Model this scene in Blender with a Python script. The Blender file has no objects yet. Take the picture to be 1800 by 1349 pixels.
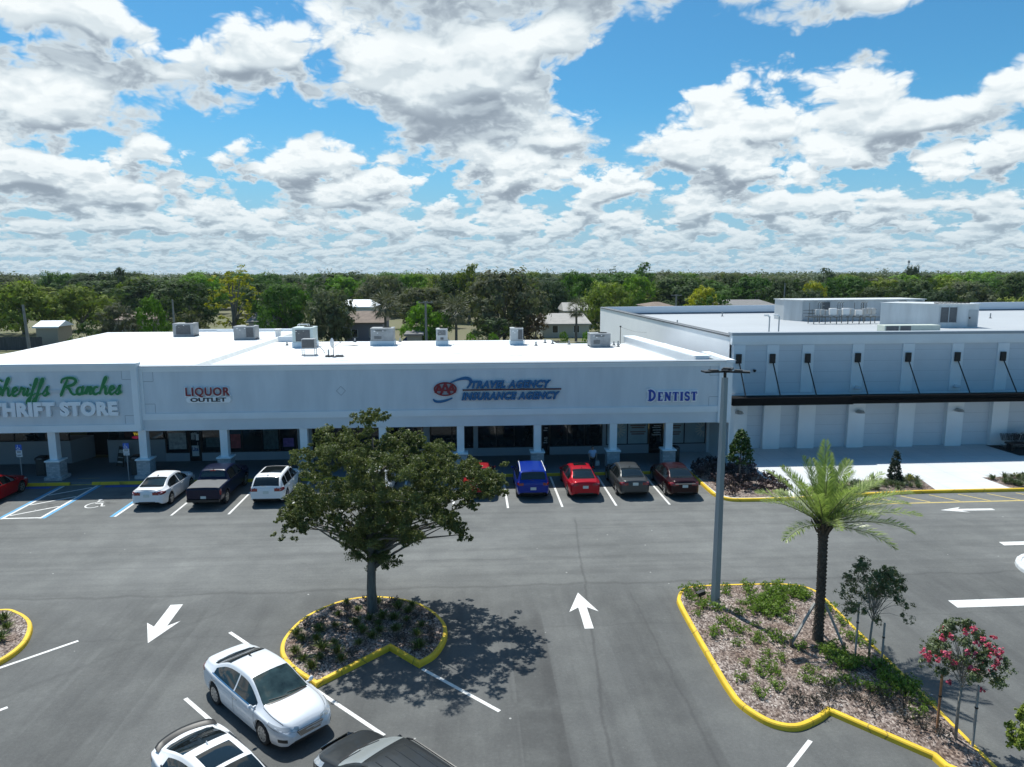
import bpy, bmesh, math, random
import numpy as np
from mathutils import Vector, Matrix, noise as mnoise
R = math.radians
rng = random.Random(7)
scene = bpy.context.scene
COL = scene.collection

# ------------------------------------------------------------------ camera
F_PX, PITCH, YAW, ROLL, CAM_H = 1252.4, 0.1537, 0.0591, -0.0028, 11.627
fw = Vector((math.sin(YAW)*math.cos(PITCH), math.cos(YAW)*math.cos(PITCH), -math.sin(PITCH)))
rt = Vector((math.cos(YAW), -math.sin(YAW), 0)); up = rt.cross(fw)
r2 = rt*math.cos(ROLL)+up*math.sin(ROLL); u2 = -rt*math.sin(ROLL)+up*math.cos(ROLL)
cam_data = bpy.data.cameras.new('camera'); cam = bpy.data.objects.new('camera', cam_data)
COL.objects.link(cam); scene.camera = cam
cam_data.sensor_width = 36; cam_data.lens = F_PX/1800*36
cam_data.clip_start = 0.1; cam_data.clip_end = 12000
M4 = Matrix((( r2.x, u2.x, -fw.x, 0), (r2.y, u2.y, -fw.y, 0), (r2.z, u2.z, -fw.z, CAM_H), (0, 0, 0, 1)))
cam.matrix_world = M4
scene.render.resolution_x, scene.render.resolution_y = 1024, 767
vs = scene.view_settings
vs.view_transform = 'Standard'; vs.look = 'None'; vs.exposure = 0.13; vs.gamma = 1; vs.use_curve_mapping = False
scene.cycles.max_bounces = 6; scene.cycles.diffuse_bounces = 3; scene.cycles.glossy_bounces = 3
scene.cycles.transmission_bounces = 4; scene.cycles.transparent_max_bounces = 8
scene.cycles.use_denoising = True
scene.cycles.sample_clamp_indirect = 6
# ------------------------------------------------------------------ mesh helpers
class MB:
    """collects simple shapes; obj() links them as ONE mesh object"""
    def __init__(s): s.v = []; s.f = []; s.mi = []; s.sm = []; s.cur = 0; s.smooth = False
    def add(s, verts, faces):
        o = len(s.v); s.v.extend([tuple(p) for p in verts])
        for f in faces:
            s.f.append(tuple(i+o for i in f)); s.mi.append(s.cur); s.sm.append(s.smooth)
        return s
    def box(s, x0, x1, y0, y1, z0, z1):
        return s.add([(x0,y0,z0),(x1,y0,z0),(x1,y1,z0),(x0,y1,z0),(x0,y0,z1),(x1,y0,z1),(x1,y1,z1),(x0,y1,z1)],
                     [(0,3,2,1),(4,5,6,7),(0,1,5,4),(1,2,6,5),(2,3,7,6),(3,0,4,7)])
    def bbox(s, x0, x1, y0, y1, z0, z1, c=0.02):
        """box with chamfered vertical edges and a chamfered top"""
        def ring(i, z): return [(x0+i+c,y0+i,z),(x1-i-c,y0+i,z),(x1-i,y0+i+c,z),(x1-i,y1-i-c,z),(x1-i-c,y1-i,z),(x0+i+c,y1-i,z),(x0+i,y1-i-c,z),(x0+i,y0+i+c,z)]
        v = ring(0,z0)+ring(0,z1-c)+ring(c,z1)
        f = [tuple(range(7,-1,-1)), tuple(range(16,24))]
        for k in (0,8):
            for i in range(8): f.append((k+i,k+(i+1)%8,k+8+(i+1)%8,k+8+i))
        return s.add(v,f)
    def obox(s, c, dx, dy, dz, ax):
        """box with centre c, half sizes along the three axes of matrix ax"""
        vs = []
        for a in (-1,1):
            for b in (-1,1):
                for d in (-1,1): vs.append(Vector(c)+ax[0]*dx*a+ax[1]*dy*b+ax[2]*dz*d)
        return s.add(vs, [(0,1,3,2),(4,6,7,5),(0,4,5,1),(2,3,7,6),(0,2,6,4),(1,5,7,3)])
    def bar(s, a, b, w, h=None, upv=Vector((0,0,1))):
        a, b = Vector(a), Vector(b); d = (b-a); L = d.length; d.normalize()
        if abs(d.dot(upv)) > .98: upv = Vector((0,1,0))
        x = d.cross(upv).normalized(); y = x.cross(d)
        return s.obox((a+b)/2, L/2, w/2, (h or w)/2, (d, x, y))
    def prism(s, poly, z0, z1, cap_bottom=True):
        n = len(poly)
        s.add([(p[0],p[1],z0) for p in poly]+[(p[0],p[1],z1) for p in poly],
              ([tuple(range(n-1,-1,-1))] if cap_bottom else [])+[tuple(range(n,2*n))]+[(i,(i+1)%n,n+(i+1)%n,n+i) for i in range(n)])
        return s
    def xz_prism(s, poly, y0, y1):
        """polygon in x,z pushed from y0 (front) to y1 (back)"""
        n = len(poly)
        return s.add([(p[0],y0,p[1]) for p in poly]+[(p[0],y1,p[1]) for p in poly],
              [tuple(range(n)), tuple(range(2*n-1,n-1,-1))]+[(i,n+i,n+(i+1)%n,(i+1)%n) for i in range(n)])
    def tube(s, pts, rad, n=8, cap=True):
        pts = [Vector(p) for p in pts]; m = len(pts)
        if not isinstance(rad, (list, tuple)): rad = [rad]*m
        vs = []; prev = None
        for i, p in enumerate(pts):
            d = (pts[min(i+1,m-1)]-pts[max(i-1,0)]).normalized()
            if prev is None:
                prev = d.orthogonal().normalized()
            x = (prev - d*prev.dot(d)).normalized(); prev = x; y = d.cross(x)
            for k in range(n):
                a = 2*math.pi*k/n; vs.append(p+(x*math.cos(a)+y*math.sin(a))*rad[i])
        fs = []
        for i in range(m-1):
            for k in range(n): fs.append((i*n+k, i*n+(k+1)%n, (i+1)*n+(k+1)%n, (i+1)*n+k))
        if cap: fs += [tuple(range(n-1,-1,-1)), tuple(range((m-1)*n, m*n))]
        return s.add(vs, fs)
    def lathe(s, prof, c=(0,0,0), n=16):
        """profile (r, z) turned about a vertical axis"""
        vs = []; m = len(prof)
        for r, z in prof:
            for k in range(n): vs.append((c[0]+r*math.cos(2*math.pi*k/n), c[1]+r*math.sin(2*math.pi*k/n), c[2]+z))
        fs = [(i*n+k, i*n+(k+1)%n, (i+1)*n+(k+1)%n, (i+1)*n+k) for i in range(m-1) for k in range(n)]
        return s.add(vs, fs+[tuple(range(n-1,-1,-1)), tuple(range((m-1)*n, m*n))])
    def grid(s, P):
        """P: rows of points"""
        r, c = len(P), len(P[0])
        return s.add([p for row in P for p in row], [(i*c+j, i*c+j+1, (i+1)*c+j+1, (i+1)*c+j) for i in range(r-1) for j in range(c-1)])

def obj(name, mb, mats, parent=None, loc=None, world=False):
    me = bpy.data.meshes.new(name)
    me.from_pydata(mb.v, [], mb.f)
    if not isinstance(mats, (list, tuple)): mats = [mats]
    for m in mats: me.materials.append(m)
    if len(mats) > 1: me.polygons.foreach_set('material_index', mb.mi)
    if any(mb.sm): me.polygons.foreach_set('use_smooth', mb.sm)
    me.update()
    o = bpy.data.objects.new(name, me); COL.objects.link(o)
    if parent is not None:
        o.parent = parent
        if world: o.matrix_parent_inverse = world_of(parent).inverted()
    if loc: o.location = loc
    return o
def world_of(o):
    m = o.matrix_basis.copy()
    return world_of(o.parent) @ o.matrix_parent_inverse @ m if o.parent else m
def tag(o, label=None, cat=None, group=None, kind=None):
    if label: o['label'] = label
    if cat: o['category'] = cat
    if group: o['group'] = group
    if kind: o['kind'] = kind
    return o
def thing(name, label, cat, loc=(0,0,0), rotz=0, group=None):
    o = bpy.data.objects.new(name, None); COL.objects.link(o)
    o.location = loc; o.rotation_euler = (0,0,rotz); o.empty_display_size = .2
    return tag(o, label, cat, group)
def dup(root, loc, rotz=0, scale=None, label=None, group=None, tint=None):
    """a copy of a thing with copies of its parts and sub-parts"""
    def rec(o, par):
        c = o.copy(); COL.objects.link(c); KIDS[c.name] = []
        if par is not None: c.parent = par; c.matrix_parent_inverse = o.matrix_parent_inverse.copy()
        for ch in KIDS.get(o.name, []): rec(ch, c)
        if tint: c.color = (*tint, 1)
        if par is not None: KIDS[par.name].append(c)
        return c
    if root.name not in KIDS: index_kids(root)
    r = rec(root, None); r.location = loc; r.rotation_euler = (0,0,rotz)
    if scale: r.scale = scale if isinstance(scale, (tuple, list)) else (scale,)*3
    if label: r['label'] = label
    if group: r['group'] = group
    return r
KIDS = {}
def index_kids(o):
    KIDS[o.name] = list(o.children)
    for c in o.children: index_kids(c)
def struct(name, mb, mat): return tag(obj(name, mb, mat), kind='structure')
def catmull(pts, n=6, closed=False, corner=()):
    """smooth a 2-D outline; indices in corner stay sharp"""
    m = len(pts); out = []
    for i in range(m if closed else m-1):
        p0, p1, p2, p3 = pts[(i-1)%m if closed else max(i-1,0)], pts[i], pts[(i+1)%m], pts[(i+2)%m if closed else min(i+2,m-1)]
        if i in corner: p0 = tuple(2*a-b for a,b in zip(p1,p2))
        if (i+1)%m in corner: p3 = tuple(2*a-b for a,b in zip(p2,p1))
        for k in range(n):
            t = k/n
            out.append(tuple(.5*((2*b)+(-a+c)*t+(2*a-5*b+4*c-d)*t*t+(-a+3*b-3*c+d)*t**3) for a,b,c,d in zip(p0,p1,p2,p3)))
    if not closed: out.append(tuple(pts[-1]))
    return out
def offset_loop(pts, d, closed=True):
    """shift an outline sideways by d (left of travel positive)"""
    m = len(pts); out = []
    for i in range(m):
        a = Vector(pts[(i-1)%m if closed else max(i-1,0)][:2]); b = Vector(pts[i][:2]); c = Vector(pts[(i+1)%m if closed else min(i+1,m-1)][:2])
        u = (b-a); w = (c-b)
        if u.length < 1e-6: u = w
        if w.length < 1e-6: w = u
        u.normalize(); w.normalize()
        n1 = Vector((-u.y,u.x)); n2 = Vector((-w.y,w.x)); n = n1+n2
        if n.length < .2: n = n1
        n.normalize(); k = max(.5, n.dot(n1))
        out.append((b.x+n.x*d/k, b.y+n.y*d/k))
    return out
def sweep_kerb(mb, pts, width, h, closed=True, inward=1):
    """kerb with a rounded top along an outline (outline = outer foot)"""
    prof = [(0,0),(0.012,h*.72),(0.035,h*.95),(0.07,h),(width,h),(width,0.02)]
    rings = [[(x,y,z) for (x,y) in offset_loop(pts, inward*d, closed)] for d, z in prof]
    m = len(pts); k = len(prof)
    vs = [rings[j][i] for i in range(m) for j in range(k)]
    fs = []
    for i in range(m if closed else m-1):
        for j in range(k-1):
            a, b_ = i*k+j, ((i+1)%m)*k+j
            fs.append((a, b_, b_+1, a+1) if inward < 0 else (a, a+1, b_+1, b_))
    mb.add(vs, fs)
def text_mb(mb, txt, size, org, extrude=.03, bold=0.0, shear=0.0, stretch=1.0, yface=0.0, spacing=1.0, align='LEFT', fit=None):
    """lettering standing in the x,z plane facing -y; org = (x, z) of the baseline start"""
    cu = bpy.data.curves.new('t', 'FONT'); cu.body = txt; cu.size = size; cu.shear = shear; cu.extrude = 0
    cu.offset = bold; cu.space_character = spacing; cu.resolution_u = 3
    o = bpy.data.objects.new('t', cu); COL.objects.link(o)
    bpy.context.view_layer.update()
    me = bpy.data.meshes.new_from_object(o)
    xs = [v.co.x for v in me.vertices]
    if xs:
        w = max(xs)-min(xs); x0 = min(xs)
        kx = stretch if fit is None else fit/w
        ox = org[0] - (w*kx/2 if align == 'CENTER' else 0)
        n = len(me.vertices)
        vs = [(ox+(v.co.x-x0)*kx, yface-extrude, org[1]+v.co.y) for v in me.vertices]
        vb = [(ox+(v.co.x-x0)*kx, yface, org[1]+v.co.y) for v in me.vertices]
        fs = [tuple(p.vertices) for p in me.polygons]
        cnt = {}
        for f in fs:
            for i in range(len(f)):
                e = (f[i], f[(i+1)%len(f)]); cnt[e] = 1
        side = [(b_, a, a+n, b_+n) for (a, b_) in cnt if (b_, a) not in cnt]
        mb.add(vs+vb, fs+side)
    bpy.data.objects.remove(o); bpy.data.curves.remove(cu); bpy.data.meshes.remove(me)
RIB = [0]
def ribbon(mb, path, width, y0, y1, taper=True):
    """flat brush stroke in the x,z plane"""
    m = len(path); L = []; Rr = []; RIB[0] += 1; base = (RIB[0]%9)*.0011
    for i, p in enumerate(path):
        a = path[max(i-1,0)]; c = path[min(i+1,m-1)]
        d = Vector((c[0]-a[0], c[1]-a[1]))
        if d.length < 1e-6: d = Vector((1,0))
        d.normalize(); w = width*.5
        if taper: w *= (0.55+0.45*min(1, 3*min(i, m-1-i)/max(1,m-1)))
        if len(p) > 2: w *= p[2]
        n = Vector((-d.y, d.x))*w
        L.append((p[0]+n.x, p[1]+n.y)); Rr.append((p[0]-n.x, p[1]-n.y))
    for i in range(m-1):
        q = [Rr[i], Rr[i+1], L[i+1], L[i]]
        yy = y0-base-i*.00012                # strokes that cross lie a hair apart
        vs = [(a, yy, b) for a, b in q]+[(a, y1, b) for a, b in q]
        mb.add(vs, [(0,1,2,3),(0,4,5,1),(2,6,7,3),(1,5,6,2),(3,7,4,0)])

# ------------------------------------------------------------------ materials
MATS = {}
def mat(name, col, rough=.6, metal=0.0, spec=.5, coat=0.0, var=0.0, vscale=3.0, bump=0.0, bscale=20.0, emit=None, detail=5, tint2=None, stretch=None):
    if name in MATS: return MATS[name]
    m = bpy.data.materials.new(name); m.use_nodes = True; MATS[name] = m
    nt = m.node_tree; b = NB(nt); p = nt.nodes['Principled BSDF']
    p.inputs['Roughness'].default_value = rough; p.inputs['Metallic'].default_value = metal
    p.inputs['Specular IOR Level'].default_value = spec; p.inputs['Coat Weight'].default_value = coat
    if coat: p.inputs['Coat Roughness'].default_value = .05
    p.inputs['Base Color'].default_value = (*col, 1)
    tc = None
    if var or bump:
        tc = nt.nodes.new('ShaderNodeTexCoord').outputs['Object']
        if stretch: tc = b.v('MULTIPLY', tc, stretch)
    if var:
        n = b.noise(tc, vscale, detail, .6)
        c2 = tint2 if tint2 else tuple(x*(1-var) for x in col)
        c1 = tuple(min(1, x*(1+var*.6)) for x in col)
        nt.links.new(b.mix(b.ss(n, .3, .7, interp='LINEAR'), c1, c2), p.inputs['Base Color'])
    if bump:
        n = b.noise(tc, bscale, 4, .6); bp = nt.nodes.new('ShaderNodeBump'); bp.inputs['Strength'].default_value = bump; bp.inputs['Distance'].default_value = .02
        nt.links.new(n, bp.inputs['Height']); nt.links.new(bp.outputs[0], p.inputs['Normal'])
    if emit:
        p.inputs['Emission Color'].default_value = (*emit[:3], 1); p.inputs['Emission Strength'].default_value = emit[3]
    return m
def leaf_mat(name, col, col2, trans=.25, rough=.55, use_obj=False, nscale=1.3):
    """leaf colour varies leaf by leaf (random per island) and a little over the crown"""
    if name in MATS: return MATS[name]
    m = bpy.data.materials.new(name); m.use_nodes = True; MATS[name] = m
    nt = m.node_tree; b = NB(nt); p = nt.nodes['Principled BSDF']; out = nt.nodes['Material Output']
    g = nt.nodes.new('ShaderNodeNewGeometry'); tc = nt.nodes.new('ShaderNodeTexCoord')
    f = b.m('ADD', b.m('MULTIPLY', g.outputs['Random Per Island'], .45), b.m('MULTIPLY', b.noise(tc.outputs['Object'], nscale, 2), .75))
    c = b.mix(b.ss(f, .25, .85, interp='LINEAR'), col, col2)
    if use_obj:
        oi = nt.nodes.new('ShaderNodeObjectInfo'); c = b.mix(1.0, c, oi.outputs['Color'], 'MULTIPLY')
    nt.links.new(c, p.inputs['Base Color']); p.inputs['Roughness'].default_value = rough; p.inputs['Specular IOR Level'].default_value = .35
    if trans:
        t = nt.nodes.new('ShaderNodeBsdfTranslucent'); ms = nt.nodes.new('ShaderNodeMixShader'); ms.inputs[0].default_value = trans
        nt.links.new(b.mix(1.0, c, (1.0, 1.15, .55), 'MULTIPLY'), t.inputs[0])
        nt.links.new(p.outputs[0], ms.inputs[1]); nt.links.new(t.outputs[0], ms.inputs[2]); nt.links.new(ms.outputs[0], out.inputs[0])
    return m
# ------------------------------------------------------------------ sun + sky
SUN_EL = R(64.5); SHX, SHY = 0.22, -0.45            # shadow offset per metre of height
sun_dir = Vector((-SHX, -SHY, 1)).normalized()       # towards the sun
SUN_EL = math.asin(sun_dir.z)
sd = bpy.data.lights.new('sun', 'SUN'); sun = bpy.data.objects.new('sun', sd); COL.objects.link(sun)
sd.energy = 5.0; sd.angle = R(0.53); sd.color = (1.0, 0.985, 0.93)
sun.rotation_euler = sun_dir.to_track_quat('Z', 'Y').to_euler(); sun.location = (-8, 30, 80)

world = bpy.data.worlds.new('World'); scene.world = world; world.use_nodes = True
wt = world.node_tree; wt.nodes.clear()
class NB:
    """small node builder"""
    def __init__(s, tree): s.t = tree; s.L = tree.links
    def n(s, typ, **kw):
        nd = s.t.nodes.new(typ)
        for k, v in kw.items(): setattr(nd, k, v)
        return nd
    def put(s, sock, val):
        if hasattr(val, 'is_output') or isinstance(val, bpy.types.NodeSocket): s.L.new(val, sock)
        elif isinstance(val, (tuple, list)) and len(val) == 3 and sock.type == 'RGBA': sock.default_value = (*val, 1)
        else: sock.default_value = val
    def m(s, op, a, b=0.0, c=None, clamp=False):
        nd = s.n('ShaderNodeMath', operation=op, use_clamp=clamp)
        s.put(nd.inputs[0], a); s.put(nd.inputs[1], b)
        if c is not None: s.put(nd.inputs[2], c)
        return nd.outputs[0]
    def v(s, op, a, b=(0, 0, 0)):
        nd = s.n('ShaderNodeVectorMath', operation=op)
        s.put(nd.inputs[0], a)
        if op == 'SCALE': s.put(nd.inputs[3], b)
        elif op not in ('LENGTH', 'NORMALIZE'): s.put(nd.inputs[1], b)
        return nd.outputs[1] if op in ('LENGTH', 'DISTANCE', 'DOT_PRODUCT') else nd.outputs[0]
    def mix(s, f, a, b, mode='MIX'):
        nd = s.n('ShaderNodeMix', data_type='RGBA', blend_type=mode); nd.clamp_factor = True
        s.put(nd.inputs[0], f); s.put(nd.inputs[6], a); s.put(nd.inputs[7], b)
        return nd.outputs[2]
    def ss(s, x, a, b, lo=0.0, hi=1.0, interp='SMOOTHSTEP'):
        nd = s.n('ShaderNodeMapRange', interpolation_type=interp); nd.clamp = True
        s.put(nd.inputs[0], x); s.put(nd.inputs[1], a); s.put(nd.inputs[2], b); s.put(nd.inputs[3], lo); s.put(nd.inputs[4], hi)
        return nd.outputs[0]
    def noise(s, vec, scale, detail=4, rough=0.55, out=0, dim='3D', dist=0.0, lac=2.0):
        nd = s.n('ShaderNodeTexNoise', noise_dimensions=dim)
        if vec is not None: s.L.new(vec, nd.inputs['Vector'])
        nd.inputs['Scale'].default_value = scale; nd.inputs['Detail'].default_value = detail
        nd.inputs['Roughness'].default_value = rough; nd.inputs['Distortion'].default_value = dist; nd.inputs['Lacunarity'].default_value = lac
        return nd.outputs[out]
def build_sky():
    b = NB(wt)
    out = b.n('ShaderNodeOutputWorld'); bg = b.n('ShaderNodeBackground')
    sky = b.n('ShaderNodeTexSky', sky_type='NISHITA', sun_disc=False)
    sky.sun_elevation = SUN_EL; sky.sun_rotation = math.atan2(sun_dir.x, sun_dir.y)
    sky.altitude = 20; sky.air_density = 1.0; sky.dust_density = 0.5; sky.ozone_density = 2.2
    tc = b.n('ShaderNodeTexCoord'); D = tc.outputs['Generated']
    sep = b.n('ShaderNodeSeparateXYZ'); b.L.new(D, sep.inputs[0])
    dx, dy, dz = sep.outputs
    base_col = b.v('SCALE', sky.outputs[0], SKY_STRENGTH)
    base_col = b.v('MULTIPLY', base_col, SKY_TINT)
    az = b.m('ARCTAN2', dx, dy)
    e = b.m('ARCSINE', b.m('MAXIMUM', dz, 0.0))
    ec = b.m('ADD', e, 0.009)
    Lg = b.m('MULTIPLY', b.m('LOGARITHM', ec, 2.0), -1.0)
    j = b.m('FLOOR', Lg); f = b.ss(b.m('FRACT', Lg), 0.0, 1.0)
    s0 = b.m('POWER', 2.0, j)
    def coord(de, q, k):
        ee = e if de is None else b.m('ADD', e, de)
        sc = b.m('MULTIPLY', s0, float(2**q)*k)
        c = b.n('ShaderNodeCombineXYZ'); sh = b.m('MULTIPLY', b.m('ADD', j, float(q)), 7.31)
        b.L.new(b.m('ADD', b.m('MULTIPLY', az, sc), sh), c.inputs[0])
        g_ = b.m('ADD', b.m('MULTIPLY', ee, 1.75), b.m('MULTIPLY', b.m('SUBTRACT', 1.0, b.m('EXPONENT', b.m('MULTIPLY', ee, -14.0))), 0.085))
        b.L.new(b.m('ADD', b.m('MULTIPLY', g_, sc), sh), c.inputs[1])
        return c.outputs[0]
    def blend(r0, r1):
        m = b.n('ShaderNodeMix', data_type='FLOAT'); b.L.new(f, m.inputs[0]); b.L.new(r0, m.inputs[2]); b.L.new(r1, m.inputs[3]); return m.outputs[0]
    def low(de, detail):
        return blend(*[b.noise(coord(de, q, 1.3), 1.0, detail, 0.5, dim='2D') for q in (0, 1)])
    def puffs(de, detail):
        r = []
        for q in (0, 1):
            v = b.n('ShaderNodeTexVoronoi', voronoi_dimensions='2D', feature='F1'); v.normalize = True
            wob = b.noise(coord(de, q, 4.0), 1.0, 2, .5, out=1, dim='2D')
            w = b.v('ADD', coord(de, q, 1.0), b.v('SCALE', b.v('SUBTRACT', wob, (.5,.5,.5)), .16))
            b.L.new(w, v.inputs['Vector']); v.inputs['Scale'].default_value = 3.3; v.inputs['Detail'].default_value = detail; v.inputs['Roughness'].default_value = .58; v.inputs['Lacunarity'].default_value = 2.3
            r.append(v.outputs['Distance'])
        return blend(*r)
    mask = None
    for (a0, e0, ra, re, amp) in CLOUDS:
        c = b.n('ShaderNodeCombineXYZ')
        b.L.new(b.m('MULTIPLY', b.m('SUBTRACT', az, R(a0)), 1/R(ra)), c.inputs[0])
        b.L.new(b.m('MULTIPLY', b.m('SUBTRACT', e, R(e0)), 1/R(re)), c.inputs[1])
        g = b.ss(b.v('LENGTH', c.outputs[0]), 0.0, 1.0, amp, 0.0)
        mask = g if mask is None else b.m('ADD', mask, g)
    mask = b.m('ADD', mask, b.ss(e, R(2), R(14), 0.19, 0.0))
    mask = b.m('ADD', mask, b.ss(dy, -0.15, 0.25, -0.42, 0.0))          # unseen sky behind the viewer thinned of cloud to turn the shop fronts bluer
    def dens(de, dl, dp, amp=.95):
        n = b.m('MULTIPLY', b.m('SUBTRACT', low(de, dl), 0.5), 1.9)
        return b.m('ADD', n, b.m('MULTIPLY', b.m('SUBTRACT', 0.34, puffs(de, dp)), amp))
    d0 = dens(None, 3.0, 3.2)
    d = b.m('ADD', d0, b.m('MULTIPLY', mask, 1.12))
    a = b.ss(d, -0.02, 0.15)
    up = dens(b.m('MULTIPLY', ec, 0.055), 2.0, 2.0)
    puff = b.ss(b.m('SUBTRACT', d0, up), -0.16, 0.16)
    n_lo = low(None, 1.0); n_far = low(b.m('MULTIPLY', ec, 0.20), 1.0)
    belly = b.ss(b.m('SUBTRACT', n_lo, n_far), -0.16, 0.09)
    core = b.ss(d, 0.20, 0.85, 0.0, 0.24)
    thin = b.ss(d, 0.04, 0.36, 1.0, 0.0)
    lit = b.m('SUBTRACT', b.m('ADD', b.m('MULTIPLY', belly, 0.64), b.m('MULTIPLY', puff, 0.42)), core)
    lit = b.m('MAXIMUM', lit, b.m('MULTIPLY', thin, 0.66))
    ramp = b.n('ShaderNodeValToRGB'); b.L.new(lit, ramp.inputs[0])
    cr = ramp.color_ramp; cr.interpolation = 'B_SPLINE'
    pts = [(0.0, (0.25, 0.305, 0.37)), (0.30, (0.37, 0.44, 0.51)), (0.58, (0.61, 0.70, 0.75)), (0.95, (0.86, 0.91, 0.925))]
    cr.elements[0].position = pts[0][0]; cr.elements[0].color = (*pts[0][1], 1)
    cr.elements[1].position = pts[-1][0]; cr.elements[1].color = (*pts[-1][1], 1)
    for p_, c_ in pts[1:-1]:
        el_ = cr.elements.new(p_); el_.color = (*c_, 1)
    base_col = b.mix(b.ss(e, 0.0, R(13), 0.85, 0.0), base_col, (0.29, 0.51, 0.69))
    col = b.mix(a, base_col, ramp.outputs[0])
    # far clouds sink into pale blue air
    col = b.mix(b.ss(e, 0.0, R(7), 0.58, 0.0), col, (0.39, 0.53, 0.62))
    b.L.new(col, bg.inputs[0]); bg.inputs[1].default_value = 1.0
    b.L.new(bg.outputs[0], out.inputs[0])
SKY_TINT = (0.37, 0.85, 1.03)
SKY_STRENGTH = 0.105
#        az   elev  rx   ry  amp   (degrees; radii in units of cloud base height)
CLOUDS = []
def px_cloud(u, v, rx, ry, amp):
    d = fw*F_PX + r2*(u-900) - u2*(v-674.5); d.normalize()
    CLOUDS.append((math.degrees(math.atan2(d.x, d.y)), math.degrees(math.asin(d.z)), rx, ry, amp))
# banks and gaps: compass bearing, elevation, half width and half height (degrees), strength
for a in [(800,60,14,9,.20),(850,130,7,4,.10),(1320,90,8,8,.20),(1500,110,5,6,.14),(1420,20,10,3,.1),(500,160,9,5.5,.17),(230,165,8,4.5,.14),(40,110,8,6,.18),(60,230,10,3,.10),(1620,215,9,4.5,.18),(900,240,11,5,.15),
          (620,300,14,4,.06),(1350,285,12,4,.08),(80,330,10,3,.08),
          (400,60,11,6,-.26),(1100,140,6,8,-.24),(1690,85,7,5.5,-.26),(330,255,7,2.6,-.16),(1160,240,6,2.5,-.12),(1640,310,8,2.0,-.10),(690,225,5,2,-.12),(1790,60,3,4,.22),(260,62,1.6,1,.22),(1520,230,4,2,-.1)]:
    px_cloud(*a)
build_sky()
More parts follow.
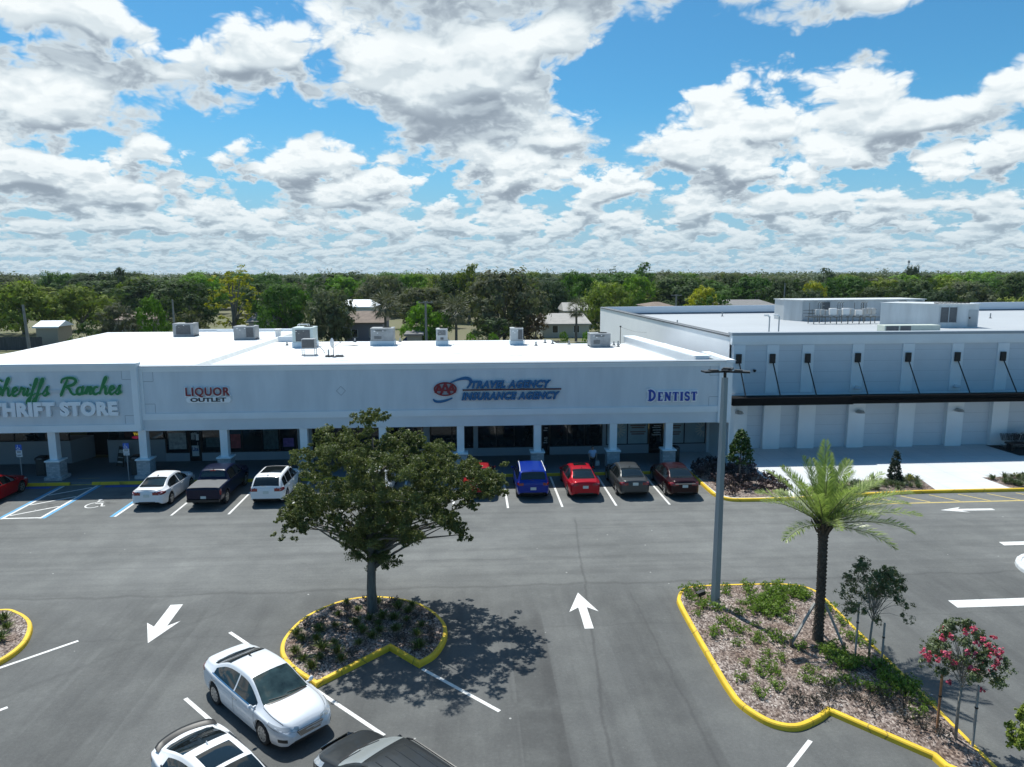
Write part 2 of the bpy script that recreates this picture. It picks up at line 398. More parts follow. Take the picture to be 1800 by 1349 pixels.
# ------------------------------------------------------------------ ground, asphalt, kerbs, markings
def asphalt_mat():
    m = bpy.data.materials.new('asphalt'); m.use_nodes = True; nt = m.node_tree; b = NB(nt); p = nt.nodes['Principled BSDF']
    P = nt.nodes.new('ShaderNodeTexCoord').outputs['Object']
    blot = b.noise(P, .13, 6, .62)
    blot2 = b.noise(P, .75, 5, .68)
    col = b.mix(b.ss(blot, .32, .68, interp='LINEAR'), (.132,.137,.134), (.196,.202,.197))
    col = b.mix(b.ss(blot2, .38, .70), col, b.mix(1.0, col, (1.22,1.22,1.20), 'MULTIPLY'))
    # paving lanes laid along x by the shop, along y in the aisles: long streaks
    s1 = b.noise(b.v('MULTIPLY', P, (.05, 1.5, 1)), 1.0, 4, .62)
    s2 = b.noise(b.v('MULTIPLY', P, (1.3, .09, 1)), 1.0, 4, .62)
    sep = b.n('ShaderNodeSeparateXYZ'); b.L.new(P, sep.inputs[0])
    zone = b.ss(sep.outputs[1], 24.5, 25.6)
    st = b.n('ShaderNodeMix', data_type='FLOAT'); b.L.new(zone, st.inputs[0]); b.L.new(s2, st.inputs[2]); b.L.new(s1, st.inputs[3])
    col = b.mix(b.ss(st.outputs[0], .30, .60, .30, 0.0), col, (.062,.063,.064))
    col = b.mix(b.ss(st.outputs[0], .60, .78, 0, .35), col, (.19,.19,.187))
    # paving seam between the two and a few wandering cracks
    wob = b.m('MULTIPLY', b.m('SUBTRACT', b.noise(P, .5, 4, .6), .5), 1.6)
    for yy, w, st_ in ((25.3, .05, .28), (27.9, .04, .14), (31.2, .03, .16), (22.1,.03,.14)):
        dd = b.m('ABSOLUTE', b.m('ADD', b.m('SUBTRACT', sep.outputs[1], yy), b.m('MULTIPLY', wob, .5)))
        col = b.mix(b.ss(dd, 0, w*3, st_, 0), col, (.05,.05,.05))
    for x0, k, w, ylo, yhi, st_ in ((3.9,.10,.035,0,33,.38),(5.8,.0,.03,0,25,.25),(2.2,-.02,.10,0,24,.2),(-10.4,.9,.09,0,25,.16),(1.0,-.02,.04,0,24,.2)):
        dd = b.m('ABSOLUTE', b.m('ADD', b.m('SUBTRACT', sep.outputs[0], b.m('ADD', x0, b.m('MULTIPLY', b.m('SUBTRACT', sep.outputs[1], 22.0), k))), b.m('MULTIPLY', wob, .22)))
        lim = b.m('MULTIPLY', b.ss(dd, 0, w*2.5, st_, 0), b.ss(sep.outputs[1], yhi-1, yhi, 1, 0))
        col = b.mix(lim, col, (.055,.055,.056))
    # dusty scuffs
    sc = b.noise(P, .42, 6, .72, dist=1.2)
    col = b.mix(b.ss(sc, .60, .74, 0, .38), col, (.24,.235,.225))
    zone2 = b.ss(sep.outputs[1], 23.5, 27.5, 0, 1)          # the drive by the shops is older and paler
    col = b.mix(1.0, col, b.mix(zone2, (.84,.84,.84), (1.14,1.14,1.13)), 'MULTIPLY')
    for xa, xb, yb, k_ in ((1.15,2.35,23.4,.70),(-11.6,-9.2,24.6,.86),(4.3,6.1,24.8,.88)):      # paver-wide strips laid at different times
        xx = b.m('SUBTRACT', sep.outputs[0], b.m('MULTIPLY', wob, .05))
        inn = b.m('MULTIPLY', b.m('MULTIPLY', b.ss(xx, xa, xa+.05), b.ss(xx, xb-.05, xb, 1, 0)), b.ss(sep.outputs[1], yb-.9, yb, 1, 0))
        col = b.mix(b.m('MULTIPLY', inn, b.ss(b.noise(P, .6, 5, .65), .25, .6)), col, b.mix(1.0, col, (k_,k_,k_), 'MULTIPLY'))
    grit = b.noise(P, 11, 5, .75)
    col = b.mix(b.ss(grit, .30, .70, .62, 0, interp='LINEAR'), col, b.mix(1.0, col, (.62,.62,.62), 'MULTIPLY'))
    col = b.mix(b.ss(grit, .60, .80, 0, .45), col, (.27,.275,.27))
    fx = b.m('MULTIPLY', b.m('SUBTRACT', b.m('FRACT', b.m('DIVIDE', b.m('ADD', sep.outputs[0], 14.63), 2.74)), .5), 2.74)
    fy = b.m('MULTIPLY', b.m('SUBTRACT', sep.outputs[1], 37.0), .45)
    rr = b.m('SQRT', b.m('ADD', b.m('MULTIPLY', fx, fx), b.m('MULTIPLY', fy, fy)))
    drip = b.m('MULTIPLY', b.ss(rr, .1, .9, 1, 0), b.ss(b.noise(P, 2.6, 5, .7), .42, .62))
    col = b.mix(b.m('MULTIPLY', drip, .6), col, (.035,.034,.033))                      # oil under the bays
    spots = b.noise(P, 1.9, 5, .7)
    col = b.mix(b.ss(spots, .66, .76, 0, .35), col, (.045,.044,.042))
    fine = b.noise(P, 42, 3, .7)
    col = b.mix(b.ss(fine, .3, .7, .40, 0, interp='LINEAR'), col, (.05,.05,.052))
    vor = b.n('ShaderNodeTexVoronoi'); b.L.new(P, vor.inputs['Vector']); vor.inputs['Scale'].default_value = .9
    col = b.mix(b.ss(vor.outputs['Distance'], .025, .035, .7, 0), col, (.5,.5,.48))     # bits of pale litter
    b.L.new(col, p.inputs['Base Color']); p.inputs['Roughness'].default_value = .88; p.inputs['Specular IOR Level'].default_value = .3
    bp = nt.nodes.new('ShaderNodeBump'); bp.inputs['Strength'].default_value = .5; bp.inputs['Distance'].default_value = .01
    b.L.new(fine, bp.inputs['Height']); b.L.new(bp.outputs[0], p.inputs['Normal'])
    return m
def paint_mat(name, col, wear=.35):
    m = bpy.data.materials.new(name); m.use_nodes = True; nt = m.node_tree; b = NB(nt); p = nt.nodes['Principled BSDF']
    P = nt.nodes.new('ShaderNodeTexCoord').outputs['Object']
    n = b.noise(P, 9, 6, .7); n2 = b.noise(P, 1.7, 4, .6)
    c = b.mix(b.ss(n2, .35, .7, 0, .55), col, tuple(x*.72 for x in col))
    c = b.mix(b.ss(n, .53, .70, 0, wear*1.5), c, tuple(x*.35+.03 for x in col))
    b.L.new(c, p.inputs['Base Color']); p.inputs['Roughness'].default_value = .7
    return m
def kerb_mat():
    m = bpy.data.materials.new('yellow_kerb_paint'); m.use_nodes = True; nt = m.node_tree; b = NB(nt); p = nt.nodes['Principled BSDF']
    P = nt.nodes.new('ShaderNodeTexCoord').outputs['Object']
    n = b.noise(P, 6, 6, .7); n2 = b.noise(P, 1.1, 4, .6)
    c = b.mix(b.ss(n2, .3, .7), (.78,.53,.030), (.66,.43,.022))
    c = b.mix(b.ss(n, .62, .70, 0, .5), c, (.34,.27,.13))
    vor = b.n('ShaderNodeTexVoronoi', feature='DISTANCE_TO_EDGE'); b.L.new(P, vor.inputs['Vector']); vor.inputs['Scale'].default_value = .55
    c = b.mix(b.ss(vor.outputs['Distance'], 0, .012, .7, 0), c, (.10,.08,.03))           # joints and cracks
    b.L.new(c, p.inputs['Base Color']); p.inputs['Roughness'].default_value = .65
    return m
def concrete_mat(name, a, c, joint=1.5):
    m = bpy.data.materials.new(name); m.use_nodes = True; nt = m.node_tree; b = NB(nt); p = nt.nodes['Principled BSDF']
    P = nt.nodes.new('ShaderNodeTexCoord').outputs['Object']
    n = b.noise(P, .5, 6, .65); n2 = b.noise(P, 14, 3, .6)
    col = b.mix(b.ss(n, .3, .72, interp='LINEAR'), a, c)
    col = b.mix(b.ss(n2, .4, .75, 0, .25), col, tuple(x*.7 for x in a))
    sep = b.n('ShaderNodeSeparateXYZ'); b.L.new(P, sep.inputs[0])
    for k in (0, 1):
        fr = b.m('ABSOLUTE', b.m('SUBTRACT', b.m('FRACT', b.m('DIVIDE', sep.outputs[k], joint)), .5))
        col = b.mix(b.ss(fr, .490, .497, 0, .5), col, tuple(x*.35 for x in a))
    b.L.new(col, p.inputs['Base Color']); p.inputs['Roughness'].default_value = .8
    return m
ASPHALT = asphalt_mat(); KERB = kerb_mat(); WHITEPAINT = paint_mat('white_road_paint', (.72,.72,.70)); BLUEPAINT = paint_mat('blue_road_paint', (.10,.36,.60)); YELLOWPAINT = paint_mat('yellow_road_paint', (.62,.48,.16), .5); DEEPBLUE = paint_mat('deep_blue_paint', (.03,.10,.42))
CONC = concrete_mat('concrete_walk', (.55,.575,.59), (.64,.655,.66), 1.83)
CONC_SHADE = concrete_mat('arcade_walk', (.13,.15,.165), (.175,.19,.20), 1.83)  # walkway concrete darkened in its colour to deepen the arcade shade
GRASS = mat('lawn', (.085,.095,.035), .9, var=.5, vscale=.05, tint2=(.14,.12,.07))
def mulch_mat():
    m = bpy.data.materials.new('bark_mulch'); m.use_nodes = True; nt = m.node_tree; b = NB(nt); p = nt.nodes['Principled BSDF']
    P = nt.nodes.new('ShaderNodeTexCoord').outputs['Object']
    vor = b.n('ShaderNodeTexVoronoi'); vor.inputs['Scale'].default_value = 26; b.L.new(b.v('MULTIPLY', P, (1,.6,1)), vor.inputs['Vector'])
    sepc = b.n('ShaderNodeSeparateColor'); b.L.new(vor.outputs['Color'], sepc.inputs[0])
    r = b.n('ShaderNodeValToRGB'); b.L.new(sepc.outputs[0], r.inputs[0]); cr = r.color_ramp
    cr.elements[0].position = 0; cr.elements[0].color = (.045,.033,.028,1); cr.elements[1].position = 1; cr.elements[1].color = (.52,.465,.42,1)
    for q, c in ((.25,(.13,.095,.082,1)), (.5,(.22,.175,.15,1)), (.8,(.34,.28,.25,1))):
        e = cr.elements.new(q); e.color = c
    n = b.noise(P, 1.3, 5, .65)
    c = b.mix(b.ss(n, .35, .7), r.outputs[0], b.mix(1.0, r.outputs[0], (.58,.48,.41), 'MULTIPLY'))
    b.L.new(c, p.inputs['Base Color']); p.inputs['Roughness'].default_value = .9
    bp = nt.nodes.new('ShaderNodeBump'); bp.inputs['Strength'].default_value = .9; bp.inputs['Distance'].default_value = .03
    b.L.new(sepc.outputs[1], bp.inputs['Height']); b.L.new(bp.outputs[0], p.inputs['Normal'])
    return m
MULCH = mulch_mat()

mb = MB(); mb.add([(-5000,-200,-.06),(5000,-200,-.06),(5000,7000,-.06),(-5000,7000,-.06)], [(0,1,2,3)]); struct('ground', mb, GRASS)
KY = 39.75                                   # face of the kerb along the shop
mb = MB(); mb.add([(-70,-30,0),(90,-30,0),(90,46,0),(-70,46,0)], [(0,1,2,3)]); struct('parking_lot', mb, ASPHALT)
mb = MB(); mb.add([(-60,76,-.02),(80,76,-.02),(80,81,-.02),(-60,81,-.02)], [(0,1,2,3)]); struct('rear_alley', mb, ASPHALT)

# pavement under the arcade and in front of the big shop
CURVE_R = catmull([(12.62,39.75),(12.66,38.3),(12.66,36.4),(12.72,35.35),(13.15,34.62),(14.0,34.42),(16.7,34.46),(19.6,34.75),(23.2,35.08),(27,35.12),(40,35.1),(62,35.1)], 6)
mb = MB(); mb.prism([(-60,KY+.12),(12.50,KY+.12),(12.50,45.2),(-60,45.2)], -.03, .15); struct('arcade_walkway', mb, CONC_SHADE)
inner = offset_loop(CURVE_R, .12, closed=False)
walk = [p for p in inner]+[(62,45.2),(12.52,45.2)]
mb = MB(); mb.prism(walk, -.03, .146); struct('pavement', mb, CONC)
mb = MB(); sweep_kerb(mb, [(-60,KY),(-22.35,KY)], .12, .155, False); sweep_kerb(mb, [(-21.15,KY),(12.62,KY)], .12, .155, False)
struct('arcade_kerb', mb, KERB)
mb = MB(); sweep_kerb(mb, CURVE_R, .15, .16, False); struct('pavement_kerb', mb, KERB)
# tan ramp dropping through the kerb beside the hatched aisle
mb = MB(); mb.add([(-22.35,KY-.02,.008),(-21.15,KY-.02,.008),(-21.15,KY+.9,.157),(-22.35,KY+.9,.157)], [(0,1,2,3)])
struct('kerb_ramp', mb, mat('tactile_yellow', (.42,.32,.12), .8, var=.3, vscale=8))

def flat(name, polys, m, z=.004):
    mb = MB()
    for q in polys: mb.add([(x,y,z) for x,y in q], [tuple(range(len(q)))])
    return struct(name, mb, m)
def line(a, b, w=.11):
    a, b = Vector(a), Vector(b); d = (b-a).normalized(); n = Vector((-d.y,d.x))*w/2
    q = [a-n, b-n, b+n, a+n]
    return [tuple(v) for v in q]
X0 = -14.63; ST = 2.74
for i in (0,1,2,3,4,5,6,7,8,9):
    flat('stall_line', [line((X0+ST*i, 34.25), (X0+ST*i, KY-.1))], WHITEPAINT)
# accessible bays on the left
flat('stall_line', [line((-17.30,34.25), (-17.30,KY-.1), .13)], WHITEPAINT); flat('accessible_bay_line', [line((-17.47,34.25),(-17.47,KY-.1),.15)], BLUEPAINT)
flat('stall_line', [line((-22.60,34.25),(-22.60,KY-.1),.13), line((-20.80,34.25),(-20.80,KY-.1),.13), line((-22.53,34.35),(-20.87,34.35),.13)]+
     [line((-22.5,34.75+k*1.62),(-20.9,36.05+k*1.62),.11) for k in range(3)], WHITEPAINT)
flat('accessible_bay_line', [line((-22.76,34.25),(-22.76,KY-.1),.15), line((-20.64,34.25),(-20.64,KY-.1),.15)], BLUEPAINT)
flat('blue_wheel_marking', [line((-20.3,39.42),(-17.9,39.42),.3), line((-25.4,39.42),(-23.2,39.42),.3)], DEEPBLUE)
# wheelchair symbol
sym = MB()
def seg(path, w):
    for a, b in zip(path[:-1], path[1:]): sym.add([(x,y,.004) for x,y in line(a,b,w)], [(0,1,2,3)])
sx, sy = -19.15, 36.35
circ = [(sx-.08+.36*math.cos(t*.2), sy-.22+.42*math.sin(t*.2)) for t in range(8, 30)]
seg(circ, .08); seg([(sx-.16,sy+.55),(sx-.10,sy+.05),(sx+.22,sy+.05),(sx+.40,sy-.42),(sx+.55,sy-.36)], .09); seg([(sx-.13,sy+.28),(sx+.18,sy+.28)], .07)
sym.add([(sx-.18+.10*math.cos(t*.7), sy+.68+.10*math.sin(t*.7), .004) for t in range(9)], [tuple(range(9))])
struct('wheelchair_symbol', sym, WHITEPAINT)
# diagonal bays in front
for a, b in [((-7.98,22.38),(-2.3,16.72)), ((-7.99,18.69),(-3.4,14.1)), ((-1.52,19.76),(.68,17.55)), ((-14.8,19.98),(-12.66,22.13)), ((-14.5,16.83),(-12.66,18.58)), ((6.2,13.7),(8.42,15.84))]:
    flat('stall_line', [line(a, b, .115)], WHITEPAINT)
def arrow(tip, tail, w=.26, head_w=1.0, head_l=1.5):
    t, a = Vector(tip), Vector(tail); d = (a-t).normalized(); n = Vector((-d.y,d.x)); L = (a-t).length
    q = [t, t+d*head_l+n*head_w/2, t+d*(head_l*.78)+n*w/2, t+d*L+n*w/2, t+d*L-n*w/2, t+d*(head_l*.78)-n*w/2, t+d*head_l-n*head_w/2]
    flat('painted_arrow', [[tuple(v) for v in q]], WHITEPAINT)
arrow((-10.36,21.83), (-10.52,24.52), .42, 1.08, 1.42); arrow((3.86,24.55), (3.83,21.86), .30, 1.02, 1.5); arrow((23.1,32.5), (25.8,32.45), .26, .8, 1.25)
flat('stop_bar', [[(16.98,23.05),(16.95,22.50),(26,22.5),(26,23.12)]], WHITEPAINT)
flat('lane_line', [[(22.88,28.28),(22.83,27.9),(30,27.9),(30,28.3)], [(26.2,29.5),(26.2,29.3),(30,29.3),(30,29.5)]], WHITEPAINT)
flat('fire_lane_marking', [line((17.3,33.62),(45,33.72),.12)]+[line((18.6+k*1.6,33.75),(17.7+k*1.6,34.45+min(.45,k*.12)),.09) for k in range(17)], YELLOWPAINT)

# planting beds in the pavement
BED1 = catmull([(13.0,39.4),(13.6,40.6),(14.6,41.1),(16.4,41.15),(16.5,38.2),(16.75,37.0),(16.5,34.72),(14.0,34.66),(13.25,34.95),(12.92,35.7),(12.86,37.5)], 4, True, (3,4,6))
BED2 = [(17.0,34.75),(19.6,34.98),(24.7,35.26),(25.2,37.5),(21.2,37.15),(18.2,36.2)]
BED3 = [(28.9,35.32),(40,35.3),(40,37.6),(31.4,37.5),(28.8,37.3)]
for q in (BED1, BED2, BED3):
    mb = MB(); mb.prism(q, .14, .152); struct('planting_bed', mb, MULCH)
def inside(p, poly):
    c = False; j = len(poly)-1
    for i in range(len(poly)):
        if (poly[i][1] > p[1]) != (poly[j][1] > p[1]) and p[0] < (poly[j][0]-poly[i][0])*(p[1]-poly[i][1])/(poly[j][1]-poly[i][1])+poly[i][0]: c = not c
        j = i
    return c
# kerbed islands
def island(pts, corners, n=6, mound=.10):
    o = catmull(pts, n, True, corners)
    area = sum(o[i][0]*o[(i+1)%len(o)][1]-o[(i+1)%len(o)][0]*o[i][1] for i in range(len(o)))
    inn = 1 if area > 0 else -1
    mb = MB(); sweep_kerb(mb, o, .14, .15, True, inn); struct('island_kerb', mb, KERB)
    poly = offset_loop(o, inn*.12)
    # lumpy bark surface inside the kerb
    from mathutils.geometry import delaunay_2d_cdt
    pts = [Vector(p) for p in poly]; nb = len(pts); xs = [p[0] for p in poly]; ys = [p[1] for p in poly]; lim = offset_loop(o, inn*.24)
    x = min(xs)
    while x < max(xs):
        y = min(ys)
        while y < max(ys):
            q = (x+.08*mnoise.noise((x*9,y*9,0)), y+.08*mnoise.noise((x*9,y*9,5)))
            if inside(q, lim): pts.append(Vector(q))
            y += .22
        x += .22
    vv, _, ff, *_ = delaunay_2d_cdt(pts, [(k,(k+1)%nb) for k in range(nb)], [], 1, 1e-5)
    me = bpy.data.meshes.new('mulch_bed'); V3 = []
    for k, p in enumerate(vv):
        on_edge = not inside(p, lim)
        V3.append((p.x, p.y, .135 if on_edge else .14+mound*(.25+mnoise.noise((p.x*.9,p.y*.9,0))*.7)+.02*mnoise.noise((p.x*5,p.y*5,1))))
    me.from_pydata(V3, [], [tuple(f) for f in ff]); me.update()
    me.materials.append(MULCH); o2 = bpy.data.objects.new('mulch_bed', me); COL.objects.link(o2); tag(o2, kind='structure')
    return o
ISL1 = island([(-3.61,24.49),(-4.69,24.2),(-5.65,23.19),(-6.05,21.86),(-5.95,20.8),(-5.42,19.89),(-4.47,18.92),(-2.6,20.85),(-1.62,19.80),(-1.12,20.4),(-.84,21.5),(-.98,22.5),(-1.62,23.56),(-2.46,24.19)], (6,7,8))
ISL2 = island([(7.33,23.75),(7.73,24.38),(8.44,24.6),(10.2,24.62),(11.66,24.54),(12.4,24.15),(12.6,23.3),(12.52,21.2),(12.45,18.2),(12.32,15.5),(12.24,13.3),(11.7,13.9),(11.04,14.56),(11.0,14.95),(9.42,16.8),(8.98,16.5),(8.23,16.2),(7.59,16.46),(7.14,17.26),(7.06,18.0),(7.06,18.85),(7.12,21.18),(7.2,23.1)], (10,12,13,14))
ISL3 = island([(-16.42,24.31),(-15.59,24.04),(-14.83,23.38),(-14.36,22.58),(-14.10,21.66),(-14.25,20.7),(-15.0,19.6),(-16.2,18.6),(-17.6,20),(-18.6,21.6),(-18.2,23.6)], (7,))
mb = MB(); ring = [(23.35+1.9*math.cos(t*2*math.pi/28), 24.9+1.9*math.sin(t*2*math.pi/28)) for t in range(28)]
sweep_kerb(mb, ring, .2, .16); mb.prism(offset_loop(ring,.18), -.02, .14, False); struct('round_island', mb, CONC)
# ------------------------------------------------------------------ the shop row
STUCCO = mat('white_stucco', (.70,.74,.77), .85, var=.09, vscale=.35, bump=.15, bscale=60, tint2=(.63,.67,.70))
STUCCO_G = mat('grey_stucco', (.66,.70,.73), .85, var=.14, vscale=1.1, stretch=(1,1,.22), bump=.15, bscale=60, tint2=(.60,.645,.68))
TRIM = mat('white_trim', (.80,.84,.86), .7, var=.06, vscale=.6)
ROOFW = mat('white_membrane', (.70,.72,.725), .6, var=.22, vscale=.22, tint2=(.63,.645,.65), stretch=(1,.5,1), detail=7)
COPING = mat('coping_metal', (.33,.37,.41), .5, .2)
STONE = None
def stone_mat():
    m = bpy.data.materials.new('stacked_stone'); m.use_nodes = True; nt = m.node_tree; b = NB(nt); p = nt.nodes['Principled BSDF']
    P = nt.nodes.new('ShaderNodeTexCoord').outputs['Object']
    s = b.n('ShaderNodeSeparateXYZ'); b.L.new(P, s.inputs[0]); c = b.n('ShaderNodeCombineXYZ')
    b.L.new(b.m('ADD', s.outputs[0], s.outputs[1]), c.inputs[0]); b.L.new(s.outputs[2], c.inputs[1])
    br = b.n('ShaderNodeTexBrick'); b.L.new(c.outputs[0], br.inputs['Vector']); br.inputs['Scale'].default_value = 2.4
    br.inputs['Color1'].default_value = (.50,.51,.52,1); br.inputs['Color2'].default_value = (.30,.32,.34,1); br.inputs['Mortar'].default_value = (.2,.21,.22,1)
    br.inputs['Mortar Size'].default_value = .012
    n = b.noise(P, 7, 4, .6)
    b.L.new(b.mix(b.ss(n, .3, .7, 0, .5), br.outputs[0], (.40,.41,.42)), p.inputs['Base Color']); p.inputs['Roughness'].default_value = .9
    bp = nt.nodes.new('ShaderNodeBump'); bp.inputs['Distance'].default_value = .02; b.L.new(n, bp.inputs['Height']); b.L.new(bp.outputs[0], p.inputs['Normal'])
    return m
STONE = stone_mat()
def glass_mat(name, col, rough=.04):
    m = mat(name, col, rough, spec=.6, var=.3, vscale=.6); return m
GLASS = glass_mat('shop_glass', (.012,.020,.024)); GLASS_PALE = glass_mat('frosted_glass', (.34,.44,.48), .4)
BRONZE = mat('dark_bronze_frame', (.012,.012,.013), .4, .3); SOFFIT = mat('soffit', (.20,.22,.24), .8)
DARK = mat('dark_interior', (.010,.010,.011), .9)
YF, YS = 40.54, 44.1
shop = thing('shop_row', 'long white single-storey row of shops with stone-footed columns and flat white roof', 'shop building', (0,42,0))
B = lambda name, mb, m, par=shop: obj(name, mb, m, par, world=True)

mb = MB()                                   # roof: left block is deeper, the ridge strip divides it from the right block
mb.prism([(-31,40.9),(-16.2,40.9),(-15.9,69.5),(-34.2,69.5)], 5.9, 6.2)
mb.prism([(-16.19,40.9),(15.2,40.9),(15.2,54.6),(6.8,54.6),(6.6,58.2),(-15.9,58.2)], 5.9, 6.197)
B('roof', mb, ROOFW)
mb = MB(); mb.add([(-16.45,41.6,6.2),(-15.75,41.6,6.2),(-15.95,41.6,6.42),(-16.25,41.6,6.42),(-16.15,69.2,6.2),(-15.45,69.2,6.2),(-15.65,69.2,6.42),(-15.95,69.2,6.42)],[(0,4,7,3),(3,7,6,2),(2,6,5,1),(0,3,2,1),(4,5,6,7)])
SEAM = mat('membrane_seam', (.50,.52,.53), .8, var=.3, vscale=2)
ms = MB()
for k in range(9):
    y = 43.5+k*1.62
    ms.box(-15.3,12.2,y,y+.05,6.198,6.201)
for k in range(14):
    y = 43.5+k*1.85; ms.box(-30.5-.1*k,-16.8,y,y+.05,6.201,6.204)
B('roof_seams', ms, SEAM)
rq = random.Random(9)
for k in range(16):
    x, y = rq.uniform(-29,11), rq.uniform(43,56); mp = MB(); mp.prism([(x+rq.uniform(.2,.6)*math.cos(a_)*1.5, y+rq.uniform(.2,.5)*math.sin(a_)) for a_ in [j_*.785 for j_ in range(8)]], 6.2, 6.207); B('roof_patch', mp, mat('roof_patch', (.60,.61,.60), .8, var=.2))
B('expansion_ridge', mb, mat('ridge_membrane', (.66,.68,.66), .7, var=.1))
# raised grey wedge where the deep block stands behind the shallow one
mb = MB(); mb.box(-15.4,-12.6,58.2,58.5,5.0,6.62); B('rear_parapet', mb, STUCCO)
mb = MB(); mb.box(-26.5,-15.6,69.5,69.75,5.4,6.42); mb.box(-24.0,-15.8,69.2,69.5,6.1,6.34); B('rear_parapet', mb, TRIM)
# right-hand parapet with a white cap running back
mb = MB(); mb.prism([(13.3,41.1),(14.1,41.1),(12.75,54.8),(12.0,54.8)], 5.9, 6.72); B('side_parapet', mb, ROOFW)
mb = MB(); mb.prism([(13.22,41.1),(14.2,41.1),(12.85,54.9),(11.92,54.9)], 6.723, 6.78); B('parapet_cap', mb, TRIM)
# walls
mb = MB()
mb.box(-34,-33.7,41.5,69.4,0,5.9); mb.box(-34,12,58.3,58.6,0,5.85); mb.box(-33.7,-16,69.2,69.45,0,5.85)
mb.box(15.25,15.45,YS,58,0,5.9)
B('wall', mb, STUCCO)
# fascia of the main run (grey field inside white borders)
XA, XB = -18.42, 14.62
mb = MB(); mb.box(XA,XB,YF,YF+.28,3.53,6.28); B('fascia_panel', mb, STUCCO_G)
mb = MB(); mb.box(XA,XB,YF-.06,YF+.25,3.50,3.86); mb.box(XA,XB,YF-.05,YF+.25,6.24,6.52); mb.box(XA,XB,YF-.11,YF+.25,6.40,6.525)
mb.box(XA,XA+.16,YF-.052,YF+.25,3.862,6.238)
mb.box(14.55,15.30,YF-.10,YF+.6,2.86,6.515); mb.box(14.9,15.42,YF-.16,44.9,6.40,6.60); mb.box(15.302,15.40,YF+.1,44.85,0,6.4)
mb.bar((-.2,YF-.01,3.3),(-.2,YF-.01,3.31),.01)
B('fascia_border', mb, TRIM)
mb = MB(); mb.box(XA,XB,YF+.02,YF+.30,2.86,3.498); B('beam', mb, STUCCO)
mb = MB(); mb.box(XA-.3,15.5,YF-.14,YF+.5,6.528,6.56); B('coping', mb, COPING)
def joints(mb, x0, z0, s=.62, dx=1, dz=1, y=YF-.003):
    a = .012
    mb.box(min(x0,x0+dx*s),max(x0,x0+dx*s),y-.001,y,z0+dz*s-a,z0+dz*s+a); mb.box(x0+dx*s-a,x0+dx*s+a,y-.001,y,min(z0,z0+dz*s)+.02,max(z0,z0+dz*s)-.02)
JOINT = mat('stucco_joint', (.30,.335,.37), .9)
for q_ in ((XA+.16,6.24,.55,1,-1),(XA+.16,3.86,.55,1,1),(14.55,6.24,.55,-1,-1),(14.55,3.86,.55,-1,1)): mb = MB(); joints(mb,*q_); B('control_joint', mb, JOINT)
mb = MB()
for k in range(4):
    a = k*math.pi/2; c1 = (-7.36+.26*math.cos(a), 5.03+.26*math.sin(a)); c2 = (-7.36+.26*math.cos(a+math.pi/2), 5.03+.26*math.sin(a+math.pi/2))
    mb.bar((c1[0],YF-.004,c1[1]),(c2[0],YF-.004,c2[1]),.02,.02)
B('control_joint', mb, JOINT)
# taller fascia of the charity shop
YT = 40.28
mb = MB(); mb.box(-36,-18.62,YT,YT+.3,3.30,6.4); B('fascia_panel', mb, STUCCO_G)
mb = MB(); mb.box(-36,-18.45,YT-.05,YT+.3,2.93,3.32); mb.box(-36,-18.45,YT-.05,YT+.3,6.36,6.5); mb.box(-36,-18.42,YT-.12,YT+.3,6.5,6.64); mb.box(-36,-18.38,YT-.19,YT+.35,6.64,6.78)
mb.box(-18.78,-18.452,YT-.048,YT+.28,3.322,6.358); mb.box(-18.45,-18.423,YT+.0,YT+.5,2.935,6.5)
B('fascia_border', mb, TRIM)
for q_ in ((-18.78,6.36,.5,-1,-1,YT-.003),(-18.78,3.32,.5,-1,1,YT-.003)): mb = MB(); joints(mb,*q_); B('control_joint', mb, JOINT)
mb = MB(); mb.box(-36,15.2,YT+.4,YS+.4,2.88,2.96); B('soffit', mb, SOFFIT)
# columns: square shaft on a stacked-stone pedestal
def column(x, y, w=.42, big=False):
    mb = MB(); mb.box(x-w/2,x+w/2,y-.21,y+.21,1.26,2.93 if big else 2.87); c = B('column', mb, TRIM)
    pw = .37
    mb = MB(); mb.box(x-pw,x+pw,y-pw,y+pw,.15,1.20); b_ = B('stone_base', mb, STONE, c)
    mb = MB(); mb.bbox(x-pw-.06,x+pw+.06,y-pw-.06,y+pw+.06,1.203,1.28); B('base_cap', mb, TRIM, b_)
    if big: mb = MB(); mb.bbox(x-pw-.12,x+pw+.12,y-pw-.12,y+pw+.12,.152,.34); B('plinth', mb, STONE, b_)
column(-23.5,40.72,.42,True); column(-18.55,40.72,.42,True); column(-28.6,40.72,.42,True)
for i in (1,2,3,4,5,6): column(-18.59+4.496*i,40.82)
column(11.72,40.82)

# shopfronts behind the arcade
WALLS = mat('arcade_wall', (.34,.375,.41), .85, var=.08, vscale=.5); WALLG = mat('arcade_wall_grey', (.26,.28,.30), .85, var=.08, vscale=.5)  # wall tones lowered so the shade under the arcade reads deeper
openings = []
def wall_strip(x0, x1, z0, z1, m=WALLS, y=YS, th=.2):
    mb = MB(); mb.box(x0,x1,y,y+th,z0,z1); return B('front_wall', mb, m)
def window(x0, x1, z0, z1, bars=(), y=YS, g=GLASS):
    mb = MB(); f = .05
    mb.box(x0,x1,y+.02,y+.12,z0,z0+f); mb.box(x0,x1,y+.02,y+.12,z1-f,z1); mb.box(x0,x0+f,y+.02,y+.12,z0+f,z1-f); mb.box(x1-f,x1,y+.02,y+.12,z0+f,z1-f)
    for b_ in bars: mb.box(b_-f*.6,b_+f*.6,y+.025,y+.12,z0+f,z1-f)
    w = B('window', mb, BRONZE)
    mb = MB(); mb.box(x0+f*.5,x1-f*.5,y+.07,y+.085,z0+f*.5,z1-f*.5); B('pane', mb, g, w)
    return w
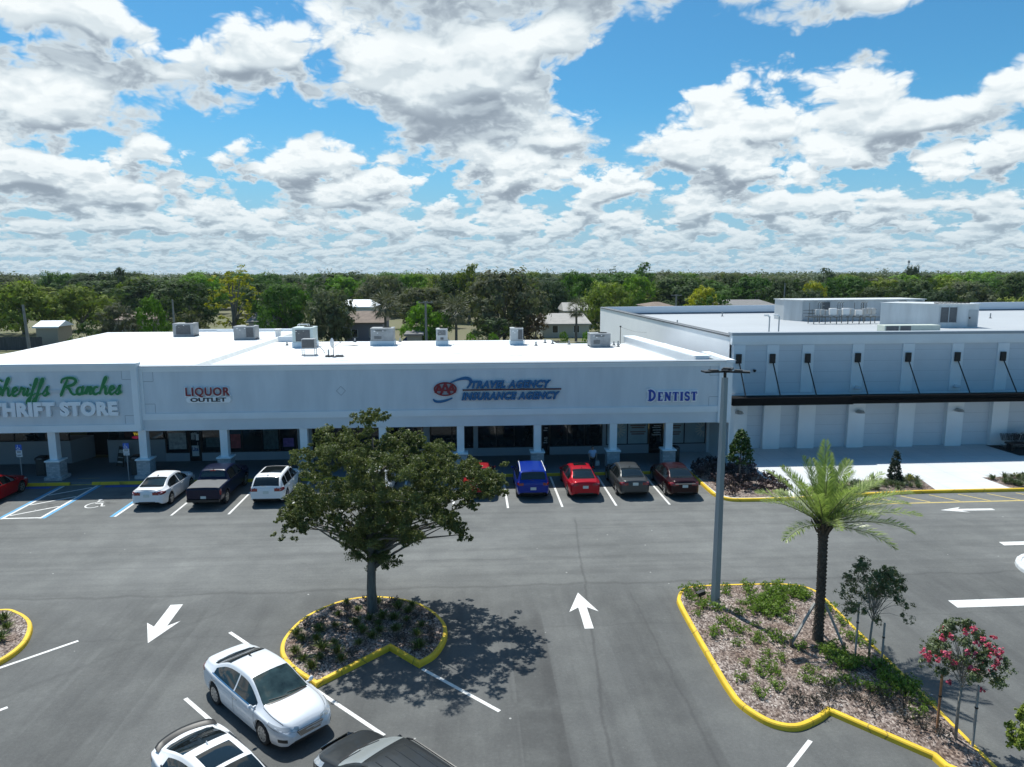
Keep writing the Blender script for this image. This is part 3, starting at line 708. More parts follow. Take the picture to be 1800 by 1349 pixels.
def door(x0, x1, y=YS, z1=2.5, g=GLASS):
    mb = MB(); f = .09
    mb.box(x0,x0+f,y+.0,y+.12,.15,z1); mb.box(x1-f,x1,y+.0,y+.12,.15,z1); mb.box(x0+f,x1-f,y,y+.12,z1-f,z1); mb.box(x0+f,x1-f,y,y+.12,.15,.40); mb.box(x0+f,x1-f,y,y+.12,2.02,2.09)
    d = B('door', mb, BRONZE)
    mb = MB(); mb.box(x0+f*.6,x1-f*.6,y+.05,y+.06,.3,z1-f*.5); B('pane', mb, g, d)
    mb = MB(); mb.tube([(x1-.2,y-.05,.9),(x1-.2,y-.05,1.35)], .018, 6); mb.box(x1-.21,x1-.19,y-.05,y+.02,.95,.98); mb.box(x1-.21,x1-.19,y-.05,y+.02,1.28,1.31); B('handle', mb, mat('steel', (.4,.41,.42), .3, .9), d)
    return d
PAPER = mat('poster_paper', (.34,.36,.36), .8, var=.45, vscale=5); PAPER2 = mat('poster_white', (.55,.57,.58), .8); PINK = mat('poster_pink', (.28,.07,.08), .8, var=.4, vscale=4); TEAL = mat('poster_teal', (.05,.09,.10), .8, var=.5, vscale=5); VIOLET = mat('poster_violet', (.16,.10,.30), .8, var=.3, vscale=6)
BLACKP = mat('print_black', (.015,.015,.017), .7)
ZT = 2.88
seq = [-18.9]
# thrift shop: solid low walls, recessed dark entrance
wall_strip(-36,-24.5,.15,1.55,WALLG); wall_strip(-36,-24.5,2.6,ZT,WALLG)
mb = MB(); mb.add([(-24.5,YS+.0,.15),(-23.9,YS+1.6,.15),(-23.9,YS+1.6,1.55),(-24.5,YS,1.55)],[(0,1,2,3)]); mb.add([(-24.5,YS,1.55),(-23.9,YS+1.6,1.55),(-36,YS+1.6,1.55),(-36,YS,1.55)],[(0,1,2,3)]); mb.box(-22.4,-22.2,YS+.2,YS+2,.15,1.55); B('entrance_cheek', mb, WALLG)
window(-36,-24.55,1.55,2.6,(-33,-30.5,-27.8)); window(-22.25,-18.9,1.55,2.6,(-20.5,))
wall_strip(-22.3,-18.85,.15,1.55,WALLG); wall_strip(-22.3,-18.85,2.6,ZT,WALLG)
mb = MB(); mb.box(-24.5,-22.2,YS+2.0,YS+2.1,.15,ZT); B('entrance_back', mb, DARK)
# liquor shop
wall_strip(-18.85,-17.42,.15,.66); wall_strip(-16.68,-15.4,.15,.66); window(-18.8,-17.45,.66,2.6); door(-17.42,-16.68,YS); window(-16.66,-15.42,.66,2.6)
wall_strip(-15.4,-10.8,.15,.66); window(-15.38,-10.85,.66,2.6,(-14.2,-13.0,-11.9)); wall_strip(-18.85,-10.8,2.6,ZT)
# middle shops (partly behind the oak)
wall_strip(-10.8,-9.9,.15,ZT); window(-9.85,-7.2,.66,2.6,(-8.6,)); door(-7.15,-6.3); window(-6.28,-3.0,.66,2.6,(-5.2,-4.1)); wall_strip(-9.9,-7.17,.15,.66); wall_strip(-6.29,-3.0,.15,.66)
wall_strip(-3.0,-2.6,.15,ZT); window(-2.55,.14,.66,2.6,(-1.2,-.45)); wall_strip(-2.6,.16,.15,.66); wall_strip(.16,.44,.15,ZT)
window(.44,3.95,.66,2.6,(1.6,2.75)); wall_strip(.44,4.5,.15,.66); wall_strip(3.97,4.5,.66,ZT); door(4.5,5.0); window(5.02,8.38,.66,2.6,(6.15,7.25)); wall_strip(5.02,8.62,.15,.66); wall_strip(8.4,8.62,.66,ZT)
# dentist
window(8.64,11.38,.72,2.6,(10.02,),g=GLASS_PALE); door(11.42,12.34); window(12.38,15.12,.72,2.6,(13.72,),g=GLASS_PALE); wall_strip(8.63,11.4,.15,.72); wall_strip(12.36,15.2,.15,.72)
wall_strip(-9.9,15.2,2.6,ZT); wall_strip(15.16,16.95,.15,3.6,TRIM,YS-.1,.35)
# things stuck on the panes belong to the panes; each print is a part of the building
def sheet(name, x0, x1, z0, z1, m, y=YS+.062):
    mb = MB(); mb.box(x0,x1,y-.004,y,z0,z1); return B(name, mb, m)
sheet('poster', -18.65,-17.6,.9,1.95, PAPER); sheet('poster', -17.28,-16.86,.45,1.12, PAPER2, YS+.045); sheet('poster', -17.28,-17.05,1.5,1.9, PAPER, YS+.045); sheet('poster', -17.0,-16.82,1.45,1.85, PAPER2, YS+.045); sheet('poster', -16.4,-15.6,1.0,1.6, TEAL)
sheet('poster', -14.9,-14.3,.9,1.8, PINK); sheet('poster', -12.9,-12.0,.8,2.1, TEAL); sheet('poster', -11.7,-11.05,.95,1.5, VIOLET)
mb = MB(); text_mb(mb, 'Lite', .36, (-17.07,.78), .004, .012, 0, 1, YS+.040, align='CENTER', fit=.36); B('poster_lettering', mb, mat('print_blue', (.03,.06,.2), .6))
mb = MB(); text_mb(mb, '105', .2, (-17.05,1.80), .004, .004, 0, 1, YS+.048, align='CENTER'); B('door_number', mb, PAPER2)
DECAL = mat('window_decal', (.52,.52,.47), .8); DECALR = mat('window_text', (.20,.13,.11), .8); DECALW = mat('door_text', (.42,.42,.42), .8)
mb = MB()
def sunburst(cx, cz, r, a0, a1, n=9):
    for k in range(n):
        a = R(a0+(a1-a0)*k/(n-1))
        mb.bar((cx+.16*math.cos(a),YS+.058,cz+.16*math.sin(a)),(cx+r*math.cos(a),YS+.058,cz+r*math.sin(a)),.085,.004,Vector((0,1,0)))
sunburst(9.35,1.68,.55,-90,90); sunburst(14.98,1.68,.55,90,270); B('sunburst_decal', mb, DECAL)
mb = MB()
for x0, x1, rows in ((10.2,11.2,(1.92,1.78,1.50,1.36)), (12.45,13.5,(1.86,1.72,1.45,1.31))):
    for k, z in enumerate(rows): mb.box(x0+.08*(k%2),x1-.08*(k%2),YS+.055,YS+.059,z,z+.085)
B('window_lettering', mb, DECALR)
mb = MB()
for k, z in enumerate((2.3,2.18,1.9,1.78,1.62,1.45,1.3)): mb.box(11.6+.06*(k%3),12.2-.05*(k%2),YS+.040,YS+.044,z,z+.06)
for k, z in enumerate((2.3,2.1,1.85,1.7,1.2,1.05,.9)): mb.box(4.62+.03*(k%3),4.88-.03*(k%2),YS+.040,YS+.044,z,z+.07)
B('door_lettering', mb, DECALW)
mb = MB(); text_mb(mb, 'THRIFT', .22, (-20.35,1.84), .02, .006, 0, 1, YS+.015, align='CENTER'); B('neon_sign', mb, mat('neon_yellow', (.3,.25,.02), .5, emit=(.8,.6,.05,.35)))
mb = MB(); mb.add([( -20.55+.28*math.cos(t*.4), YS+.015, 1.70+.09*math.sin(t*.4)) for t in range(16)],[tuple(range(16))]); B('neon_sign', mb, mat('neon_red', (.3,.02,.05), .5, emit=(.5,.02,.10,.18)))

# ------------------------------------------------------------------ shop signs
def sign(name, label, loc): return thing(name, label, 'sign', loc)
GREEN = mat('sign_green', (.012,.19,.055), .5); GREEN_EDGE = mat('sign_green_edge', (.42,.62,.50), .5); WHITES = mat('sign_white', (.88,.90,.92), .5); RACE = mat('sign_raceway', (.58,.60,.62), .6)
S = sign('script_sign', 'green brush-script lettering on the fascia above thick white block letters', (-22.5,YT,5))
def stroke_font():
    A = {}
    def arc(cx, cy, rx, ry, a0, a1, n=9): return [(cx+rx*math.cos(R(a0+(a1-a0)*k/n)), cy+ry*math.sin(R(a0+(a1-a0)*k/n))) for k in range(n+1)]
    A['S'] = [arc(.42,.78,.24,.2,20,250)+arc(.36,.30,.30,.28,80,-170)]
    A['h'] = [[(.02,.0),(.14,.5),(.30,1.02),(.22,1.0),(.08,.3),(.04,.02)], arc(.24,.24,.12,.26,160,20,6)+[(.38,.06),(.46,.02),(.56,.14)]]
    A['e'] = [[(.0,.14),(.18,.22),(.32,.36)]+arc(.22,.36,.11,.14,0,180,6)+arc(.24,.22,.15,.22,180,310,6)+[(.46,.16)]]
    A['r'] = [[(.0,.08),(.12,.34),(.16,.52),(.20,.42),(.34,.44),(.30,.2),(.34,.03),(.46,.14)]]
    A['i'] = [[(.0,.1),(.14,.44),(.08,.12),(.14,.02),(.28,.16)], [(.20,.62),(.24,.66)]]
    A['f'] = [[(.0,.1),(.16,.4),(.30,.85),(.28,1.02),(.20,.9),(.08,.1),(.0,-.36),(-.10,-.44),(-.12,-.28),(.06,-.02),(.30,.14)]]
    A['s'] = [[(.0,.08),(.18,.36),(.26,.54),(.24,.34),(.30,.16),(.20,.0),(.06,.04)], [(.24,.04),(.42,.16)]]
    A['R'] = [[(.34,1.0),(.22,.55),(.08,.0),(.02,-.05)], [(-.02,.72),(.02,.95),(.30,1.06),(.70,1.02),(.86,.84),(.70,.62),(.34,.52),(.50,.40),(.70,.10),(.86,.0),(1.0,.04)]]
    A['a'] = [arc(.2,.24,.17,.22,50,330,9)+[(.36,.40),(.40,.5),(.34,.18),(.40,.02),(.52,.14)]]
    A['n'] = [[(.0,.1),(.12,.42),(.16,.48),(.08,.0),(.20,.34),(.34,.46),(.36,.36),(.32,.10),(.38,.02),(.50,.14)]]
    A['c'] = [arc(.20,.24,.17,.23,50,310,9)+[(.46,.16)]]
    return A
SF = stroke_font()
ADV = {'S':.72,'h':.52,'e':.42,'r':.42,'i':.28,'f':.34,'s':.40,'R':.98,'a':.50,'n':.48,'c':.42}
def script(mb, word, x, z, k, w, y0, y1, sl=.22):
    for ch in word:
        for path in SF[ch]:
            P = [(x+k*(px+py*sl), z+k*py) for px, py in path]
            P = catmull(P, 4)
            ribbon(mb, P, w, y0, y1)
        x += ADV[ch]*k
    return x
KS = .80
x_end = 0
w1 = sum(ADV[c] for c in 'heriffs')*KS
xs = -23.22-w1*1.15
for nm, w, y0, y1, m_ in (('letter_edges',.185,YT-.09,YT-.03,GREEN_EDGE),('letter_faces',.140,YT-.105,YT-.092,GREEN)):
    mb = MB(); script(mb, 'S', xs-.80*KS, 5.02, KS*1.15, w, y0, y1); script(mb, 'heriffs', xs, 5.02, KS*1.15, w, y0, y1); obj(nm, mb, m_, S, world=True)
    mb = MB(); script(mb, 'Ranches', -22.62, 5.06, KS*1.10, w*1.08, y0, y1); obj(nm, mb, m_, S, world=True)
mb = MB(); mb.box(-27,-19.5,YT-.05,YT-.0,5.13,5.32); obj('raceway', mb, RACE, S, world=True)
S = sign('letter_sign', 'thick white block letters below the green brush-script sign', (-22.8,YT,4.4))
mb = MB(); text_mb(mb, 'THRIFT STORE', 1.0, (-26.38,3.92), .14, .062, 0, 1, YT-.05, fit=6.80, spacing=1.10); obj('letters', mb, WHITES, S, world=True)
mb = MB(); mb.box(-26.2,-19.6,YT-.05,YT,4.22,4.38); obj('raceway', mb, RACE, S, world=True)
S = sign('letter_sign', 'red letters with white edges over a white pill-shaped panel of black letters', (-14.7,YF,5))
REDS = mat('sign_red', (.23,.012,.022), .45)
mb = MB(); text_mb(mb, 'LIQUOR', .70, (-16.0,4.85), .10, .04, 0, 1, YF-.02, fit=2.56, spacing=1.12); obj('letter_edges', mb, WHITES, S, world=True)
mb = MB(); text_mb(mb, 'LIQUOR', .66, (-15.94,4.875), .04, .014, 0, 1, YF-.125, fit=2.43, spacing=1.12); obj('letters', mb, REDS, S, world=True)
mb = MB(); pill = []
for t in range(9): a = R(90+t*22.5); pill.append((-15.78+.17*math.cos(a), 4.63+.17*math.sin(a)))
for t in range(9): a = R(-90+t*22.5); pill.append((-13.66+.17*math.cos(a), 4.63+.17*math.sin(a)))
mb.xz_prism(pill, YF-.10, YF-.01); pl = obj('pill_panel', mb, WHITES, S, world=True)
mb = MB(); text_mb(mb, 'OUTLET', .30, (-15.72,4.53), .02, .010, 0, 1, YF-.102, fit=1.98); obj('pill_letters', mb, mat('sign_black', (.012,.012,.02), .5), pl, world=True)
# motor club emblem and its two lines
S = sign('emblem_sign', 'red oval emblem with blue swoosh beside two lines of slanted blue lettering', (1.6,YF,5))
BLUES = mat('sign_blue', (.010,.12,.29), .45); OVALBG = mat('emblem_ground', (.33,.36,.40), .6)
ex, ez, ea, eb = -1.44, 5.07, .66, .40
mb = MB(); o1 = [(ex+ea*math.cos(R(a)), ez+eb*math.sin(R(a))) for a in range(0,360,10)]; o2 = [(ex+(ea-.085)*math.cos(R(a)), ez+(eb-.075)*math.sin(R(a))) for a in range(0,360,10)]
n = len(o1)
mb.add([(x,YF-.12,z) for x,z in o1]+[(x,YF-.12,z) for x,z in o2]+[(x,YF-.03,z) for x,z in o1], [(i,(i+1)%n,n+(i+1)%n,n+i) for i in range(n)]+[(i,2*n+i,2*n+(i+1)%n,(i+1)%n) for i in range(n)])
obj('oval_ring', mb, REDS, S, world=True)
mb = MB(); mb.xz_prism(o2, YF-.07, YF-.03); obj('oval_ground', mb, OVALBG, S, world=True)
mb = MB()
for cx, h in ((-1.80,.44),(-1.44,.62),(-1.08,.44)):
    zb_ = ez-.30 if h > .5 else ez-.22; w = .26 if h > .5 else .21
    ribbon(mb, [(cx-w,zb_),(cx,zb_+h)], .13, YF-.12, YF-.072, False); ribbon(mb, [(cx,zb_+h),(cx+w,zb_)], .13, YF-.118, YF-.072, False); ribbon(mb, [(cx-w*.55,zb_+h*.36),(cx+w*.55,zb_+h*.36)], .09, YF-.116, YF-.072, False)
obj('oval_letters', mb, REDS, S, world=True)
mb = MB()
ell = [(-1.05+1.20*math.cos(R(a))*math.cos(R(28))-.42*math.sin(R(a))*math.sin(R(28)), 5.0+1.20*math.cos(R(a))*math.sin(R(28))+.42*math.sin(R(a))*math.cos(R(28)), .55+.75*max(0,math.cos(R(a)))) for a in range(-48,96,8)]
ribbon(mb, ell, .15, YF-.06, YF-.02)
ell = [(-1.05+1.20*math.cos(R(a))*math.cos(R(28))-.42*math.sin(R(a))*math.sin(R(28)), 5.0+1.20*math.cos(R(a))*math.sin(R(28))+.42*math.sin(R(a))*math.cos(R(28)), .9) for a in range(172,262,8)]
ribbon(mb, ell, .15, YF-.06, YF-.02)
obj('swoosh', mb, BLUES, S, world=True)
mb = MB(); text_mb(mb, 'TRAVEL AGENCY', .56, (.04,5.12), .09, .036, .28, 1, YF-.05, fit=4.62, spacing=1.14)
text_mb(mb, 'INSURANCE AGENCY', .56, (-.52,4.44), .09, .036, .28, 1, YF-.05, fit=5.70, spacing=1.14); obj('letters', mb, BLUES, S, world=True)
mb = MB(); mb.box(-.45,5.25,YF-.10,YF-.03,4.96,5.035); obj('rule', mb, mat('sign_rule', (.10,.008,.02), .5), S, world=True)
mb = MB(); mb.box(.1,4.4,YF-.05,YF,5.25,5.40); mb.box(-.4,5.0,YF-.05,YF,4.56,4.71); obj('raceway', mb, RACE, S, world=True)
# DENTIST: slab-serif letters, blue faces with white edges
S = sign('letter_sign', 'royal blue slab-serif letters outlined in white, above the dentist windows', (11.8,YF,4.5))
def serif_word(mb, x, z, h, g, y0, y1):
    t = h*.20+g*2; hs = h*.78; sx = {}
    nn = [0]
    def yv(): nn[0] += 1; return y0-.0007*(nn[0]%23)
    def vbar(cx, hh, w=t): mb.box(cx-w/2,cx+w/2,yv(),y1,z-g,z+hh+g)
    def slab(cx, zz, w): mb.box(cx-w/2-g,cx+w/2+g,yv(),y1,zz-h*.045-g,zz+h*.045+g)
    cur = x
    for i, ch in enumerate('DENTIST'):
        H = h if i == 0 else hs; w = {'D':.74,'E':.56,'N':.68,'T':.62,'I':.34,'S':.52}[ch]*h*(1 if i == 0 else .86)
        e = H*.045
        if ch == 'D':
            vbar(cur+w*.24, H); slab(cur+w*.2, z+e, w*.4); slab(cur+w*.2, z+H-e, w*.4)
            ribbon(mb, [(cur+w*.2+w*.62*math.sin(R(a)), z+H/2-(H/2-.05*h)*math.cos(R(a))) for a in range(0,181,15)], t*.95, y0-.001, y1, False)
        elif ch == 'E':
            vbar(cur+w*.28, H)
            for zz, ww in ((z+e, .85),(z+H/2, .6),(z+H-e, .85)): slab(cur+w*ww/2+.02, zz, w*ww)
            mb.box(cur+w*.75-g,cur+w*.88+g,yv(),y1,z-g,z+H*.26+g); mb.box(cur+w*.75-g,cur+w*.88+g,yv(),y1,z+H*.74-g,z+H+g)
        elif ch == 'N':
            vbar(cur+w*.18, H, t*.6); vbar(cur+w*.82, H, t*.6); ribbon(mb, [(cur+w*.2,z+H-e),(cur+w*.8,z+e)], t, y0-.002, y1, False); slab(cur+w*.14, z+e, w*.3); slab(cur+w*.14, z+H-e, w*.3); slab(cur+w*.86, z+H-e, w*.3)
        elif ch == 'T':
            vbar(cur+w*.5, H); slab(cur+w*.5, z+H-e, w*.9); slab(cur+w*.5, z+e, w*.45)
            for q in (.07,.93): mb.box(cur+w*q-.03*h-g,cur+w*q+.03*h+g,yv(),y1,z+H*.72-g,z+H+g)
        elif ch == 'I':
            vbar(cur+w*.5, H); slab(cur+w*.5, z+e, w*.85); slab(cur+w*.5, z+H-e, w*.85)
        elif ch == 'S':
            ribbon(mb, [(cur+w*(.5+.36*math.cos(R(a))), z+H*(.73+.22*math.sin(R(a)))) for a in range(20,271,25)]+[(cur+w*(.5+.38*math.cos(R(a))), z+H*(.27+.22*math.sin(R(a)))) for a in range(80,-161,-24)], t*.85, y0-.001, y1, False)
        cur += w+h*.135
    return cur
mb = MB(); serif_word(mb, 10.34, 4.22, .66, .07, YF-.08, YF-.01); obj('letter_edges', mb, WHITES, S, world=True)
mb = MB(); serif_word(mb, 10.34, 4.22, .66, .0, YF-.12, YF-.085); obj('letters', mb, mat('sign_royal', (.010,.06,.36), .4), S, world=True)

# ------------------------------------------------------------------ the tall shop on the right
BIGW = mat('painted_block', (.62,.67,.715), .85, var=.06, vscale=.5, bump=.2, bscale=14); BIGP = mat('pilaster_paint', (.78,.83,.86), .8, var=.05, vscale=.6)
BLACKM = mat('black_steel', (.012,.012,.013), .45, .2)
big = thing('big_shop', 'tall pale grey flat-roofed store with white pilasters and long dark canopy', 'shop building', (30,45,0))
G2 = lambda name, mb, m, par=big: obj(name, mb, m, par, world=True)
YW = 44.9; XL = 16.96; XR = 62
mb = MB(); mb.box(XL,XR,YW,YW+.3,.1,7.2); G2('front_wall', mb, BIGW)
mb = MB()
for k in range(9): mb.box(XL+.02,XR,YW-.004,YW,1.0+k*.66 if k < 3 else 1.0+k*.70,1.0+k*.66+.012 if k < 3 else 1.012+k*.70)
G2('wall_joints', mb, mat('block_joint', (.36,.40,.44), .9))
mb = MB(); mb.box(XL-.12,XR,YW-.16,YW+.25,7.20,7.62); mb.box(XL-.12,XR,YW-.10,YW+.2,7.02,7.198); G2('cornice', mb, BIGP)
mb = MB(); mb.box(XL-.16,XR,YW-.2,YW+.5,7.623,7.80); G2('coping', mb, COPING)
px0 = [16.97,19.2,21.54,24.9,28.3,31.65,34.78,38.1,41.5,44.9,48.3]
for i, x in enumerate(px0):
    mb = MB(); mb.box(x,x+.78,YW-.1,YW-.001,3.85,7.0); mb.box(x-.10,x+1.02,YW-.32,YW-.002,.14,3.5); G2('pilaster', mb, BIGP)
# side and rear walls and roof
SW = [(16.82,45.2),(14.7,79.2)]
WHITEWALL = mat('white_side_wall', (.88,.885,.885), .8, var=.06, vscale=.3)
mb = MB(); mb.add([(16.84,45.18,0),(14.6,79.2,0),(14.6,79.2,7.86),(16.84,45.18,7.62)],[(0,1,2,3)]); mb.add([(17.2,45.3,6.6),(15.0,79.0,6.6),(15.0,79.0,7.86),(17.2,45.3,7.62)],[(3,2,1,0)]); G2('side_wall', mb, WHITEWALL)
mb = MB(); mb.add([(16.78,45.18,7.60),(14.54,79.25,7.84),(15.05,79.25,7.87),(17.25,45.18,7.63)],[(0,3,2,1)]); mb.add([(16.78,45.18,7.50),(14.54,79.25,7.76),(14.54,79.25,7.84),(16.78,45.18,7.60)],[(0,3,2,1)]); G2('side_coping', mb, mat('dark_coping', (.10,.11,.12), .6))
mb = MB(); mb.add([(17.1,45.2,7.0),(14.9,79,7.0),(70,83.4,7.0),(70,45.2,7.0)],[(0,3,2,1)]); G2('roof', mb, mat('grey_white_membrane', (.40,.425,.445), .6, var=.06, vscale=.15))
mb = MB(); mb.add([(14.7,79.1,6.9),(70,83.4,6.9),(70,83.4,8.0),(14.7,79.1,7.86)],[(0,1,2,3)]); mb.add([(14.7,79.3,0),(70,83.7,0),(70,83.7,8.0),(14.7,79.3,7.86)],[(3,2,1,0)]); mb.add([(14.7,79.1,7.86),(70,83.4,8.0),(70,83.7,8.0),(14.7,79.3,7.86)],[(0,1,2,3)]); G2('rear_wall', mb, mat('blue_white_wall', (.66,.71,.76), .8, var=.05, vscale=.2))
mb = MB(); mb.add([(14.7,79.0,7.02),(70,83.3,7.02),(70,83.3,7.16),(14.7,79.0,7.16)],[(0,1,2,3)]); G2('rear_flashing', mb, mat('dark_flashing', (.16,.19,.23), .7))
# canopy hung from angled rods
mb = MB()
mb.box(16.05,23.58,42.05,YW-.01,3.54,3.62); mb.box(23.6,XR,42.25,YW-.01,3.54,3.62)
mb.box(16.0,23.6,42.0,42.08,3.78,4.02); mb.box(16.03,23.6,42.04,42.12,3.56,3.782); mb.box(16.0,16.06,42.08,YW-.02,3.56,4.02); mb.box(23.602,XR,42.2,42.28,3.84,4.05); mb.box(23.602,XR,42.24,42.32,3.56,3.842); mb.box(23.5,23.62,42.0,42.3,3.55,3.9)
mb.add([(16.05,42.1,3.80),(XR,42.1,3.80),(XR,YW-.3,3.74),(16.05,YW-.3,3.74)],[(0,1,2,3)])
cn = G2('canopy', mb, mat('canopy_black', (.007,.007,.0075), .85, spec=.15))
mb = MB(); mb.box(16.06,XR,YW-.36,YW-.32,3.5,3.86); G2('canopy_rear_flashing', mb, TRIM, cn)
for i, x in enumerate(px0):
    xm = x+.34
    mb = MB(); mb.box(xm-.17,xm+.17,YW-.24,YW-.101,5.82,6.42); br = G2('rod_bracket', mb, BLACKM)
    mb = MB(); mb.tube([(xm+.03,YW-.2,5.9),(xm-.06,43.05,3.8)], .042, 6); G2('tie_rod', mb, BLACKM, br)
# lights on the pilasters
LAMPG = mat('wall_lamp_metal', (.55,.57,.58), .4, .4)
def wall_lamp(x, y, z, label, grp, w=.5):
    t = thing('wall_lamp', label, 'wall lamp', (x,y,z), 0, grp)
    mb = MB(); mb.lathe([(.02,.16),(w*.35,.12),(w*.5,.0),(w*.47,-.03)], (0,-.22,0), 14); obj('shade', mb, LAMPG, t)
    mb = MB(); mb.box(-.07,.07,-.05,.0,-.02,.16); obj('wall_plate', mb, LAMPG, t)
    return t
for x, s in ((25.3,'left'),(32.05,'right')):
    wall_lamp(x,YW-.1,4.12,'small dish lamp above the canopy, '+('nearer the grey lamp post' if s == 'left' else 'farther from the grey lamp post'),'dish lamps over the canopy')
    wall_lamp(x+.15,YW-.32,2.55,'dish lamp on a pilaster under the canopy, '+('fourth pilaster from the corner' if s == 'left' else 'sixth pilaster from the corner'),'dish lamps under the canopy',.6)
wall_lamp(17.35,YW-.32,2.62,'dish lamp under the canopy at the corner beside the lamp post','dish lamps under the canopy',.6)
t = thing('security_camera', 'small dark dome camera high on the grey wall', 'camera', (18.4,YW-.01,5.35)); mb = MB(); mb.lathe([(.02,-.12),(.09,-.06),(.1,.05)], (0,-.16,0), 10); obj('dome', mb, BLACKM, t); mb = MB(); mb.box(-.05,.05,-.16,.0,.03,.09); obj('arm', mb, COPING, t)
# ------------------------------------------------------------------ rooftop plant
GALV = mat('galvanised', (.31,.325,.335), .5, .3, var=.2, vscale=2); GALV_P = mat('pale_metal', (.40,.425,.435), .5, .2, var=.15, vscale=1.2); FIN = mat('coil_fins', (.13,.135,.14), .7, .2, var=.2, vscale=6); PALE_G = mat('pale_green_metal', (.50,.58,.57), .5, .1, var=.12, vscale=1.5); CURBM = mat('roof_kerb_blue', (.52,.62,.68), .6); LABELW = mat('unit_label', (.75,.75,.74), .6)
def slats(mb, x0, x1, y, z0, z1, n, d=.02):
    for k in range(n):
        z = z0+(z1-z0)*(k+.5)/n; mb.box(x0,x1,y-d,y,z-(z1-z0)/n*.28,z+(z1-z0)/n*.28)
def ac_unit(label, x, y, w, d, h, z=6.2, kind='coil', body=GALV, rz=0, curb=0.0):
    """packaged rooftop unit: cabinet, coil grille, fan guard on top, roof kerb; front faces -y"""
    t = thing('rooftop_air_conditioner', label, 'air conditioner', (x,y,z), rz, 'air conditioners on the shop roof')
    z0 = .12+curb
    mb = MB()
    if curb: mb.box(-w/2-.04,w/2+.04,-d/2-.04,d/2+.04,0,z0)
    else: mb.box(-w/2,w/2,-d/2,-d/2+.1,0,z0); mb.box(-w/2,w/2,d/2-.1,d/2,0,z0)
    obj('roof_kerb', mb, CURBM if curb else GALV, t)
    mb = MB(); mb.bbox(-w/2,w/2,-d/2,d/2,z0+.002,h,.02)
    for q in (-.18,.22): mb.box(w*q-.01,w*q+.01,-d/2-.006,-d/2-.0005,z0+.05,h-.06)
    mb.box(-w/2-.02,w/2+.02,-d/2-.02,d/2+.02,h-.055,h-.02); obj('cabinet', mb, body, t)
    mb = MB()
    if kind == 'coil': mb.box(-w*.34,w*.36,-d/2-.02,-d/2-.006,z0+.08,h-.16); slats(mb,-w*.34,w*.36,-d/2-.021,z0+.1,h-.18,9,.012)
    elif kind == 'half': mb.box(w*.10,w*.44,-d/2-.02,-d/2-.006,z0+.12,h-.12); slats(mb,w*.1,w*.44,-d/2-.021,z0+.14,h-.14,10,.012)
    elif kind == 'louvre': slats(mb,-w*.36,w*.36,-d/2-.01,h*.62,h-.1,6,.02); mb.box(-w*.12,w*.16,-d/2-.016,-d/2-.006,z0+.1,h*.5)
    else: slats(mb,-w*.34,-w*.02,-d/2-.01,z0+.14,h*.55,5,.012); slats(mb,-w*.3,w*.2,-d/2-.01,h-.24,h-.12,3,.012)
    obj('coil_grille', mb, FIN, t)
    mb = MB(); mb.lathe([(.34,h-.005),(.34,h+.03),(.30,h+.03),(.30,h+.0)], (w*.18,0,0), 18)
    for k in range(4): mb.bar((w*.18-.3*math.cos(k*.785),-.3*math.sin(k*.785),h+.028),(w*.18+.3*math.cos(k*.785),.3*math.sin(k*.785),h+.028),.012)
    obj('fan_guard', mb, BLACKM, t)
    mb = MB()
    for q, zz, ww in ((-.36,.8,.14),(-.22,.7,.10),(.02,.82,.09)): mb.box(w*q,w*q+ww,-d/2-.024,-d/2-.021,h*zz,h*zz+.06)
    obj('data_label', mb, LABELW, t)
    mb = MB(); mb.tube([(w/2+.02,-d*.2,z0+.1),(w/2+.12,-d*.2,z0+.1),(w/2+.12,-d*.2,.03),(w/2+.5,-d*.2,.03)], .022, 6); obj('drain_pipe', mb, GALV, t)
    return t
ac_unit('grey unit with a wide dark coil, leftmost on the shop roof', -25.05, 64.6, 1.75, 1.3, 1.16)
ac_unit('grey unit with white labels and a side grille, second from the left on the roof', -18.68, 60.9, 1.72, 1.3, 1.14, kind='half')
ac_unit('large pale green unit on a tall kerb behind the small frame-mounted condenser', -12.32, 54.2, 1.5, 1.7, 1.5, kind='coil', body=PALE_G, curb=.28)
ac_unit('wide grey unit on a raised kerb above the diamond mark on the fascia', -6.65, 55.1, 1.72, 1.3, 1.34, kind='bits', curb=.24)
ac_unit('narrow louvred unit between the wide grey unit and the tall unit', -2.12, 54.6, .84, 1.1, 1.28, kind='louvre', curb=.24, body=GALV_P)
ac_unit('narrow tall unit with a dark side coil on a round kerb near the roof notch', 3.58, 54.6, .96, 1.1, 1.3, kind='half', body=GALV_P, curb=.2)
ac_unit('low grey unit with white panels, rightmost on the shop roof beside the tall side wall', 9.6, 52.5, 1.5, 1.3, 1.02, kind='bits')
t = thing('frame_mounted_condenser', 'small dark condenser standing on a thin metal frame on the roof', 'air conditioner', (-10.8,48.5,6.2))
mb = MB(); mb.bbox(-.44,.44,-.3,.3,.48,1.12); obj('cabinet', mb, GALV, t)
mb = MB(); mb.box(-.40,.40,-.315,-.303,.53,1.07); slats(mb,-.4,.4,-.316,.54,1.06,8,.012); obj('coil_grille', mb, FIN, t)
mb = MB()
for a in (-.42,.42):
    for b_ in (-.28,.28): mb.box(a-.02,a+.02,b_-.02,b_+.02,0,.48)
    mb.box(a-.02,a+.02,-.28,.28,.03,.06)
mb.box(-.5,.5,-.3,-.26,0.001,.03); mb.box(-.5,.5,.26,.30,0.001,.03); obj('stand', mb, GALV_P, t)
mb = MB(); mb.tube([(.44,0,.6),(.7,-.05,.55),(.95,-.1,.35),(1.05,-.1,.1)], .025, 6); mb.tube([(.44,.1,.75),(.75,.2,.75),(.75,.2,.6)], .02, 6); obj('pipe', mb, GALV, t)
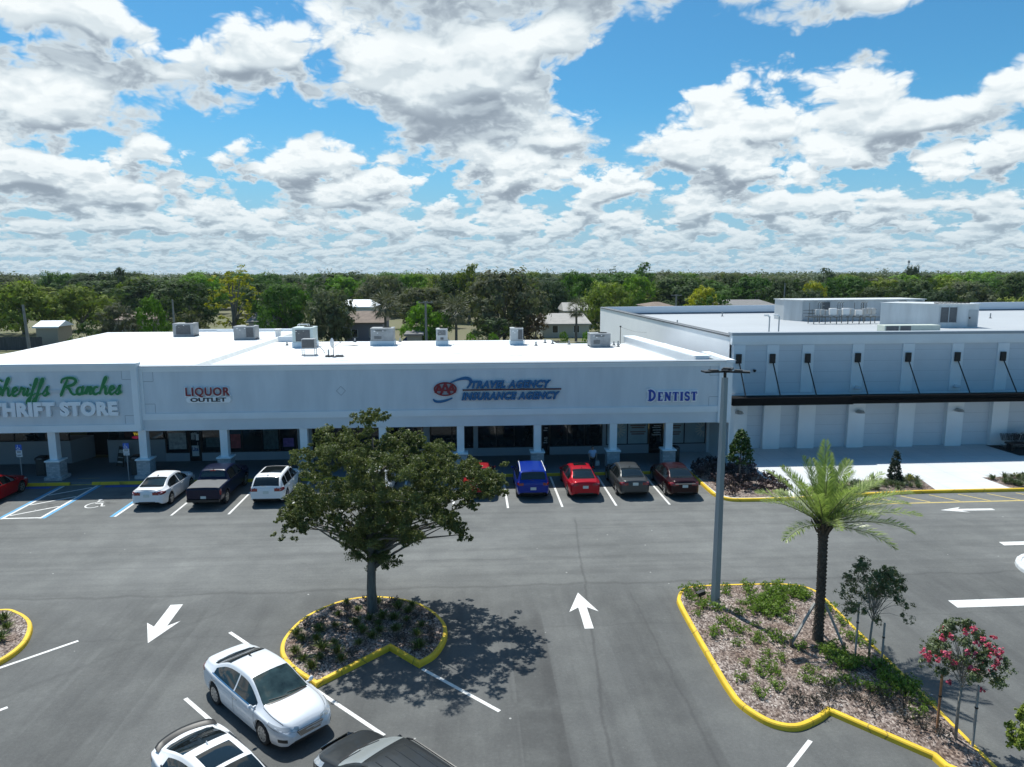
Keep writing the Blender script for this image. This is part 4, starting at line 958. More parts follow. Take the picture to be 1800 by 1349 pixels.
t = thing('satellite_dish', 'small white satellite dish on a ballasted mast on the roof', 'satellite dish', (-9.0,47.4,6.2))
mb = MB(); mb.tube([(0,0,.05),(0,0,.85)], .03, 8); obj('mast', mb, GALV, t)
mb = MB(); rows = []
for r in (0,.12,.24,.33):
    rows.append([(-.06+r*math.cos(a*math.pi/8)*.35, -.12+ .9*r*r+r*math.cos(a*math.pi/8)*.25, .92+r*math.sin(a*math.pi/8)) for a in range(17)])
mb.smooth = True; mb.grid(rows); obj('dish', mb, LABELW, t)
mb = MB(); mb.tube([(0,0,.6),(.25,-.1,.8),(.5,-.15,.98)], .014, 6); mb.box(.46,.56,-.18,-.12,.94,1.0); obj('feed_arm', mb, GALV, t)
mb = MB()
for a in (-.5,-.2,.15,.4): mb.bbox(a,a+.22,-.2,.2,0.02,.12)
mb.box(-.56,.7,-.22,.22,0.001,.02); obj('ballast', mb, mat('ballast_block', (.12,.12,.12), .9), t)
mb = MB(); mb.box(-.35,-.26,-.1,0,.12,.5); obj('junction_box', mb, GALV, t)
t = thing('hooded_vent', 'white box vent on the left part of the roof near the ridge end', 'roof vent', (-16.5,62.5,6.2)); mb = MB(); mb.bbox(-.2,.2,-.2,.2,0,.62); obj('housing', mb, LABELW, t); mb = MB(); mb.bbox(-.27,.27,-.27,.27,.62,.72); obj('hood', mb, LABELW, t)
t = thing('roof_hatch_rail', 'thin white hatch railing behind the pale green unit', 'railing', (-13.0,56.6,6.2)); mb = MB()
for a, b_ in ((-.4,0),(.35,0),(-.4,.6),(.35,.6)): mb.tube([(a,b_,0),(a,b_,1.5)], .025, 6)
obj('post', mb, LABELW, t); mb = MB()
for z in (.9,1.48): mb.box(-.4,.35,-.02,.02,z,z+.04); mb.box(-.4,.35,.58,.62,z,z+.04); mb.box(-.42,-.38,.02,.58,z,z+.04)
obj('rail', mb, LABELW, t)
def vent(x, y, z=6.2, h=.3, label='short grey vent pipe on the shop roof', grp='vent pipes on the shop roof'):
    t = thing('vent_pipe', label, 'vent pipe', (x,y,z), 0, grp)
    mb = MB(); mb.lathe([(.06,0),(.06,h)], n=10); obj('pipe', mb, GALV, t); mb = MB(); mb.lathe([(.14,0),(.12,.05),(.07,.08)], n=10); obj('flashing', mb, FIN, t)
    return t
v0 = vent(5.0,53.6)
for x, y in ((5.9,55.6),(6.4,54.8),(10.9,53.3),(11.3,53.6),(7.6,54.2),(-14.0,55.4),(-9.2,57.6),(-7.0,57.7),(-5.6,57.6),(-11.0,57.5),(11.0,52.2)): dup(v0, (x,y,6.2))
t = thing('antenna_mast', 'thin black antenna mast at the right rear of the shop roof', 'mast', (11.6,54.3,6.2)); mb = MB(); mb.tube([(0,0,0),(0,0,1.35)], .025, 6); obj('pole', mb, BLACKM, t); mb = MB(); mb.box(-.06,.06,-.05,.05,1.3,1.4); mb.tube([(0,0,1.3),(1.2,.3,.9),(2.2,.6,.8)], .008, 4); obj('head', mb, BLACKM, t)

# plant on the tall shop's roof
def plan_box(name, pts, z0, z1, m, par):
    mb = MB(); mb.prism(pts, z0, z1); return obj(name, mb, m, par, world=True)
PENT = mat('pent_metal', (.47,.50,.515), .5, .12, var=.16, vscale=.5, stretch=(3,3,.4), detail=6); PENT2 = mat('pent_metal_white', (.60,.625,.63), .5, .1, var=.18, vscale=.35, stretch=(3,3,.5), detail=6)
t = thing('plant_room', 'long pale metal plant room at the rear of the tall roof behind the rack', 'plant room', (37,68.5,7))
plan_box('housing', [(30.75,68.4),(31.6,66.3),(44.6,67.8),(44.2,71.3),(30.6,70.2)], 7.0, 8.96, PENT, t)
plan_box('roof_cap', [(30.65,68.4),(31.55,66.15),(44.7,67.65),(44.3,71.4),(30.5,70.3)], 8.963, 9.03, PENT2, t)
mb = MB()
for x, z, w, h in ((33.6,8.1,.8,.7),(41.8,8.1,.8,.75)): mb.box(x,x+w,66.3+(x-31.6)*.115-.03,66.3+(x-31.6)*.115+.12,z,z+h)
mb.box(43.6,44.4,67.5,67.75,7.6,8.8); obj('louvre', mb, FIN, t, world=True)
t = thing('plant_room', 'pale metal plant room with double grey louvre at the front of the tall roof', 'plant room', (39.5,57.5,7))
Q = [(36.0,60.7),(39.25,57.6),(42.4,57.2),(42.8,60.4),(38.8,62.5)]
plan_box('housing', Q, 7.0, 8.93, PENT2, t); plan_box('roof_cap', [(35.95,60.75),(39.22,57.5),(42.5,57.1),(42.9,60.5),(38.8,62.6)], 8.933, 8.99, PENT2, t)
mb = MB()
for a, b_ in ((.03,.35),(.37,.69)):
    p = [Vector((39.25,57.6)).lerp(Vector((42.4,57.2)), f*.62+.02) for f in (a,b_)]
    mb.add([(p[0].x,p[0].y-.02,7.45),(p[1].x,p[1].y-.02,7.45),(p[1].x,p[1].y-.02,8.7),(p[0].x,p[0].y-.02,8.7)],[(0,1,2,3)])
obj('louvre', mb, FIN, t, world=True)
mb = MB()
for f in (.0,.235,.445): 
    p = Vector((39.25,57.6)).lerp(Vector((42.4,57.2)), f+.005); mb.box(p.x-.03,p.x+.03,p.y-.06,p.y-.01,7.4,8.75)
obj('louvre_frame', mb, PENT, t, world=True)
mb = MB(); p = Vector((39.25,57.6)).lerp(Vector((42.4,57.2)), .74); mb.add([(p.x,p.y-.02,7.1),(p.x+.72,p.y-.11,7.1),(p.x+.72,p.y-.11,8.5),(p.x,p.y-.02,8.5)],[(0,1,2,3)]); d_ = obj('door', mb, GALV_P, t, world=True)
mb = MB(); mb.box(p.x+.08,p.x+.14,p.y-.1,p.y-.03,7.75,7.9); obj('handle', mb, BLACKM, d_, world=True)
mb = MB()
for k in range(9): mb.bbox(39.3+k*.34,39.3+k*.34+.2,58.1,58.5,8.99,9.08)
obj('roof_clips', mb, mat('roof_clip', (.05,.05,.05), .8), t, world=True)
t = thing('equipment_rack', 'steel rack of pale electrical boxes between the two plant rooms', 'equipment rack', (34.5,62.5,7))
mb = MB()
for x in np.arange(30.9,37.2,1.05): mb.box(x-.03,x+.03,62.4,62.46,7.0,7.62); mb.box(x-.03,x+.03,63.5,63.56,7.0,7.62); mb.box(x-.025,x+.025,62.4,63.5,7.56,7.61)
for z in (7.61,7.9,8.22): mb.box(30.6,37.0,63.0,63.05,z,z+.05)
mb.box(30.6,37.2,62.38,62.44,7.60,7.66); mb.box(30.6,37.2,63.52,63.58,7.60,7.66)
for x in (30.7,31.0,31.9,33.2,34.0,34.9,35.7,36.6): mb.box(x-.025,x+.025,63.0,63.05,7.6,8.9 if int(x*10)%2 else 8.3)
mb.box(30.1,31.2,62.9,62.94,7.95,8.0); mb.box(30.1,31.2,62.9,62.94,8.2,8.25)
obj('frame', mb, mat('rack_steel', (.17,.18,.18), .6, .5), t, world=True)
rr = random.Random(3); x = 31.15; k = 0
while x < 36.6:
    w = rr.choice((.34,.42,.42,.7)); h = rr.choice((.52,.58,.48)); mb = MB(); z = 7.82+rr.uniform(-.05,.05)
    mb.bbox(x,x+w-.08,62.62,62.95,z,z+h,.015); obj('switch_box', mb, LABELW if w > .6 else GALV_P, t, world=True); x += w+.04; k += 1
for k in range(7): mb = MB(); xx = 32.4+k*.62; mb.bbox(xx,xx+.26,62.55,62.75,7.66,7.84,.01); obj('small_box', mb, GALV_P, t, world=True)
for k, (x, wd) in enumerate(((33.0,.5),(34.9,.5),(37.2,.4))):
    t = thing('pipe_cluster', ('cluster of thin dark pipes rising left of the rack top','cluster of thin dark pipes rising over the rack middle','cluster of thin dark pipes beside the front plant room')[k], 'pipework', (x,65.6,7.0))
    mb = MB()
    for j in range(3): mb.tube([(j*.22-.2,0,0),(j*.22-.2,0,1.75),(j*.22-.05,0,1.85)], .03, 6)
    obj('pipes', mb, mat('pipe_dark', (.10,.11,.11), .6, .4), t); mb = MB()
    for z in (.9,1.2,1.5): mb.box(-.35,.4,-.03,.0,z,z+.05)
    obj('clamp', mb, GALV, t)
t = thing('low_roof_unit', 'low pale green box with two dark grilles at the front of the tall roof', 'air conditioner', (34.5,54.2,7)); mb = MB(); mb.bbox(-2.2,2.3,-.5,.6,0,.52); obj('cabinet', mb, mat('low_unit', (.52,.57,.50), .6, var=.1), t)
mb = MB(); mb.box(-2.1,-1.1,-.52,-.503,.08,.46); mb.box(-.95,-.1,-.52,-.503,.08,.46); obj('grille', mb, FIN, t)
for x, y in ((21.3,49.6),(22.0,49.6)):
    t = thing('exhaust_stack', ('thin steel stack with a pale cowl, the left of the pair' if x < 21.6 else 'thin steel stack with a pale cowl, the right of the pair'), 'exhaust stack', (x,y,7.0), 0, 'paired stacks on the tall roof')
    mb = MB(); mb.tube([(0,0,0),(0,0,1.55)], .05, 8); obj('pipe', mb, GALV_P, t); mb = MB(); mb.tube([(-.05,0,1.5),(-.12,0,1.62),(-.42,0,1.62)], .08, 8); obj('cowl', mb, LABELW, t)
v1 = vent(18.3,62.0,7.0,.5,'short vent pipe on the tall roof','vent pipes on the tall roof')
for x, y in ((27.0,75.0),(48.5,66.5),(52.4,69.0)): dup(v1, (x,y,7.0))

# ------------------------------------------------------------------ lamp post
t = thing('parking_lamp', 'tall square grey lamp post with three flat dark lamp heads', 'lamp post', (8.47,23.03,.12), R(22))
POLEM = mat('pole_paint', (.25,.30,.325), .5, .1, var=.12, vscale=.8, stretch=(1,1,.2))
mb = MB(); mb.add([(-.11,-.11,0),(.11,-.11,0),(.11,.11,0),(-.11,.11,0),(-.074,-.074,8.05),(.074,-.074,8.05),(.074,.074,8.05),(-.074,.074,8.05)],[(0,3,2,1),(4,5,6,7),(0,1,5,4),(1,2,6,5),(2,3,7,6),(3,0,4,7)]); obj('pole', mb, POLEM, t)
mb = MB(); mb.bbox(-.2,.2,-.2,.2,-.05,.03); obj('base_plate', mb, POLEM, t)
mb = MB(); mb.lathe([(.05,8.05),(.05,8.3)], n=10); mb.box(-.09,.09,-.09,.09,8.22,8.30); obj('tenon', mb, BLACKM, t)
for a in (166, -44, 40):
    c, s_ = math.cos(R(a)), math.sin(R(a)); ax = (Vector((c,s_,0)), Vector((-s_,c,0)), Vector((0,0,1)))
    mb = MB(); mb.obox(Vector((c*.20,s_*.20,8.25)), .16, .035, .03, ax); mb.obox(Vector((c*.55,s_*.55,8.27)), .24, .17, .028, ax); mb.obox(Vector((c*.42,s_*.42,8.31)), .13, .12, .02, ax)
    h = obj('lamp_head', mb, mat('lamp_black', (.02,.02,.021), .4, .3), t)
    mb = MB(); mb.obox(Vector((c*.58,s_*.58,8.238)), .19, .14, .003, ax); obj('lens', mb, mat('lamp_lens', (.35,.35,.33), .3), h)
t = thing('spotlight', 'small black ground spotlight beside the lamp post base', 'spotlight', (8.06,23.35,.16)); mb = MB(); mb.tube([(0,0,0),(0,0,.16)], .03, 8); obj('stake', mb, BLACKM, t); mb = MB(); mb.bar((-.14,0,.2),(.14,.06,.27),.16,.14); obj('head', mb, BLACKM, t)

# ------------------------------------------------------------------ arcade furniture
def bin_(x, y, label, square=False):
    t = thing('litter_bin', label, 'litter bin', (x,y,.15), 0, 'dark litter bins under the arcade')
    mb = MB()
    if square: mb.bbox(-.28,.28,-.28,.28,0,.92,.04)
    else: mb.lathe([(.25,0),(.29,.06),(.30,.82),(.27,.88)], n=18)
    obj('body', mb, mat('bin_body', (.03,.035,.035), .6), t)
    mb = MB()
    if square: mb.bbox(-.33,.33,-.33,.33,.925,1.10,.08)
    else: mb.lathe([(.31,.885),(.30,1.0),(.2,1.1),(.04,1.14)], n=18)
    l = obj('lid', mb, mat('bin_lid', (.018,.02,.02), .5), t)
    mb = MB(); mb.box(-.14,.14,-.34,-.32,.96,1.06); obj('flap', mb, FIN, l)
bin_(12.35,41.5,'black litter bin beside the rightmost stone column'); bin_(-19.35,41.4,'dark square bin between the accessible sign and a stone column', True); bin_(-24.75,41.6,'dark bin left of the leftmost stone column', True)
WHITE_S = mat('sign_face_white', (.62,.64,.66), .5); BLUE_S = mat('sign_face_blue', (.025,.11,.48), .5)
for x, y, lb in ((-25.05,40.1,'blue and white accessible-bay sign by the red car at the left edge'),(-19.25,40.05,'blue and white accessible-bay sign in front of the square bin')):
    t = thing('accessible_sign', lb, 'sign', (x,y,.15), 0, 'accessible bay signs')
    mb = MB(); mb.tube([(0,0,0),(0,0,2.15)], .028, 8); obj('post', mb, GALV, t)
    mb = MB(); mb.box(-.16,.16,-.05,-.032,1.85,2.16); f = obj('blue_plate', mb, BLUE_S, t)
    mb = MB(); mb.box(-.16,.16,-.05,-.032,1.62,1.835); mb.box(-.16,.16,-.05,-.032,1.46,1.60); obj('white_plate', mb, WHITE_S, t)
    mb = MB(); ribbon(mb, [(-.03+.075*math.cos(R(a)), 1.95+.065*math.sin(R(a))) for a in range(100,380,20)], .022, -.055,-.051, False); ribbon(mb, [(-.04,2.08),(-.03,1.97),(.04,1.97),(.075,1.89)], .026, -.055,-.051, False); mb.add([(-.045+.02*math.cos(k),-.053,2.11+.02*math.sin(k)) for k in range(6)],[tuple(range(6))]); obj('wheelchair_mark', mb, WHITE_S, f)
    mb = MB()
    for z in (1.76,1.70,1.52): mb.box(-.11,.11,-.054,-.051,z,z+.028)
    obj('small_print', mb, BLACKP, t)
t = thing('sandwich_board', 'white poster board leaning beside the dark shop entrance', 'sign', (-21.15,43.3,.15), R(-25)); mb = MB(); mb.add([(-.28,-.18,0),(.28,-.18,0),(.24,.1,1.15),(-.24,.1,1.15),(-.28,-.14,0),(.28,-.14,0),(.24,.14,1.15),(-.24,.14,1.15)],[(0,1,2,3),(7,6,5,4),(0,3,7,4),(1,5,6,2),(3,2,6,7)]); obj('board', mb, mat('board_black', (.015,.02,.018), .6), t)
mb = MB()
for k, (z, m_) in enumerate(((.2,.3),(.5,.55),(.78,.98))): mb.add([(-.22,-.185+z*.243,z),(.22,-.185+z*.243,z),(.21,-.185+m_*.243,m_),(-.21,-.185+m_*.243,m_)],[(0,1,2,3)])
obj('poster', mb, PAPER, t)
mb = MB(); mb.add([(34.35,44.5,.158),(34.55,41.75,.158),(62,41.75,.158),(62,44.5,.158)],[(0,1,2,3)]); struct('dark_ground_patch', mb, mat('dark_patch', (.02,.02,.021), .9))  # flat near-black patch on the pavement in front of the tall shop
def trolley(x, y, rz, label):
    t = thing('shopping_trolley', label, 'shopping trolley', (x,y,.16), rz, 'dark shopping trolleys by the tall shop')
    mb = MB(); w = .28
    # basket of wires
    for k in range(7):
        f = k/6; z = .48+f*.44; a = .20+.02*f; L = .36+.12*f
        mb.tube([(-L,-a,z),(L,-a*1.15,z),(L,a*1.15,z),(-L,a,z),(-L,-a,z)], .008, 4)
    for k in range(9):
        f = -1+2*k/8
        for s_ in (-1,1): mb.tube([(f*.36,s_*.21,.48),(f*.48,s_*.24,.92)], .008, 4)
    for k in range(5): mb.tube([(-.36,-.2+.1*k,.48),(-.48,-.22+.11*k,.92)], .008, 4); mb.tube([(.36,-.2+.1*k,.48),(.48,-.22+.11*k,.92)], .008, 4)
    obj('basket', mb, BLACKM, t)
    mb = MB(); mb.tube([(-.45,-.2,.10),(.42,-.22,.12),(.5,-.22,.5),(.58,-.24,.95)], .02, 6); mb.tube([(-.45,.2,.10),(.42,.22,.12),(.5,.22,.5),(.58,.24,.95)], .02, 6); mb.tube([(-.4,-.2,.2),(-.4,.2,.2)], .02, 6); obj('frame', mb, GALV, t)
    mb = MB(); mb.tube([(.58,-.26,.97),(.58,.26,.97)], .03, 8); obj('handle', mb, mat('grip', (.45,.47,.48), .4), t)
    for sx_, sy_ in ((-.42,-.2),(-.42,.2),(.42,-.22),(.42,.22)): mb = MB(); mb.tube([(sx_,sy_-.02,.05),(sx_,sy_+.02,.05)], .05, 10); obj('castor', mb, BLACKM, t)
for k in range(5): trolley(35.35+k*.42, 43.75+.0*k, R(4*k-6), ['black trolley nearest the pilaster at the right edge','second black trolley nested from the pilaster','third black trolley nested from the pilaster','fourth black trolley nested from the pilaster','fifth black trolley nested from the pilaster'][k])
t = thing('bench', 'low black bench with a broad top in front of the trolleys', 'bench', (35.5,43.15,.16)); mb = MB(); mb.bbox(-.75,1.5,-.25,.25,.42,.50); obj('seat', mb, BLACKM, t)
for x in (-.55,1.3): mb = MB(); mb.box(x-.05,x+.05,-.2,.2,0,.42); obj('leg', mb, BLACKM, t)
# ------------------------------------------------------------------ cars
def pchip(xk, yk):
    xk = np.array(xk, float); yk = np.array(yk, float); h = np.diff(xk); d = np.diff(yk)/h; m = np.zeros_like(yk)
    for i in range(1, len(xk)-1):
        if d[i-1]*d[i] > 0:
            w1 = 2*h[i]+h[i-1]; w2 = h[i]+2*h[i-1]; m[i] = (w1+w2)/(w1/d[i-1]+w2/d[i])
    m[0] = d[0]; m[-1] = d[-1]
    def f(x):
        x = np.clip(np.asarray(x, float), xk[0], xk[-1]); i = np.clip(np.searchsorted(xk, x)-1, 0, len(xk)-2); t = (x-xk[i])/h[i]
        return (2*t**3-3*t**2+1)*yk[i]+(t**3-2*t**2+t)*h[i]*m[i]+(-2*t**3+3*t**2)*yk[i+1]+(t**3-t**2)*h[i]*m[i+1]
    return f
def fn(pts):
    pts = sorted(pts); return pchip([p[0] for p in pts], [p[1] for p in pts])
TYRE = mat('tyre', (.012,.012,.013), .85); RIM = mat('alloy', (.42,.43,.44), .3, .85); RIMD = mat('dark_alloy', (.05,.05,.055), .35, .8); CARGLASS = mat('car_glass', (.008,.011,.012), .03, spec=.7); TRIMB = mat('car_black_trim', (.012,.012,.013), .45); LAMPC = mat('headlamp_glass', (.45,.47,.48), .08, .3, coat=1); TAIL = mat('tail_lamp', (.22,.008,.010), .12, coat=1); PLATE = mat('licence_plate', (.55,.60,.58), .5); CHROME = mat('chrome', (.62,.63,.64), .12, 1.0); UNDER = mat('underbody', (.008,.008,.008), .9); SUNSH = mat('sunshade', (.50,.54,.54), .3, .6)
SEATM = mat('dash_top', (.10,.11,.10), .7)
def paint(name, c, metal=.25, rough=.32):
    return mat('car_paint_'+name, c, rough, metal, spec=.2, coat=.3)
class Body:
    def __init__(s, L, W, top, belt, plan, roofw, low, wheels, wr, arch=None, mid=.55, edge_drop=None, crown=.035):
        s.L, s.W = L, W; s.top, s.belt, s.plan, s.roofw, s.lowf = fn(top), fn(belt), fn(plan), fn(roofw), fn(low)
        s.wheels, s.wr, s.arch, s.mid = wheels, wr, arch or wr+.055, mid
        s.drop = fn(edge_drop) if edge_drop else (lambda x: .07); s.crown = crown
    def low(s, x):
        z = float(s.lowf(x))
        for xw in s.wheels:
            d = abs(x-xw)
            if d < s.arch: z = max(z, s.wr+math.sqrt(max(0, s.arch**2-d*d)))
        return z
    def sec(s, x, rounds=2):
        w = s.W/2*float(s.plan(x)); zl = s.low(x); zb = float(s.belt(x)); zt = float(s.top(x)); wr_ = min(float(s.roofw(x))*s.W/2, w*.97); dr = float(s.drop(x))
        zt = max(zt, zb+.012); dr = min(dr, (zt-zb)*.55)
        hh = max(.05, zb-zl); m1 = max(min(s.mid*.62, zl+hh*.4), zl+hh*.06); m2 = max(min(s.mid, zl+hh*.65), m1+hh*.1); m3 = max(zb-.10, m2+hh*.1)
        P = [(w*.93,zl),(w*.98,m1),(w,m2),(w*.992,min(m3,zb-.012)),(w*.975,zb-.005),(wr_+(w*.955-wr_)*.80, zb+(zt-dr-zb)*.12),(wr_+.012, zt-dr-.03*min(1,(zt-zb)*3)),(wr_*.94, zt-dr*.42),(wr_*.6, zt-s.crown*.35),(wr_*.25,zt-.003),(0,zt)]
        P = np.array(P)
        for _ in range(rounds):
            Q = [P[0]]
            for a, b_ in zip(P[:-1], P[1:]): Q += [a*.75+b_*.25, a*.25+b_*.75]
            Q.append(P[-1]); P = np.array(Q)
        return P
    def y_at(s, x, z):
        P = s.sec(x); k = len(P)*3//4; return float(np.interp(z, P[:k,1], P[:k,0]))
    def z_at(s, x, y):
        P = s.sec(x); k = len(P)//3; Q = P[k:][::-1]; return float(np.interp(abs(y), Q[:,0], Q[:,1]))
    def stations(s):
        xs = list(np.linspace(-s.L/2, s.L/2, 64)); e = s.L/2
        for d in (.012,.03,.055,.09,.14): xs += [e-d, -e+d]
        for xw in s.wheels:
            for a in range(0, 181, 12): xs.append(xw+s.arch*math.cos(R(a))*1.0)
            xs += [xw+s.arch*1.004, xw-s.arch*1.004]
        xs = sorted(set(round(x,4) for x in xs if -e <= x <= e)); return xs
    def body_mb(s):
        mb = MB(); mb.smooth = True; rows = []
        for x in s.stations():
            P = s.sec(x); rows.append([(x,-y,z) for y,z in P]+[(x,y,z) for y,z in P[::-1][1:]])
        mb.grid(rows)
        for row, flip in ((rows[0],False),(rows[-1],True)):
            n = len(row); h = (n+1)//2
            strips = [[row[i], row[n-1-i]] for i in range(h)]
            q = [[a,b_] for a,b_ in strips]
            mb.smooth = False; mb.grid(q if flip else [[b_,a] for a,b_ in q])
        return mb
    def side_patch(s, mb, x0, x1, zlo, zhi, sgn, off=.006, nx=14, nz=5, xs=None, skew=None):
        rows = []
        for x in (xs if xs is not None else np.linspace(x0,x1,nx)):
            a, c = zlo(x), zhi(x)
            if c-a < .006: c = a+.006
            r = []
            for z in np.linspace(a,c,nz):
                xx = x+(skew(z) if skew else 0)
                r.append((xx, sgn*(s.y_at(xx,z)+off), z))
            rows.append(r)
        if sgn > 0: rows = rows[::-1]
        mb.smooth = True; mb.grid(rows); mb.smooth = False
    def top_patch(s, mb, x0, x1, frac=.92, off=.007, nx=10, ny=13, f0=None, f1=None, bow=0.0):
        rows = []
        for x in np.linspace(x0,x1,nx):
            t = (x-x0)/(x1-x0); f = frac if f0 is None else f0+(f1-f0)*t
            r = []
            for q in np.linspace(-1,1,ny):
                xx = x+bow*(1-q*q)*(1-t if bow < 0 else t)
                wr_ = float(s.roofw(xx))*s.W/2; y = q*f*wr_; r.append((xx, y, s.z_at(xx,y)+off))
            rows.append(r)
        mb.smooth = True; mb.grid(rows); mb.smooth = False
def wheel(par, x, y, r, w, sgn, rim=RIM, spokes=5):
    t = obj('wheel', MB().add([(0,0,0)],[]), UNDER, par) if False else None
    mb = MB(); mb.smooth = True; prof = [(r*.62,-w/2+.02),(r*.80,-w/2),(r*.96,-w/2+.02),(r,-w/2+.05),(r,w/2-.05),(r*.96,w/2-.02),(r*.80,w/2),(r*.62,w/2-.02)]
    n = 24; rows = [[(x+a*math.cos(2*math.pi*k/n), y+b_, r+a*math.sin(2*math.pi*k/n)) for k in range(n+1)] for a,b_ in prof]
    mb.grid(rows); mb.smooth = False
    yo = y+sgn*(w/2-.06)
    mb.add([(x+r*.64*math.cos(2*math.pi*k/n), yo-sgn*.03, r+r*.64*math.sin(2*math.pi*k/n)) for k in range(n)], [tuple(range(n)) if sgn < 0 else tuple(range(n-1,-1,-1))])
    ty = obj('wheel', mb, TYRE, par)
    mb = MB(); ye = y+sgn*(w/2-.035)
    ring = [(r*.66,0),(r*.66,sgn*.02),(r*.58,sgn*.015),(r*.58,-sgn*.02)]
    rows = [[(x+a*math.cos(2*math.pi*k/n), ye+b_, r+a*math.sin(2*math.pi*k/n)) for k in range(n+1)] for a,b_ in ring]
    mb.grid(rows if sgn > 0 else rows[::-1])
    for k in range(spokes):
        a = 2*math.pi*k/spokes+.3; p = Vector((x,ye,r)); q = p+Vector((math.cos(a),0,math.sin(a)))*r*.6
        mb.bar(p, q, r*.19, .03, Vector((0,1,0)))
    mb.tube([(x,ye-.02,r),(x,ye+.02,r)], r*.13, 10)
    obj('rim', mb, rim, ty)
def make_car(kind, label, pcol, loc, heading, scale=.93, cat='car', group=None, rim=RIM, opts={}):
    t = thing('parked_'+('pickup' if kind == 'pickup' else 'suv' if kind in ('suv','crossover','wagon') else 'car'), label, cat, loc, heading, group); t.scale = (scale,)*3
    if kind == 'sedan':
        L, W, wr = 4.84, 1.86, .335; e = L/2
        b = Body(L, W,
            [(-e,.80),(-e+.03,1.00),(-e+.10,1.075),(-1.95,1.10),(-1.72,1.125),(-1.35,1.27),(-1.0,1.395),(-.6,1.455),(-.15,1.475),(.2,1.455),(.42,1.405),(.9,1.18),(1.22,1.025),(1.5,.985),(1.9,.92),(2.2,.83),(2.33,.74),(e-.02,.62),(e,.55)],
            [(-e,.72),(-e+.05,.90),(-1.9,.955),(-1.2,.945),(0,.905),(1.0,.865),(1.6,.815),(2.1,.72),(2.3,.64),(e,.50)],
            [(-e,.66),(-e+.04,.76),(-e+.14,.86),(-2.0,.935),(-1.4,.99),(-.5,1),(1.2,1),(1.8,.965),(2.1,.90),(2.28,.80),(e-.03,.66),(e,.56)],
            [(-e,.60),(-2.1,.76),(-1.7,.78),(-1.2,.68),(-.6,.635),(.2,.645),(.7,.70),(1.2,.78),(1.6,.80),(2.1,.72),(2.3,.58),(e,.45)],
            [(-e,.42),(-e+.12,.30),(-1.9,.24),(-1,.20),(1.0,.19),(2.0,.22),(e-.1,.26),(e,.36)],
            (-1.40,1.41), wr, mid=.56)
        cuts = dict(ws=(.34,1.20), rw=(-1.78,-.92), side=(-1.50,1.02), bp=(-.18,))
    elif kind == 'coupe':          # fastback saloon
        L, W, wr = 4.80, 1.86, .335; e = L/2
        b = Body(L, W,
            [(-e,.82),(-e+.03,1.02),(-e+.10,1.10),(-2.0,1.125),(-1.8,1.16),(-1.35,1.30),(-.9,1.405),(-.4,1.455),(.0,1.455),(.35,1.40),(.9,1.17),(1.25,1.01),(1.6,.965),(2.0,.89),(2.25,.79),(2.34,.70),(e-.02,.60),(e,.52)],
            [(-e,.74),(-e+.05,.93),(-1.9,.98),(-1.2,.95),(0,.90),(1.0,.86),(1.6,.81),(2.1,.72),(2.3,.62),(e,.5)],
            [(-e,.68),(-e+.04,.78),(-e+.14,.88),(-2.0,.95),(-1.4,1),(-.5,.99),(1.2,1),(1.8,.965),(2.1,.90),(2.28,.78),(e-.03,.66),(e,.56)],
            [(-e,.62),(-2.1,.74),(-1.7,.70),(-1.2,.66),(-.6,.63),(.2,.645),(.7,.70),(1.2,.78),(1.6,.80),(2.1,.72),(2.3,.58),(e,.45)],
            [(-e,.42),(-e+.12,.30),(-1.9,.24),(-1,.20),(1.0,.19),(2.0,.22),(e-.1,.26),(e,.36)], (-1.42,1.42), wr, mid=.56)
        cuts = dict(ws=(.22,1.22), rw=(-1.88,-.98), side=(-1.52,1.0), bp=(-.2,))
    elif kind in ('suv','crossover','wagon'):
        tall = {'suv':1.64,'crossover':1.66,'wagon':1.62}[kind]; L, W, wr = {'suv':4.25,'crossover':4.72,'wagon':4.75}[kind], {'suv':1.82,'crossover':1.93,'wagon':1.88}[kind], {'suv':.345,'crossover':.375,'wagon':.355}[kind]; e = L/2
        slope = {'suv':.22,'crossover':.55,'wagon':.45}[kind]
        b = Body(L, W,
            [(-e,.90),(-e+.02,1.02),(-e+.05,1.10),(-e+.08,1.16),(-e+.08+slope*.60,tall-.14),(-e+.14+slope,tall-.04),(-.9,tall-.01),(-.2,tall),(.15,tall-.015),(.42,tall-.08),(.85,1.33),(1.22,1.12),(1.5,1.075),(e-.4,1.0),(e-.15,.90),(e-.05,.76),(e,.60)],
            [(-e,.80),(-e+.05,.98),(-1.6,1.03),(-1.0,1.01),(0,.985),(1.0,.95),(1.5,.91),(e-.3,.84),(e-.1,.72),(e,.56)],
            [(-e,.80),(-e+.04,.86),(-e+.14,.92),(-e+.4,.97),(-1.2,1),(1.1,1),(e-.6,.97),(e-.3,.91),(e-.14,.82),(e-.03,.70),(e,.60)],
            [(-e,.84),(-e+.2,.80),(-e+.7,.77),(-.8,.75),(.2,.74),(.7,.76),(1.2,.80),(e-.6,.82),(e-.2,.68),(e,.50)],
            [(-e,.46),(-e+.10,.34),(-e+.5,.27),(-.9,.24),(1.0,.24),(e-.4,.27),(e-.1,.32),(e,.42)], (-e+.93 if kind == 'suv' else -e+.95, e-.92), wr, mid=.62)
        cuts = dict(ws=(.34,1.20), rw=(-e+.085,-e+.10+slope*.72), side=(-e+.42,1.04), bp=(-.25,-1.25))
    else:                            # crew-cab pickup
        L, W, wr = 5.75, 2.0, .40; e = L/2
